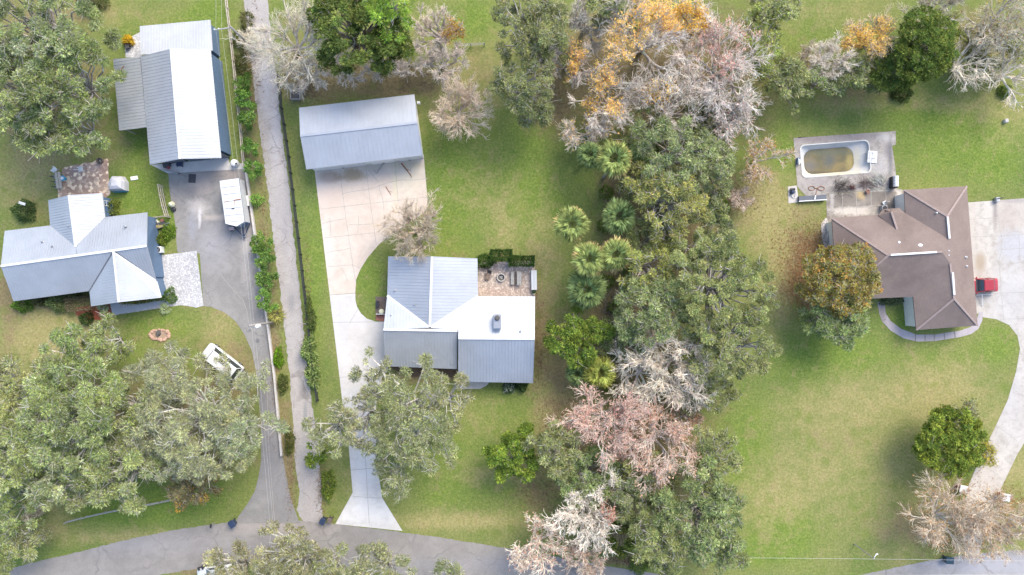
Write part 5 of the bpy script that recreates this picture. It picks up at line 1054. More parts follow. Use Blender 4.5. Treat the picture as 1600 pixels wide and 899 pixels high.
def vehicle(name, label, cat, c, rz, L, W, paint, style='suv', roofmat=None):
    """car: lofted body with bonnet, cabin, glass, lamps and wheels; front along +x"""
    root = thing(name, label, cat, (c[0], c[1], 0)); root.rotation_euler = (0, 0, rz); h2 = W / 2
    def loft(st, mb):
        vs = []; fs = []; m = 12
        for (x, wb, z0, z1, wt) in st:
            vs += [(x, -wb * .92, z0), (x, wb * .92, z0), (x, wb, z0 + .18), (x, wb, (z0 + z1) / 2), (x, wb * .98, z1 - .10), (x, wt * .95, z1 - .03), (x, wt * .6, z1), (x, -wt * .6, z1), (x, -wt * .95, z1 - .03), (x, -wb * .98, z1 - .10), (x, -wb, (z0 + z1) / 2), (x, -wb, z0 + .18)]
        for i in range(len(st) - 1):
            for k in range(m): j = (k + 1) % m; fs.append((i * m + k, i * m + j, (i + 1) * m + j, (i + 1) * m + k))
        fs += [tuple(range(m - 1, -1, -1)), tuple(range((len(st) - 1) * m, len(st) * m))]; mb.add(vs, fs)
    f, r_ = L / 2, -L / 2; zb = 1.0 if style != 'van' else 1.15
    mb = MB(); loft([(r_, h2 * .84, .42, zb - .12, h2 * .8), (r_ + .18, h2 * .97, .30, zb, h2 * .93), (r_ + L * .3, h2, .28, zb, h2 * .95), (f - L * .30, h2, .28, zb, h2 * .95), (f - .45, h2 * .95, .28, zb - .12, h2 * .88), (f - .1, h2 * .86, .32, zb - .22, h2 * .78), (f, h2 * .74, .40, zb - .36, h2 * .66)], mb)
    mb.v = [(x, y, z) for x, y, z in mb.v]; o_ = ORG[root.name]; mb.v = [(x + o_.x, y + o_.y, z) for x, y, z in mb.v]; body = mb.build('body', paint, root, True)
    zt = {'suv': 1.68, 'van': 2.15, 'car': 1.42}[style]; fx = f - L * (.28 if style != 'van' else .17); rx = r_ + {'suv': .42, 'van': .12, 'car': .55}[style]; rs = .62 if style == 'suv' else .28
    def fr_(x0, x1, x2, x3, w0, w1, z0, z1): return [(x0, -w0, z0), (x1, -w0, z0), (x1, w0, z0), (x0, w0, z0), (x2, -w1, z1), (x3, -w1, z1), (x3, w1, z1), (x2, w1, z1)]
    B6 = [(0, 3, 2, 1), (4, 5, 6, 7), (0, 1, 5, 4), (1, 2, 6, 5), (2, 3, 7, 6), (3, 0, 4, 7)]
    sh = lambda vs: [(x + o_.x, y + o_.y, z) for x, y, z in vs]
    k = .72 if style != 'van' else .45
    mb = MB(); mb.add(sh(fr_(rx, fx, rx + rs, fx - k, h2 * .92, h2 * .76, zb - .05, zt - .07)), B6); cab = mb.build('cabin_glass', M['glass'], root)
    mb = MB(); mb.add(sh(fr_(rx + rs - .02, fx - k + .02, rx + rs + .06, fx - k - .06, h2 * .78, h2 * .70, zt - .075, zt)), B6)
    for y in (-1, 1):
        for (xa, xb) in ((fx - .02, fx - k), (rx + .02, rx + rs - .01), ((fx + rx) / 2, (fx + rx) / 2 - .1)): mb.bar(Vector(sh([(xa, y * h2 * .925, zb - .04)])[0]), Vector(sh([(xb, y * h2 * .775, zt - .05)])[0]), .07, .06)
    mb.build('roof', roofmat or paint, root)
    for y in (-1, 1):
        mb = MB(); mb.bbox(Vector(sh([(f - .16, y * h2 * .62, zb - .38)])[0]), (.22, .36, .16), 0, .04); mb.build('headlight', M['glass'], root)
        mb = MB(); mb.bbox(Vector(sh([(r_ + .06, y * h2 * .72, zb - .22)])[0]), (.1, .24, .22), 0, .03); mb.build('tail_light', M['red'], root)
        mb = MB(); mb.bbox(Vector(sh([(fx - .1, y * (h2 + .10), zb + .05)])[0]), (.14, .2, .14), 0, .03); mb.build('mirror', paint, root)
    mb = MB(); mb.bar(Vector(sh([(r_ - .03, -h2 * .8, .48)])[0]), Vector(sh([(r_ - .03, h2 * .8, .48)])[0]), .12, .18); mb.bar(Vector(sh([(f + .0, -h2 * .7, .48)])[0]), Vector(sh([(f + .0, h2 * .7, .48)])[0]), .1, .18); mb.build('bumper', M['black'], root)
    for x in (r_ + .85, f - .85):
        for y in (-1, 1): wheel(root, Vector(sh([(x, y * (h2 - .09), .33)])[0]), .33, .22, (0, 1, 0))
    return root
c = P(1535, 446, .9); vehicle('parked_car', 'red car parked beside the brown house on the concrete driveway', 'car', (c.x, c.y), math.pi + R(2), 4.2, 1.85, M['red'], 'suv')
c = P(343, 566, 1.7); vv = vehicle('parked_van', 'white van parked under the grey oak beside the asphalt driveway', 'van', (c.x, c.y), R(142), 5.6, 2.15, M['white'], 'van')
o_ = ORG[vv.name]; mb = MB(); mb.bbox(o_ + Vector((-.3, -.4, 2.2)), (.8, .5, .12), 0, .04); mb.build('roof_hatch', M['black'], vv)
mb = MB(); mb.bbox(o_ + Vector((-1.6, .2, 2.2)), (.6, .6, .12), 0, .04); mb.build('roof_vent', M['whitecap'], vv)
c = P(333, 899, 1.2); vehicle('parked_car', 'white car half hidden under the oak at the bottom road edge', 'car', (c.x, c.y), math.pi + R(8), 4.7, 1.9, M['white'], 'car')

# ------------------------------------------------------------------ bins, letterbox, pillars
def bin_(label, px, py, rz, mat, group=None, s=1.0):
    c = P(px, py); t = thing('wheeled_bin', label, 'bin', c, group); Mz = Matrix.Rotation(rz, 3, 'Z'); q = lambda x, y, z: c + Mz @ Vector((x, y, z))
    mb = MB(); vs = [q(x * k, y * k, z) for z, k in ((.08, .24 * s), (.95, .32 * s)) for x, y in ((-1, -1.15), (1, -1.15), (1, 1.15), (-1, 1.15))]; mb.add(vs, [(0, 3, 2, 1), (4, 5, 6, 7), (0, 1, 5, 4), (1, 2, 6, 5), (2, 3, 7, 6), (3, 0, 4, 7)]); mb.build('body', mat, t)
    mb = MB(); mb.bbox(q(0, -.02, 1.0), (.70 * s, .82 * s, .09), rz, .03); mb.build('lid', mat, t); mb = MB(); mb.bar(q(-.25, .44 * s, .95), q(.25, .44 * s, .95), .05, .05); mb.build('handle', M['black'], t)
    for x in (-.27, .27): wheel(t, q(x * s, .30 * s, .11), .11, .06, Mz @ Vector((1, 0, 0)), M['black'])
    return t
bin_('dark navy wheeled bin at the corner of the road and asphalt driveway', 366.5, 815.5, .6, M['navy'], s=1.12)
bin_('dark navy wheeled bin at the lower end of the lane', 507, 811, -.5, M['navy'])
bin_('dark brown bin beside the navy bin at the lower end of the lane', 518, 810, -.2, M['deck'], s=.8)
bin_('dark teal wheeled bin lying by the road under the pale tree at lower right', 1477, 872, 1.5, M['bluebin'], s=1.25)
t = thing('letterbox', 'small black letterbox on a post at the road edge left of the driveway', 'letterbox', P(335, 817)); c = P(335, 817)
mb = MB(); mb.bar(c, c + Vector((0, 0, 1.05)), .1, .1); mb.build('post', M['wood_grey'], t); mb = MB(); mb.bbox(c + Vector((0, -.05, 1.15)), (.22, .5, .22), 0, .05); mb.build('box', M['black'], t)
t = thing('letterbox', 'dark letterbox pair on posts beside the white car at the bottom edge', 'letterbox', P(318, 884))
for x in (316, 322):
    c = P(x, 884 - (x - 316) * .3); mb = MB(); mb.bar(c, c + Vector((0, 0, 1.0)), .09, .09); mb.build('post', M['black'], t); mb = MB(); mb.bbox(c + Vector((0, 0, 1.1)), (.22, .45, .2), .2, .04); mb.build('box', M['black'], t)
def pillar(label, px, py, rz):
    c = P(px, py); t = thing('gate_pillar', label, 'pillar', c); mb = MB(); mb.bbox(c + Vector((0, 0, .6)), (.72, .72, 1.2), rz, .02); mb.build('column', M['brick'], t)
    mb = MB(); mb.bbox(c + Vector((0, 0, 1.26)), (.98, .98, .12), rz, .03); mb.build('cap', M['white'], t); d = Matrix.Rotation(rz, 3, 'Z') @ Vector((.75, 0, 0))
    mb = MB(); mb.bbox(c + d + Vector((0, 0, .45)), (.7, .5, .9), rz, .02); mb.build('wing_wall', M['brick'], t); return t
pillar('white-capped brick gate pillar left of the curving driveway mouth', 1496, 760.5, -.22); pillar('white-capped brick gate pillar right of the curving driveway mouth', 1562, 773.5, -.15)

# ------------------------------------------------------------------ left yard things
t = thing('playhouse', 'grey canvas-covered playhouse with small side porch on the grass', 'playhouse', P(188, 289))
mb = MB(); c = P(190, 289, 0); vs = []; 
for z, k in ((0, 1.0), (1.0, 1.0), (1.5, .82), (1.75, .4)): vs.append([(c.x + x * k, c.y + y * k, z) for x, y in ((-.95, -.95), (.95, -.85), (.95, .3), (.55, .95), (-.6, 1.0), (-.95, .4))])
flat = [v for l in vs for v in l]; m_ = 6; mb.add(flat, [(k * m_ + i, k * m_ + (i + 1) % m_, (k + 1) * m_ + (i + 1) % m_, (k + 1) * m_ + i) for k in range(3) for i in range(m_)] + [tuple(range(5, -1, -1)), tuple(range(18, 24))]); mb.build('cover', M['canvas'], t)
mb = MB(); mb.lathe(P(180.5, 290, 0), [(.62, 0), (.62, .7), (.5, .95), (.15, 1.05)], 12); mb.build('porch', M['canvas'], t)
mb = MB(); mb.bbox(c + Vector((0, -.98, .3)), (1.7, .08, .5), .05, .02); mb.build('base_panel', M['teal'], t); mb = MB(); mb.bbox(P(190, 278, .1), (.9, .35, .2), -.1, .02); mb.build('step', M['conc'], t)
mb = MB(); mb.bbox(P(209.5, 278.5, .06), (.95, .5, .12), .15, .02); o = mb.build('stone_slab', M['wall_white'], None, org=P(209.5, 278.5)); tag(o, 'pale rectangular stone slab on the grass right of the canvas playhouse', 'slab')
def garden_chair(label, px, py, rz, mat):
    c = P(px, py); t = thing('garden_chair', label, 'chair', c); Mz = Matrix.Rotation(rz, 3, 'Z'); q = lambda x, y, z: c + Mz @ Vector((x, y, z))
    mb = MB(); mb.bbox(q(0, 0, .42), (.6, .58, .06), rz, .02); mb.build('seat', mat, t); mb = MB(); mb.bar(q(-.28, 0, .44), q(-.45, 0, 1.0), .55, .05); mb.build('backrest', mat, t)
    for y in (-.3, .3):
        mb = MB(); mb.bar(q(-.3, y, .62), q(.3, y, .62), .08, .05); mb.build('armrest', mat, t)
        for x in (-.25, .25): mb = MB(); mb.bar(q(x, y * .9, 0), q(x, y * .9, .62), .05, .05); mb.build('leg', mat, t)
    return t
garden_chair('white garden chair standing in the middle of the rubble patio', 129, 265.5, .3, M['white'])
garden_chair('white garden chair on the grass at the upper left of the rubble patio', 88, 266, 2.6, M['white'])
t = thing('garden_table', 'weathered white plank table at the left edge of the rubble patio', 'table', P(95, 283)); c = P(96.5, 283)
mb = MB()
for k in (-.2, .2): mb.bbox(c + Vector((k, 0, .72)), (.34, 2.2, .05), R(8), .01)
mb.build('tabletop', M['wood'], t)
for x, y in ((-.25, -.9), (.25, -.9), (-.25, .9), (.25, .9)): mb = MB(); mb.bar(c + Vector((x, y, 0)), c + Vector((x, y, .7)), .07, .07); mb.build('leg', M['wood'], t)
for k in range(3):
    c = P(89 + k * 1.6, 277 + k * 8); t = thing('folding_chair', ['grey folding chair at the upper end of the plank table', 'grey folding chair at the middle of the plank table', 'grey folding chair at the lower end of the plank table'][k], 'chair', c, 'chairs along the plank table')
    mb = MB(); mb.bbox(c + Vector((0, 0, .43)), (.5, .42, .04), .1, .01); mb.build('seat', M['wood_grey'], t); mb = MB(); mb.bar(c + Vector((-.24, 0, .45)), c + Vector((-.36, 0, .9)), .42, .04); mb.build('backrest', M['lid'], t)
    mb = MB(); [mb.bar(c + Vector((x, y, 0)), c + Vector((x, y, .43)), .04, .04) for x in (-.2, .2) for y in (-.17, .17)]; mb.build('leg', M['metal'], t)
t = thing('garden_table', 'round teal table on the rubble patio beside the plank table', 'table', P(102.5, 280)); c = P(102.5, 280)
mb = MB(); mb.lathe(c + Vector((0, 0, .62)), [(.36, 0), (.38, .03), (.36, .06)], 18); mb.build('tabletop', M['teal'], t); mb = MB(); mb.lathe(c, [(.22, 0), (.05, .05), (.05, .62)], 10); mb.build('pedestal', M['teal'], t); mb = MB(); mb.lathe(c + Vector((0, 0, .682)), [(.2, 0), (.2, .1), (.15, .1)], 12); mb.build('bowl', M['white'], t)
def fire_ring(label, px, py, r, mat, stone=False):
    c = P(px, py, .02); t = thing('fire_pit', label, 'fire pit', c); mb = MB(); n_ = 28; vs = []
    for rr_, z in ((r, 0), (r, .34), (r * .80, .36), (r * .74, .05)):
        for k in range(n_): a = 2 * math.pi * k / n_; vs.append(c + Vector((math.cos(a) * rr_, math.sin(a) * rr_, z)))
    mb.add(vs, [(i * n_ + k, i * n_ + (k + 1) % n_, (i + 1) * n_ + (k + 1) % n_, (i + 1) * n_ + k) for i in range(3) for k in range(n_)]); mb.build('ring', mat, t, True)
    mb = MB(); mb.lathe(c + Vector((0, 0, .04)), [(r * .76, 0), (r * .4, .05), (.05, .08)], 16); mb.build('ashes', M['ash'], t); mb = MB()
    rnd = random.Random(int(px)); 
    for k in range(6): a = rnd.uniform(0, 6.3); mb.tube([c + Vector((math.cos(a) * r * .5, math.sin(a) * r * .5, .12)), c + Vector((-math.cos(a + .5) * r * .3, -math.sin(a + .5) * r * .3, .18))], .05, 6)
    mb.build('charred_log', M['wood_grey'], t); return t
fire_ring('round pale concrete fire pit in the middle of the stone patio', 783, 434, .56, M['conc'])
fire_ring('small dark fire pit at the upper right corner of the rubble patio', 157, 252, .42, M['deck'])
# ring of stones in the left lawn
t = thing('stone_ring', 'oval ring of pinkish stones with a dark stump in the left front lawn', 'stone ring', P(250, 523)); rnd = random.Random(4); mb = MB()
for k in range(22):
    a = 2 * math.pi * k / 22; q = P(250 + math.cos(a) * 15 + rnd.uniform(-.8, .8), 523.5 + math.sin(a) * 8 + rnd.uniform(-.8, .8)); s_ = rnd.uniform(.16, .26); mb.lathe(q, [(s_, 0), (s_ * 1.05, s_ * .4), (s_ * .6, s_ * .75), (.03, s_ * .8)], 7, 1, rnd.uniform(.7, 1.2))
mb.build('stones', plain("pink_stone", (.42, .27, .20), .9, var=.25, scale=2), t)
mb = MB(); mb.prism(smooth_px([(P(250 + math.cos(a) * 13, 523.5 + math.sin(a) * 6.5).x, P(250 + math.cos(a) * 13, 523.5 + math.sin(a) * 6.5).y) for a in [k * .52 for k in range(12)]], 1), .0, .03); mb.build('gravel', ground_sheet_mat("pink_gravel", (.36, .26, .19), (.44, .32, .24), fine=.15, tex=3), t)
mb = MB(); mb.lathe(P(248, 521), [(.34, 0), (.27, .15), (.25, .35), (.2, .37)], 11, 1, 1.3); mb.build('stump', M['ash'], t)
def stack_ac(label, px, py, fan=True):
    c = P(px, py); t = thing('air_conditioner', label, 'air conditioner', c); mb = MB(); mb.bbox(c + Vector((0, 0, .45)), (.86, .86, .88), .08, .05); mb.build('casing', M['white'], t)
    mb = MB(); mb.lathe(c + Vector((0, 0, .89)), [(.36, 0), (.36, .02), (.30, .03)], 20); g = mb.build('fan_grille', M['black'], t); mb = MB()
    for k in range(4): a = k * 1.57 + .5; mb.bar(c + Vector((0, 0, .925)), c + Vector((math.cos(a) * .3, math.sin(a) * .3, .925)), .09, .015)
    mb.build('fan_blade', M['metal'], g); return t
stack_ac('white square air conditioner with dark fan by the cross-gabled house corner', 251.5, 391)
t = thing('garden_clutter', 'heap of dark garden tools and pale pots beside the short fence', 'garden tools', P(250, 352)); rnd = random.Random(9)
mb = MB(); mb.bbox(P(250, 352, .25), (1.5, .7, .45), .2, .03); mb.build('cart', M['lid'], t); mb = MB(); mb.bbox(P(249, 354, .5), (.9, .35, .08), .05, .02); mb.build('tray', plain("olive_board", (.28, .24, .09), .8), t)
for x, y, r_ in ((247, 346, .2), (249.5, 348.5, .2), (255, 345, .22), (241.5, 357.5, .18)): mb = MB(); mb.lathe(P(x, y, 0), [(r_ * .7, 0), (r_, .4), (r_ * .75, .41)], 12); mb.build('pot', M['cream'] if x != 255 else M['brick'], t)
mb = MB(); mb.bar(P(244, 358, .55), P(262, 352, .6), .05, .05); mb.bar(P(243, 344, .4), P(248, 352, .5), .05, .05); mb.bar(P(252, 352, .4), P(265, 348, .5), .08, .05); mb.build('tool_handle', M['metal'], t)
t = thing('umbrella', 'folded cream parasol lying on a dark base at the driveway edge by the board fence', 'parasol', P(270, 320)); mb = MB(); mb.lathe(P(270, 320, .05), [(.35, 0), (.42, .3), (.25, .8), (.05, 1.0)], 8); mb.build('canopy', M['cream'], t); mb = MB(); mb.lathe(P(272, 327.5, 0), [(.3, 0), (.3, .3), (.2, .35)], 12); mb.build('base', M['black'], t)
t = thing('propane_tank', 'white rounded tank with a dark cap at the upper corner of the asphalt driveway', 'tank', P(369, 256)); mb = MB(); mb.lathe(P(369, 256), [(.42, 0), (.48, .15), (.48, .7), (.4, .9), (.15, .98)], 16); mb.build('body', M['white'], t); mb = MB(); mb.lathe(P(369, 256, .97), [(.12, 0), (.12, .1)], 10); mb.build('cap', M['black'], t)
mb = MB(); mb.bbox(P(300, 279, .03), (.95, 1.15, .05), -.05, .02); o = mb.build('floor_mat', M['lid'], None, org=P(300, 279)); tag(o, 'dark grey square mat on the asphalt below the workshop', 'mat')
mb = MB(); mb.bar(P(251, 265, .3), P(279, 272, .3), .1, .5); o = mb.build('ramp_board', M['metal'], None, org=P(251, 265)); tag(o, 'pale metal ramp board leaning at the left front corner of the workshop', 'board')
t = thing('garden_equipment', 'dark wheeled garden machine parked under the left front workshop eave', 'machine', P(262, 257)); c = P(263, 259)
mb = MB(); mb.bbox(c + Vector((0, 0, .5)), (.9, .6, .45), .3, .06); mb.build('engine', M['lid'], t); mb = MB(); mb.bbox(c + Vector((.2, -.35, .4)), (.3, .3, .3), .3, .04); mb.build('fuel_can', M['red'], t)
for x in (-.4, .4): wheel(t, c + Vector((x, .1, .22)), .22, .14, (1, 0, .0), M['metal'])
t = thing('lawn_mower', 'dark low mower parked under the workshop eave near the middle bay', 'mower', P(283, 256)); c = P(282, 257)
mb = MB(); mb.bbox(c + Vector((0, 0, .3)), (.8, .6, .3), -.1, .06); mb.build('deck', M['navy'], t); mb = MB(); mb.bar(c + Vector((-.2, .3, .4)), c + Vector((-.3, .9, .9)), .05, .05); mb.bar(c + Vector((.2, .3, .4)), c + Vector((.2, .9, .9)), .05, .05); mb.build('handle', M['black'], t)
for x in (-.35, .35):
    for y in (-.25, .25): wheel(t, c + Vector((x, y, .13)), .13, .08, (1, 0, 0), M['metal'])
# yellow plant pot group at the gravel pad
t = thing('bicycle_trailer', 'small dark two-wheeled cart on the gravel beside the workshop porch', 'cart', P(201, 72)); c = P(201, 73); mb = MB(); mb.bbox(c + Vector((0, 0, .4)), (.5, .9, .3), .2, .04); mb.build('tub', M['lid'], t); mb = MB(); mb.bar(c + Vector((0, -.4, .4)), c + Vector((-.2, -1.0, .5)), .06, .06); mb.build('handle', M['black'], t)
for x in (-.32, .32): wheel(t, c + Vector((x, .1, .25)), .25, .1, (1, 0, 0))
# ------------------------------------------------------------------ centre yard things
def bench_table(label, px, py):
    c = P(px, py); t = thing('picnic_bench', label, 'bench', c); mb = MB()
    mb.bbox(c + Vector((-.62, 0, .44)), (.42, 1.7, .06), 0, .01); mb.build('seat', M['wood_grey'], t); mb = MB()
    for k in (-.14, .16): mb.bbox(c + Vector((.25 + k, 0, .74)), (.29, 1.8, .05), 0, .01)
    mb.build('tabletop', M['wood_grey'], t)
    mb = MB(); mb.bbox(c + Vector((-.2, 0, .35)), (.14, 1.7, .08), 0, .01); mb.build('runner', M['deck'], t)
    for y in (-.7, .7):
        mb = MB(); mb.bar(c + Vector((-.7, y, .3)), c + Vector((.5, y, .3)), .07, .08); mb.bar(c + Vector((.25, y, 0)), c + Vector((.25, y, .72)), .08, .08); mb.bar(c + Vector((-.62, y, 0)), c + Vector((-.62, y, .42)), .08, .08); mb.build('leg', M['deck'], t)
    return t
bench_table('grey wooden picnic table with attached bench on the stone patio', 808, 435)
t = thing('storage_bench', 'long white lidded storage bench on the right edge of the stone patio', 'storage bench', P(834, 438)); c = P(834.2, 438)
mb = MB(); mb.bbox(c + Vector((0, 0, .35)), (.68, 2.55, .68), .02, .03); mb.build('box', M['wall_white'], t); mb = MB(); mb.bbox(c + Vector((-.19, 0, .73)), (.36, 2.6, .06), .02, .02); mb.bbox(c + Vector((.19, 0, .73)), (.36, 2.6, .06), .02, .02); mb.build('lid', M['whitecap'], t)
t = thing('flower_pot', 'small pot with a dark plant at the lower end of the white storage bench', 'pot', P(834, 458)); mb = MB(); mb.lathe(P(834, 458), [(.15, 0), (.22, .32), (.17, .33)], 12); mb.build('pot', M['cream'], t); mb = MB(); mb.lathe(P(834, 456, .3), [(.2, 0), (.26, .15), (.1, .3)], 9); mb.build('plant', plain("dark_leaf", (.03, .06, .02), .8, var=.4, scale=9), t)
t = thing('lounge_chair', 'dark fabric lounge chair on the stone patio near the house', 'chair', P(763, 432)); c = P(763, 431); Mz = Matrix.Rotation(R(70), 3, 'Z'); q = lambda x, y, z: c + Mz @ Vector((x, y, z))
mb = MB(); mb.bbox(q(-.1, 0, .36), (.95, .55, .08), R(70), .03); mb.build('seat', M['mulch_mat'], t); mb = MB(); mb.bar(q(.36, 0, .38), q(.75, 0, .85), .55, .07); mb.build('backrest', M['lid'], t)
for x, y in ((-.5, -.22), (-.5, .22), (.3, -.22), (.3, .22)): mb = MB(); mb.bar(q(x, y, 0), q(x, y, .34), .05, .05); mb.build('leg', M['black'], t)
t = thing('air_conditioner', 'low white round heat pump cap on the brown deck left of the house', 'heat pump', P(597, 487)); mb = MB(); mb.lathe(P(597, 487, .05), [(.32, 0), (.34, .5), (.25, .62), (.05, .66)], 16); mb.build('cap', M['cream'], t); mb = MB(); mb.bar(P(588, 491, .4), P(606, 491, .4), .08, .5); mb.build('screen', M['white'], t)
t = thing('storage_box', 'dark oblong box on the brown deck left of the house', 'box', P(590, 475)); mb = MB(); mb.bbox(P(590, 475, .3), (.36, .75, .5), 0, .03); mb.build('box', M['lid'], t); mb = MB(); mb.bbox(P(590, 475, .57), (.4, .8, .05), 0, .01); mb.build('lid', M['black'], t)
def stick(label, pts, r, col=M['rust'], z=.04):
    mb = MB(); w_ = [P(*p, z) for p in pts]; mb.tube(w_, [r * (1 - .6 * i / (len(w_) - 1)) for i in range(len(w_))], 6); mb.tube([w_[1], w_[1].lerp(w_[2], .5) + Vector((.35, .15, .05))], [r * .5, r * .2], 5); o = mb.build('fallen_branch', col, None, org=w_[0]); tag(o, label, 'branch')
stick('forked dark fallen branch at the open bay of the garage barn', [(600, 254), (594, 262), (589, 271), (584, 266)], .09, M['wood_grey'])
stick('longest brown fallen branch slanting across the concrete slab', [(627, 255), (634, 264), (641, 273), (643, 277)], .09)
stick('short brown stick lying alone on the concrete slab', [(603, 292), (607, 299), (611, 305)], .055)
t = thing('compost_bin', 'square dark compost frame in the grass beside the upper lane', 'compost bin', P(463, 145)); c = P(463, 146)
for dx, dy, lx, ly in ((0, .9, 1.2, .08), (0, -.9, 1.2, .08), (.6, 0, .08, 1.8), (-.6, 0, .08, 1.8)): mb = MB(); mb.box(c + Vector((dx, dy, .3)), (lx, ly, .6)); mb.build('panel', M['wood_grey'], t)
mb = MB(); mb.box(c + Vector((0, 0, .15)), (1.1, 1.7, .3)); mb.build('compost', M['ash'], t)
t = thing('basketball_stand', 'fallen grey pole stand at the top edge of the right driveway', 'pole stand', P(1560, 312)); mb = MB(); mb.bbox(P(1558, 312, .3), (.5, .6, .5), .1, .04); mb.build('base', M['metal'], t); mb = MB(); mb.tube([P(1558, 311, .55), P(1568, 309, .6)], .07, 8); mb.build('pole', M['black'], t)
mb = MB(); mb.bbox(P(1572, 189, .25), (.5, .5, .5), .2, .08); o = mb.build('well_cover', M['conc'], None, org=P(1572, 189)); tag(o, 'small grey well cover alone in the upper right lawn', 'well cover')
t = thing('clothes_frame', 'pale tee-shaped metal frame on the concrete below the red car', 'frame', P(1535, 461)); mb = MB(); mb.bar(P(1526, 461.5, .5), P(1551, 459.5, .5), .07, .07); mb.bar(P(1535, 461, .5), P(1535.5, 479, .12), .07, .07); mb.build('bar', M['whitecap'], t); mb = MB(); [mb.bar(P(x, 461, 0), P(x, 461, .5), .06, .06) for x in (1527, 1550)]; mb.build('leg', M['whitecap'], t)
# ------------------------------------------------------------------ trees
OAKS_L = 'live oaks on the left lots'
# top left grove
leafy('live_oak', 'grey-green oak filling the upper left corner of the picture', 'tree', 50, 45, 88, 15, 'oak', OAKS_L)
leafy('live_oak', 'yellow-tipped oak reaching towards the grey shed roof of the workshop', 'tree', 116, 135, 66, 13, 'oak', OAKS_L)
leafy('live_oak', 'oak at the left edge just above the tan lawn of the rubble patio', 'tree', 30, 150, 68, 14, 'oak', OAKS_L)
leafy('live_oak', 'small outer oak bough tree nearest the rubble patio in the upper left grove', 'tree', 128, 200, 40, 10, 'oak', OAKS_L, cover=.9)
leafy('live_oak', 'low oak between two larger oaks at the lower rim of the upper left grove', 'tree', 62, 205, 38, 11, 'oak', OAKS_L)
shrub('bush', 'dark bush at the top edge above the brown leaf patch left of the workshop', 'bush', 138, -2, 14, 2.0, [(.06, .085, .03), (.10, .12, .04)], sx=1.6)
# lower left grove
leafy('live_oak', 'thin yellowish oak at the top of the lower left grove facing the cross-gabled house', 'tree', 130, 580, 62, 12, 'oak', OAKS_L, cover=.75)
leafy('live_oak', 'small sprawling oak branch tree nearest the red mulch bed', 'tree', 172, 532, 34, 9, 'oak', OAKS_L, cover=.6)
leafy('live_oak', 'oak on the left picture edge below the grey fence end', 'tree', 30, 610, 52, 12, 'oak', OAKS_L)
leafy('live_oak', 'broad yellow-green oak in the middle of the lower left grove', 'tree', 118, 655, 76, 14, 'oak', OAKS_L)
leafy('live_oak', 'grey-green oak at the left edge in the middle of the lower left grove', 'tree', 24, 700, 56, 13, 'oak', OAKS_L)
leafy('live_oak', 'oak overhanging the left end of the split-rail fence', 'tree', 105, 752, 46, 11, 'oak', OAKS_L)
leafy('live_oak', 'dark-centred oak overhanging the middle of the split-rail fence', 'tree', 190, 735, 58, 12, 'oak', OAKS_L)
leafy('live_oak', 'oak between the broad yellow-green oak and the pale moss-grey oak', 'tree', 200, 640, 46, 12, 'oak', OAKS_L, cover=.85)
leafy('pale_live_oak', 'big pale moss-grey oak with the white van beneath its edge', 'tree', 308, 655, 86, 13, 'pale_oak', OAKS_L, cover=1.0)
leafy('pale_live_oak', 'pale moss-grey oak hanging over the asphalt driveway', 'tree', 372, 668, 48, 12, 'pale_oak', OAKS_L)
leafy('pale_live_oak', 'thin pale twiggy oak over the driveway right of the white van', 'tree', 398, 598, 24, 9, 'pale_oak', OAKS_L, cover=.6)
leafy('pale_live_oak', 'pale moss-grey oak left of the brown-leaved tree above the road', 'tree', 268, 700, 44, 11, 'pale_oak', OAKS_L)
leafy('broadleaf_tree', 'small brownish tree with orange leaves at the right end of the split-rail fence', 'tree', 308, 748, 40, 7, 'brown')
leafy('live_oak', 'scrubby oak over the old wooden fence at the lower left edge', 'tree', 18, 780, 44, 8, 'oak', OAKS_L, cover=.9)
leafy('live_oak', 'scrubby grey-green oak at the very bottom left beside the road', 'tree', 14, 850, 36, 7, 'oak', OAKS_L)
leafy('live_oak', 'small dark scrub oak between the old fence and the road at lower left', 'tree', 50, 842, 24, 6, 'oak', OAKS_L)
bare('bare_shrub', 'pale leafless shrub tangled in the old wooden fence at lower left', 'shrub', 50, 805, 16, 4, (.46, .42, .36), limbs=5, dens=.5)
leafy('pale_live_oak', 'thin pale olive oak between the stone ring and the big moss-grey oak', 'tree', 262, 592, 48, 10, 'pale_oak', OAKS_L, cover=.7)
leafy('pale_live_oak', 'thin pale oak spray over the lower right side of the white van', 'tree', 350, 578, 22, 8, 'pale_oak', OAKS_L, cover=.5)
# oak over the driveway slab
leafy('live_oak', 'large loose grey-olive oak spreading over the concrete driveway', 'tree', 644, 655, 72, 13, 'drive_oak', cover=.95, seed=21)
leafy('live_oak', 'thin overhanging oak boughs right over the concrete driveway', 'tree', 575, 650, 46, 12, 'drive_oak', cover=.5, seed=15)
leafy('live_oak', 'outer bough oak of grey-olive leaves reaching towards the stepped-roof house', 'tree', 700, 625, 40, 12, 'drive_oak', cover=.7)
leafy('live_oak', 'outer olive oak against the lane on the left of the big driveway oak', 'tree', 522, 672, 38, 12, 'drive_oak', cover=.8)
leafy('live_oak', 'thin sprigs of oak reaching up over the concrete beside the house corner', 'tree', 590, 585, 34, 12, 'drive_oak', cover=.55)
leafy('live_oak', 'lower hanging oak boughs over the concrete driveway near the road', 'tree', 620, 740, 32, 10, 'drive_oak', cover=.8)
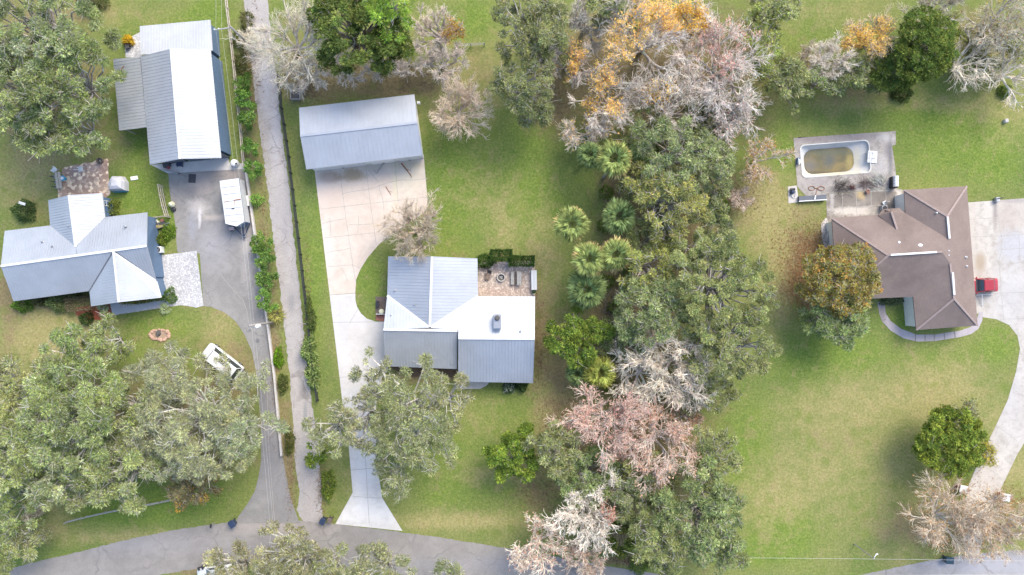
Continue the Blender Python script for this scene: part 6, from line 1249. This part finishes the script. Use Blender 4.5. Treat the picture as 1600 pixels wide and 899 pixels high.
# oaks at the bottom edge
OB = 'oaks along the bottom edge'
leafy('live_oak', 'yellow-green oak over the road at the bottom edge with the white car beneath', 'tree', 372, 893, 46, 11, 'drive_oak', OB, cover=.9)
leafy('live_oak', 'tallest oak at the bottom edge reaching up to the mouth of the lane', 'tree', 462, 876, 56, 13, 'drive_oak', OB, cover=.95)
leafy('live_oak', 'oak at the bottom edge between the lane mouth and the flared driveway', 'tree', 520, 890, 36, 12, 'drive_oak', OB)
leafy('live_oak', 'round oak at the bottom edge right below the flared concrete driveway', 'tree', 600, 890, 42, 12, 'drive_oak', OB)
leafy('live_oak', 'low oak at the bottom edge rightmost of the roadside oaks', 'tree', 700, 906, 30, 9, 'drive_oak', OB)
leafy('live_oak', 'oak mostly below the frame under the tallest bottom oak', 'tree', 440, 925, 56, 12, 'drive_oak', OB)
# top centre
MG = 'leafless trees north of the garage barn'
bare('bare_tree', 'wide mossy leafless tree beside the top of the lane', 'tree', 452, 62, 72, 13, (.47, .45, .40), MG, dens=1.3, limbs=9, moss=.4)
bare('bare_tree', 'leafless grey tree hanging down beside the compost frame', 'tree', 474, 112, 38, 10, (.50, .47, .43), MG, limbs=7)
bare('bare_tree', 'small drooping leafless tree left of the dark magnolia base', 'tree', 532, 98, 28, 9, (.50, .46, .44), MG, limbs=6, dens=.8)
bare('bare_tree', 'smallest drooping leafless tree directly below the dark magnolia', 'tree', 586, 102, 22, 8, (.52, .47, .44), MG, limbs=6, dens=.8)
bare('bare_tree', 'small leafless tree below the lime-green pine', 'tree', 634, 90, 28, 9, (.50, .46, .45), MG, limbs=6, dens=.8)
bare('bare_tree', 'pinkish leafless tree with a few yellow leaves right of the lime-green pine', 'tree', 682, 44, 52, 13, (.50, .44, .41), MG, leaf=(.45, .28, .07), leaf_n=700, sector=[(.5, .1, .4)], limbs=8)
bare('bare_tree', 'leafless tree between the garage barn and the wire gate', 'tree', 690, 92, 36, 10, (.50, .45, .43), MG, limbs=7)
leafy('magnolia_tree', 'dense dark magnolia in the middle of the top edge', 'tree', 552, 50, 62, 13, 'magnolia')
leafy('magnolia_tree', 'lower dark magnolia beneath the lime-green pine', 'tree', 610, 72, 36, 10, 'magnolia')
leafy('pine_tree', 'lime-green pine at the top edge with feathery tips', 'tree', 614, 20, 40, 14, 'lime')
bare('crape_myrtle', 'wide tan leafless tree standing alone right of the garage barn', 'tree', 714, 172, 52, 7.5, (.50, .43, .36), limbs=12, dens=1.2, wood=(.46, .40, .34), moss=.1)
bare('crape_myrtle', 'tan leafless tree at the bend of the concrete driveway above the house', 'tree', 647, 360, 50, 7.5, (.40, .35, .29), limbs=12, dens=1.2, wood=(.36, .31, .26), moss=.2)
# wooded strip, upper part
CS = 'trees in the wooded strip'
leafy('live_oak', 'dark grey-green oak at the top edge beside the wire gate', 'tree', 822, 45, 54, 13, 'dark_oak', CS)
leafy('live_oak', 'dark oak below the wire gate oak at the edge of the centre lawn', 'tree', 818, 138, 46, 12, 'dark_oak', CS)
leafy('live_oak', 'narrow dark oak edging the brown leaf patch in the wooded strip', 'tree', 842, 172, 26, 8, 'dark_oak', CS)
bare('bare_tree', 'grey mossy leafless tree at the top of the wooded strip', 'tree', 918, 28, 52, 14, (.42, .40, .38), CS, limbs=8, moss=.5)
leafy('live_oak', 'dark oak behind the grey mossy leafless tree at the top', 'tree', 955, 14, 36, 11, 'dark_oak', CS)
OR = [(.86, .58, .16), (.82, .60, .18), (.84, .50, .20)]; PK = [(.62, .36, .30), (.64, .42, .34)]
bare('maple_tree', 'thin leafless maple with orange leaves on the left side of the strip', 'tree', 886, 92, 46, 12, (.56, .51, .50), CS, leaf=OR, leaf_n=900, sector=[(.3, .4, .4), (-.2, -.7, .35), (.2, -.2, .25)], limbs=7)
bare('maple_tree', 'big maple with an orange-leaved crown at the top of the strip', 'tree', 1010, 60, 84, 15, (.54, .50, .48), CS, leaf=OR, leaf_n=3400, sector=[(-.35, .1, .40), (.2, .75, .40), (.6, .5, .3), (-.5, -.25, .3), (.0, .4, .25)], limbs=9)
bare('maple_tree', 'maple with an orange top edge in the middle of the leafless stand', 'tree', 955, 150, 60, 13, (.56, .52, .50), CS, leaf=OR, leaf_n=1900, sector=[(-.2, .55, .5), (.1, -.2, .3), (-.5, -.1, .3)], limbs=9)
bare('maple_tree', 'large silvery-pink leafless maple on the right of the stand', 'tree', 1130, 105, 78, 14, (.60, .54, .53), CS, leaf=PK, leaf_n=1300, sector=[(.2, .7, .45), (0, 0, .3), (-.3, .5, .3)], limbs=10, dens=1.15, tw=1.25)
bare('maple_tree', 'silver-grey leafless maple at the lower right of the stand', 'tree', 1140, 165, 56, 12, (.57, .53, .52), CS, leaf=PK, leaf_n=300, limbs=9, tw=1.25)
bare('maple_tree', 'silver-grey leafless maple at the lower middle of the stand', 'tree', 1050, 165, 62, 13, (.58, .54, .52), CS, limbs=9, leaf=OR, leaf_n=350, sector=[(-.3, .4, .4)])
bare('maple_tree', 'leafless maple with pale crown left of the crowned palms', 'tree', 920, 205, 40, 10, (.56, .51, .48), CS, leaf=OR, leaf_n=300, limbs=7)
bare('maple_tree', 'leafless maple with golden top near the olive bush at the top', 'tree', 1090, 35, 52, 13, (.55, .50, .46), CS, leaf=[(.86, .60, .14), (.80, .52, .12)], leaf_n=2400, sector=[(-.3, .3, .55), (.3, .2, .35)], limbs=8)
leafy('broadleaf_tree', 'olive-yellow bushy tree right of the big silvery-pink maple', 'tree', 1188, 70, 40, 8, 'olive', CS, sy=1.5, sx=.8)
leafy('broadleaf_tree', 'low olive-yellow tree joining the leafless stand to the upper right hedge row', 'tree', 1202, 112, 26, 6, 'olive', CS)
leafy('broadleaf_tree', 'grey-green tree at the top edge left of the upper right lawn', 'tree', 1212, 10, 34, 8, 'greygreen')
leafy('broadleaf_tree', 'dark rounded tree left end of the upper right hedge row', 'tree', 1228, 128, 34, 7, 'greygreen')
leafy('broadleaf_tree', 'low grey-green tree beneath the white leafless tree in the upper right hedge row', 'tree', 1278, 128, 26, 5, 'greygreen')
bare('bare_tree', 'white-barked leafless tree in the upper right hedge row', 'tree', 1302, 92, 38, 9, (.56, .52, .48), wood=(.52, .50, .46), limbs=9, moss=.1)
bare('bare_tree', 'faint tan leafless tree left of the white-barked one in the hedge row', 'tree', 1262, 92, 28, 7, (.36, .32, .26), limbs=7, dens=.8)
shrub('yellow_bush', 'small bright yellow bush in the upper right hedge row', 'bush', 1261, 112, 9, 1.9, [(.50, .38, .03), (.42, .36, .05)], sy=1.3)
bare('maple_tree', 'golden-leaved tree between the white-barked tree and the tall cedar', 'tree', 1364, 62, 44, 9, (.52, .44, .34), leaf=[(.84, .60, .16), (.80, .54, .16), (.74, .54, .22)], leaf_n=2600, sector=[(-.2, .0, .75), (.4, .5, .4)], limbs=9)
leafy('cedar_tree', 'tall dark cedar with an upright oval crown above the right lawn', 'tree', 1440, 74, 50, 11, 'cedar', ragged_=.25, cover=1.2, sx=.92, sy=1.2, rot=-.25)
leafy('cedar_tree', 'lower dark cedar left of the tall oval cedar', 'tree', 1396, 108, 38, 8, 'cedar', ragged_=.4, cover=1.2)
leafy('broadleaf_tree', 'low grey-green hedge tree between the golden tree and the cedars', 'tree', 1348, 116, 30, 6, 'greygreen', sx=1.3, sy=.8)
leafy('broadleaf_tree', 'low olive scrub tree between the tall cedar and the open white-limbed tree', 'tree', 1492, 52, 26, 5, 'olive', cover=.8)
leafy('broadleaf_tree', 'low grey-green scrub tree beneath the open white-limbed tree', 'tree', 1516, 104, 26, 4, 'greygreen', cover=.7)
leafy('broadleaf_tree', 'low olive scrub tree at the right edge under the corner leafless trees', 'tree', 1586, 72, 26, 5, 'olive', cover=.8)
leafy('broadleaf_tree', 'low green scrub tree under the golden tree at the hedge row', 'tree', 1322, 132, 24, 4, 'greygreen', cover=.9)
leafy('live_oak', 'dark low oak between the two dark oaks and the thin orange-leaved maple', 'tree', 860, 78, 28, 8, 'dark_oak', CS)
GR = 'leafless trees in the upper right corner'
bare('bare_tree', 'grey-yellow leafless tree at the top edge right of the cedar', 'tree', 1478, 10, 50, 12, (.44, .42, .34), GR, limbs=8, moss=.4)
bare('bare_tree', 'open white-limbed leafless tree right of the tall cedar', 'tree', 1515, 92, 54, 11, (.48, .45, .40), GR, limbs=8, dens=.55, wood=(.50, .48, .44), thick=1.1, moss=.1)
bare('bare_tree', 'white-limbed leafless tree cut by the right picture edge above the lawn', 'tree', 1588, 110, 46, 10, (.48, .45, .40), GR, limbs=9, dens=.6, wood=(.50, .48, .44))
bare('bare_tree', 'mossy leafless tree in the far upper right corner', 'tree', 1572, 30, 60, 12, (.46, .44, .38), GR, limbs=9, leaf=[(.35, .18, .08), (.4, .34, .1)], leaf_n=500)
leafy('broadleaf_tree', 'dim green undergrowth tree below the corner leafless trees', 'tree', 1545, 78, 34, 5, 'olive', cover=.7)
leafy('live_oak', 'dim understorey oak between the topmost palm and the olive oaks', 'tree', 990, 290, 30, 5, 'dark_oak', CS)
leafy('live_oak', 'dim understorey oak on the right flank of the strip below the shaded oak', 'tree', 1096, 325, 36, 7, 'dark_oak', CS)
leafy('live_oak', 'dark understorey oak beneath the lower edge of the leafless stand', 'tree', 1010, 205, 40, 6, 'dark_oak', CS)
leafy('live_oak', 'dark understorey oak under the silver-grey leafless maple', 'tree', 1105, 205, 42, 6, 'dark_oak', CS)
leafy('live_oak', 'dim grey-green oak behind the chalk-white trees at the right edge of the strip', 'tree', 1110, 610, 34, 7, 'round_oak', CS)
leafy('live_oak', 'dim oak below the pink maples in the middle of the strip', 'tree', 1010, 745, 44, 7, 'dark_oak', CS)
leafy('live_oak', 'dark low oak in the hollow right of the bright green tree', 'tree', 965, 530, 34, 5, 'dark_oak', CS)
# palms and the trees around them
PA = 'cabbage palms beside the centre lawn'
palm('large pale-green palm with a drooping ring, topmost of the palms', 960, 249, 32, 8, 0, PA, lean=(-.3, -1.0))
palm('palm standing alone on the centre lawn edge, leftmost of the palms', 893, 350, 30, 7, 0, PA)
palm('dark blue-green palm below the topmost palm', 967, 339, 30, 6.5, 1, PA, old=.1)
palm('yellow-tipped palm left of a matching pair in the wooded strip', 920, 405, 28, 8, 0, PA)
palm('palm right of the yellow-tipped palm in the wooded strip', 962, 398, 29, 7.5, 0, PA)
palm('shaded wide palm just above the bright green tree', 918, 452, 34, 6, 1, PA, old=.1)
palm('yellow-green palm at the foot of the bright green tree', 938, 582, 28, 5, 2, PA, old=.2)
palm('small blue-green palm half under the bright green tree', 902, 584, 21, 4, 1, PA, old=.0)
palm('small shaded palm peeping out left of the topmost palm', 922, 242, 22, 6, 1, PA, old=.1)
palm('shaded palm right of the topmost palm under the olive oaks', 1003, 240, 24, 6, 1, PA, old=.1)
leafy('live_oak', 'olive oak with pale branches right of the topmost palm', 'tree', 1050, 250, 60, 12, 'greygreen', CS, cover=.85)
leafy('live_oak', 'olive-yellow oak over the dark hollow right of the palms', 'tree', 1040, 318, 54, 12, 'olive', CS, cover=.85)
leafy('live_oak', 'shaded oak at the right edge of the strip beside the leaf-strewn lawn', 'tree', 1108, 262, 40, 10, 'greygreen', CS)
leafy('live_oak', 'dark low oak in the hollow left of the round oak', 'tree', 1018, 372, 40, 6, 'dark_oak', CS)
leafy('live_oak', 'dark low oak at the upper right shoulder of the round oak', 'tree', 1120, 372, 34, 7, 'dark_oak', CS)
bare('maple_tree', 'orange-tipped leafless tree at the right side of the strip near the pool lawn', 'tree', 1188, 246, 40, 8, (.52, .44, .38), CS, leaf=[(.52, .34, .12), (.50, .30, .10)], leaf_n=500, limbs=7, dens=.8)
bare('bare_tree', 'small grey leafless sapling below the orange-tipped tree', 'tree', 1160, 310, 20, 5, (.50, .42, .38), limbs=5, dens=.6)
bare('bare_tree', 'grey twiggy tree in the dark hollow left of the round oak', 'tree', 1035, 372, 26, 8, (.40, .37, .32), CS, limbs=6, dens=.6)
leafy('round_oak', 'largest round dark oak on the right edge of the wooded strip', 'tree', 1122, 450, 76, 14, 'round_oak', CS)
leafy('round_oak', 'lower lobe oak of the round dark group beside the big right lawn', 'tree', 1140, 540, 58, 12, 'round_oak', CS)
leafy('live_oak', 'olive oak left of the largest round oak', 'tree', 1018, 492, 54, 12, 'greygreen', CS)
leafy('live_oak', 'yellow-olive oak between the palms and the largest round oak', 'tree', 1010, 420, 42, 11, 'olive', CS, cover=.85)
leafy('broadleaf_tree', 'bright green bushy tree beside the stepped-roof house', 'tree', 902, 526, 44, 8, 'bright')
bare('bare_tree', 'chalk-white leafless tree in the middle of the wooded strip', 'tree', 1062, 565, 68, 14, (.62, .55, .48), CS, limbs=11, dens=1.2, wood=(.56, .53, .49), moss=.1, tw=1.55)
bare('bare_tree', 'chalk-white leafless tree leaning left above the pink tree', 'tree', 1006, 585, 50, 12, (.60, .56, .51), CS, limbs=9, wood=(.55, .52, .47), moss=.15, tw=1.55)
bare('bare_tree', 'chalk-white leafless tree at the lower edge of the white group', 'tree', 1080, 612, 42, 11, (.58, .55, .50), CS, limbs=8, moss=.25, tw=1.55)
bare('maple_tree', 'pink-budded leafless maple left half of the pink pair', 'tree', 948, 655, 68, 12, (.56, .44, .40), CS, leaf=[(.66, .38, .30), (.70, .46, .38)], leaf_n=1900, limbs=10, tw=1.25)
bare('maple_tree', 'pink-budded leafless maple right half of the pink pair', 'tree', 1028, 690, 66, 12.5, (.56, .46, .42), CS, leaf=[(.68, .42, .32), (.68, .44, .30)], leaf_n=1600, limbs=10, tw=1.25)
bare('maple_tree', 'brownish leafless maple right of the pink pair', 'tree', 1078, 656, 32, 9, (.40, .32, .25), CS, leaf=[(.42, .22, .13)], leaf_n=350, limbs=7)
leafy('round_oak', 'dark oak below the brownish maple at the right edge of the strip', 'tree', 1112, 712, 44, 8, 'round_oak', CS)
leafy('broadleaf_tree', 'round yellow-green tree on the lower centre lawn', 'tree', 806, 713, 40, 7, 'bright')
leafy('live_oak', 'dark tree just right of the round yellow-green tree', 'tree', 866, 700, 38, 9, 'greygreen', CS)
leafy('live_oak', 'grey-green oak with looping branches below the pink pair', 'tree', 918, 745, 44, 7, 'greygreen', CS)
leafy('live_oak', 'dark hollow oak left of the lower right oaks', 'tree', 985, 770, 36, 8, 'dark_oak', CS)
leafy('live_oak', 'broad olive oak at the bottom of the strip beside the lower right lawn', 'tree', 1095, 800, 66, 12, 'greygreen', CS)
leafy('live_oak', 'dark olive oak reaching the lower cables at the bottom of the strip', 'tree', 1030, 838, 52, 11, 'round_oak', CS)
leafy('live_oak', 'small olive oak bough beside the cables right of the broad olive oak', 'tree', 1128, 858, 32, 9, 'greygreen', CS)
leafy('magnolia_tree', 'deep green bush tree right of the lower chalk-white tree', 'tree', 970, 835, 34, 5, 'magnolia', CS)
bare('bare_tree', 'chalk-white leafless tree with a pink edge near the bottom of the strip', 'tree', 915, 800, 58, 12, (.62, .57, .53), CS, leaf=[(.55, .30, .22)], leaf_n=500, sector=[(.8, .0, .35)], limbs=11, dens=1.2, wood=(.56, .52, .48), moss=.1, tw=1.55)
bare('maple_tree', 'pale pinkish leafless maple reaching over the road at the bottom', 'tree', 838, 858, 52, 12, (.60, .53, .48), CS, leaf=[(.56, .32, .24)], leaf_n=600, limbs=7, dens=.9, thick=1.2, wood=(.58, .54, .48), tw=1.55)
bare('maple_tree', 'pinkish leafless maple cut by the bottom edge below the chalk-white tree', 'tree', 915, 882, 40, 10, (.56, .47, .42), CS, leaf=[(.55, .32, .24), (.5, .42, .3)], leaf_n=500, limbs=7)
# right lot
leafy('autumn_tree', 'rust and olive autumn tree overlapping the brown shingled roof', 'tree', 1312, 436, 60, 9, 'autumn', ragged_=.5, cover=1.15)
leafy('broadleaf_tree', 'grey-green tree below the rust and olive autumn tree', 'tree', 1306, 496, 46, 7, 'greygreen')
leafy('broadleaf_tree', 'dense glossy green round tree on the right lawn beside the curving driveway', 'tree', 1482, 690, 52, 6.5, 'bright', ragged_=.25, cover=1.25)
bare('flowering_bush', 'loose yellow-flowered bush leaning over the curving driveway', 'bush', 1540, 710, 17, 3.2, (.28, .30, .14), leaf=[(.56, .44, .06), (.40, .36, .08)], leaf_n=500, limbs=6, dens=.5)
bare('flowering_bush', 'grey-green thin bush behind the dense glossy round tree', 'bush', 1512, 648, 20, 4.5, (.30, .32, .22), leaf=[(.12, .15, .07), (.4, .36, .14)], leaf_n=700, limbs=6, dens=.5)
bare('bare_tree', 'huge leafless tree with rusty leaves at the lower right corner, left half', 'tree', 1478, 812, 62, 9, (.50, .43, .36), 'leafless trees over the driveway mouth', leaf=[(.45, .26, .12)], leaf_n=700, limbs=11, dens=1.2, wood=(.5, .46, .42), moss=.25)
bare('bare_tree', 'huge leafless tree with rusty leaves at the lower right corner, right half', 'tree', 1560, 812, 56, 9, (.50, .43, .36), 'leafless trees over the driveway mouth', leaf=[(.45, .26, .12)], leaf_n=700, limbs=11, dens=1.2, wood=(.5, .46, .42), moss=.25)
# vines and scrub along the lane
bare('bare_shrub', 'pale dry vine tangle at the lane edge by the crossarm pole', 'shrub', 386, 58, 14, 4, (.52, .50, .45), limbs=6, dens=.7)
# ------------------------------------------------------------------ shrubs
FR = SP['fruit']; fc = [v for _, v in FR['cols']]
lane_sh = [(383, 133, 13, 'highest round shrub in the lane-side row, right of the workshop wall'), (384, 156, 14, 'second round shrub in the lane-side row, touching the highest one'), (388, 187, 12, 'lane-side shrub level with the lower workshop wall'), (395, 232, 13, 'lane-side shrub level with the workshop front corner'), (399, 266, 12, 'lane-side shrub beside the top end of the pale edging wall'), (399, 312, 8, 'smallest thin lane-side shrub, beside the cargo trailer'), (411, 383, 15, 'biggest round lane-side shrub, below the cargo trailer'), (416, 412, 12, 'lane-side shrub directly below the biggest round one'), (418, 437, 13, 'lane-side shrub midway between the trailer and the transformer pole'), (418, 470, 13, 'lowest round lane-side shrub, above the yellow spiky plant')]
for x, y, r_, lb in lane_sh:
    if r_ > 9: leafy('fruit_shrub', lb, 'shrub', x, y, r_ + 1, 2.6, 'fruit', 'round shrubs in the row beside the lane', zfrac=.5)
    else: shrub('fruit_shrub', lb, 'shrub', x, y, r_, 1.6, fc, 'round shrubs in the row beside the lane')
shrub('spiky_plant', 'yellow variegated spiky plant between the edging wall and the lane', 'plant', 430, 492, 9, 1.2, [(.42, .38, .12), (.30, .30, .09)], L=.7, W=.10, dens=120)
shrub('variegated_bush', 'tall variegated bush at the lane edge, upper of a touching pair', 'bush', 482, 548, 11, 1.8, [(.30, .34, .13), (.20, .27, .09), (.10, .16, .05)], 'variegated bushes at the lane edge', sx=.85, sy=2.1, rot=.1, L=.4)
shrub('variegated_bush', 'tall variegated bush at the lane edge, lower of a touching pair', 'bush', 487, 588, 10, 1.8, [(.28, .32, .13), (.20, .27, .09), (.09, .14, .05)], 'variegated bushes at the lane edge', sx=.85, sy=1.9, rot=.1, L=.4)
leafy('broadleaf_shrub', 'glossy dark green shrub bulging into the lane', 'shrub', 493, 709, 17, 2.8, 'bright', zfrac=.5)
shrub('hedge', 'narrow green hedge at the lower end of the lane above the navy bin', 'hedge', 511, 760, 10, 1.5, [(.08, .13, .03), (.14, .19, .04), (.20, .22, .04)], sx=.9, sy=2.2)
shrub('vine', 'vine overgrowing the black fence above the variegated bushes', 'vine', 484, 495, 6, 1.5, [(.06, .09, .03), (.10, .13, .04)], sx=.8, sy=4.6, rot=.12)
shrub('weed_patch', 'bright green weeds between the edging wall and the lane', 'plant', 434, 560, 7, .7, [(.14, .26, .02), (.11, .20, .02)], sx=.9, sy=2.2)
shrub('weed_patch', 'dull green scrub between the edging wall and the lane, below the weeds', 'plant', 441, 600, 7, 1.0, [(.08, .11, .03), (.13, .14, .05)], sx=.9, sy=2.0)
shrub('weed_patch', 'dull scrub patch in the lane strip near its lower end', 'plant', 451, 690, 7, 1.0, [(.08, .11, .03), (.15, .14, .05)], sx=.8, sy=3.0)
for x, y, lb in ((375, 95, 'low brown-green scrub between the wooden fence and the lane, upper'), (380, 112, 'low brown-green scrub between the wooden fence and the lane, lower'), (372, 60, 'dark vine scrub at the foot of the crossarm pole'), (384, 30, 'olive scrub at the top end of the strip beside the lane')):
    shrub('scrub', lb, 'shrub', x, y, 9, 1.2, [(.10, .12, .035), (.15, .13, .06), (.07, .09, .03)], sx=1, sy=1.6, dens=260)
# hedge round the stone patio
HP = [(.045, .085, .022), (.065, .115, .028), (.03, .06, .018)]
shrub('hedge', 'clipped dark hedge along the upper right edge of the stone patio', 'hedge', 815, 408, 19, 1.5, HP, sx=1, sy=.38, boxy=True)
shrub('hedge', 'tallest clipped dark hedge block at the top of the stone patio', 'hedge', 783, 399, 16, 1.8, HP, sx=1, sy=.48, boxy=True)
shrub('hedge', 'dark round hedge bush at the top of the patio beside the white roof edge', 'hedge', 758, 408, 13, 1.6, HP + [(.08, .13, .03)], sx=1.05, sy=.75)
shrub('bush', 'dark round bush with pale flowers below the house front', 'bush', 795, 606, 8, 1.1, [(.05, .09, .04), (.07, .12, .05), (.30, .32, .30)])
shrub('bush', 'plain dark round bush below the right front corner of the house', 'bush', 815, 602, 9, 1.2, [(.035, .065, .025), (.055, .09, .03)])
# left lot shrubs
shrub('bush', 'round dark shrub with white blossom on the tan lawn at the left', 'bush', 33, 329, 15, 1.7, [(.06, .10, .035), (.10, .14, .05)], L=.3)
mb = MB(); mb.bbox(P(34, 318, 1.55), (.9, .35, .05), -.3, .01); o = mb.build('cloth', M['white'], None, org=P(34, 318, 1.55)); tag(o, 'white cloth draped over the round dark shrub at the left', 'cloth')
shrub('bush', 'bright green clipped bush at the lower left corner of the cross-gabled house', 'bush', 32, 476, 14, 1.2, [(.10, .19, .03), (.07, .13, .025), (.16, .24, .05)], sy=.8)
shrub('bush', 'pale olive round bush in the middle of the house front', 'bush', 88, 473, 15, 1.5, [(.17, .21, .09), (.12, .16, .06)])
shrub('bush', 'thin dull bush between the bright green and pale olive bushes', 'bush', 60, 471, 12, .8, [(.16, .16, .07), (.10, .11, .05)], sy=.5)
shrub('bush', 'low olive bush under the eave right of the pale olive bush', 'bush', 112, 463, 14, .9, [(.16, .17, .07), (.11, .13, .05)], sy=.5)
shrub('hedge', 'dead brown clipped hedge block beside the red mulch bed', 'hedge', 124, 475, 19, 1.3, [(.20, .16, .11), (.15, .12, .08), (.17, .17, .09)], sx=1, sy=.55, boxy=True, rot=.1, L=.18, W=.06, dens=900)
shrub('bush', 'small dark spiky bush below the red mulch bed', 'bush', 132, 498, 9, 1.2, [(.04, .07, .025), (.07, .10, .03)])
shrub('hedge', 'low flowering hedge row along the front path of the cross-gabled house', 'hedge', 222, 469, 19, .8, [(.09, .14, .04), (.16, .20, .05), (.28, .18, .05), (.10, .13, .06)], sx=1.75, sy=.20, rot=.12)
shrub('bush', 'round green bush at the right end of the flowering hedge row', 'bush', 262, 463, 10, 1.2, [(.07, .13, .035), (.12, .18, .05)])
shrub('spiky_plant', 'pale spiky plant in the red mulch bed', 'plant', 160, 480, 5, .6, [(.45, .48, .35), (.30, .36, .18)], L=.5, W=.08, dens=120)
shrub('spiky_plant', 'pale spiky plant at the lower edge of the front path', 'plant', 257, 483, 5, .5, [(.42, .46, .30), (.30, .36, .18)], L=.5, W=.08, dens=120)
shrub('yellow_bush', 'yellow leaved plant on the gravel beside the workshop porch', 'bush', 199, 63, 6, .8, [(.50, .34, .03), (.40, .30, .05)], L=.4)
shrub('bush', 'yellow-green bush in the corner of the two roof wings', 'bush', 172, 325, 12, 1.2, [(.20, .22, .05), (.13, .17, .04)], sx=.9, sy=1.2)
shrub('bush', 'bright green bush between the condenser and the board fence', 'bush', 262, 362, 9, .8, [(.12, .20, .03), (.17, .24, .04)], sy=1.3)
shrub('bush', 'yellow-green bush right above the white condenser', 'bush', 250, 375, 8, .9, [(.18, .22, .04), (.11, .16, .03)])
shrub('bush', 'dark thin bush under the front eave of the brown house', 'bush', 1393, 470, 12, .7, [(.10, .14, .06), (.16, .17, .10)], sx=1.4, sy=.5)
shrub('bush', 'dark green bush at the base of the dark cedar by the right lawn', 'bush', 1412, 145, 12, 1.3, [(.05, .08, .03), (.08, .10, .03)], sx=1.3)
shrub('bush', 'green shrub under the leafless trees at the upper right lawn edge', 'bush', 1572, 142, 9, .9, [(.10, .16, .03), (.14, .18, .05)])
for x, y, r_, lb in ((948, 300, 10, 'green sapling bush in the shade below the topmost palm'), (944, 352, 9, 'bright green bush left of the dark blue-green palm'), (984, 430, 10, 'green bush between the palm pair and the yellow-olive oak'), (950, 440, 10, 'bright green bush right of the shaded wide palm'), (960, 480, 9, 'dark fern bush in the hollow right of the shaded palm'), (1130, 322, 12, 'brown-green bush at the right edge of the strip'), (952, 605, 10, 'olive bush right of the yellow-green palm'), (1000, 885, 14, 'yellow-green roadside bush at the bottom of the strip')):
    shrub('bush', lb, 'bush', x, y, r_, 1.6, [(.10, .16, .03), (.07, .11, .03), (.15, .18, .05)], dens=300)

# ------------------------------------------------------------------ fallen leaves and deadwood on the ground
def litter(name, label, spots, n, cols, seed, L=.15, W=.10):
    r_ = np.random.default_rng(seed); ks = r_.integers(0, len(spots), n); s_ = np.array(spots, dtype=float)[ks]
    px = s_[:, 0] + r_.normal(0, .5, n) * s_[:, 2]; py = s_[:, 1] + r_.normal(0, .5, n) * s_[:, 3]
    c = np.stack([(px - 800) * S, (449.5 - py) * S, r_.uniform(.03, .07, n)], 1); a = r_.uniform(0, 6.28, n); d = np.stack([np.cos(a), np.sin(a), r_.uniform(-.15, .25, n)], 1)
    cc = np.array(cols)[r_.integers(0, len(cols), n)] * np.clip(r_.normal(1, .2, (n, 1)), .4, 1.6)
    V, F, C = kites(c, d, L * r_.uniform(.6, 1.3, n), W * r_.uniform(.6, 1.3, n), cc, r_, .25); o = np_mesh(name, V, F, LEAF, None, C); tag(o, label, 'fallen leaves', kind='stuff'); return o
litter('fallen_leaves', 'rust-red fallen leaves on the lawn around the autumn tree', [(1262, 425, 34, 50), (1268, 385, 40, 40), (1250, 450, 26, 40), (1245, 400, 60, 70)], 4200, [(.32, .14, .07), (.26, .13, .07), (.38, .20, .09), (.30, .22, .12)], 3)
litter('fallen_leaves', 'brown fallen leaves on the bare soil under the wooded strip', [(870, 150, 40, 60), (960, 90, 90, 60), (1060, 130, 120, 90), (840, 540, 20, 90), (880, 660, 50, 60), (1010, 480, 60, 120), (840, 770, 50, 40), (1150, 305, 40, 40), (990, 876, 60, 8), (1000, 700, 100, 90)], 6500, [(.22, .14, .09), (.28, .18, .11), (.17, .11, .08)], 4)
litter('fallen_leaves', 'orange-brown fallen leaves under the leafless tree at the driveway mouth', [(1500, 800, 90, 50), (1580, 790, 40, 30), (1480, 760, 50, 30), (1500, 850, 60, 14)], 2600, [(.36, .20, .09), (.30, .18, .10), (.40, .26, .13)], 5)
litter('fallen_leaves', 'tan fallen leaves along the lane verges', [(395, 100, 14, 90), (410, 330, 12, 140), (430, 560, 12, 150), (455, 740, 10, 70), (480, 470, 8, 120), (502, 760, 8, 60)], 2600, [(.30, .19, .11), (.24, .16, .09), (.34, .26, .16)], 6)
litter('fallen_leaves', 'grey-brown fallen leaves in the shade north of the garage barn', [(560, 120, 140, 30), (640, 130, 60, 26), (480, 140, 40, 20)], 2000, [(.20, .15, .10), (.16, .12, .09)], 7)
litter('fallen_leaves', 'tan fallen leaves beneath the oaks on the left lots', [(60, 600, 90, 60), (190, 650, 160, 90), (310, 660, 100, 80), (80, 150, 90, 90)], 3200, [(.26, .20, .12), (.20, .15, .09), (.30, .24, .14)], 8)
brush('brush_pile', 'pale dead branches lying in the gap between palms and the round oaks', 'deadwood', 958, 490, 22, 60, (.26, .22, .19), seed=8, L=(.8, 2.6), rad=.05, dirn=1.1)
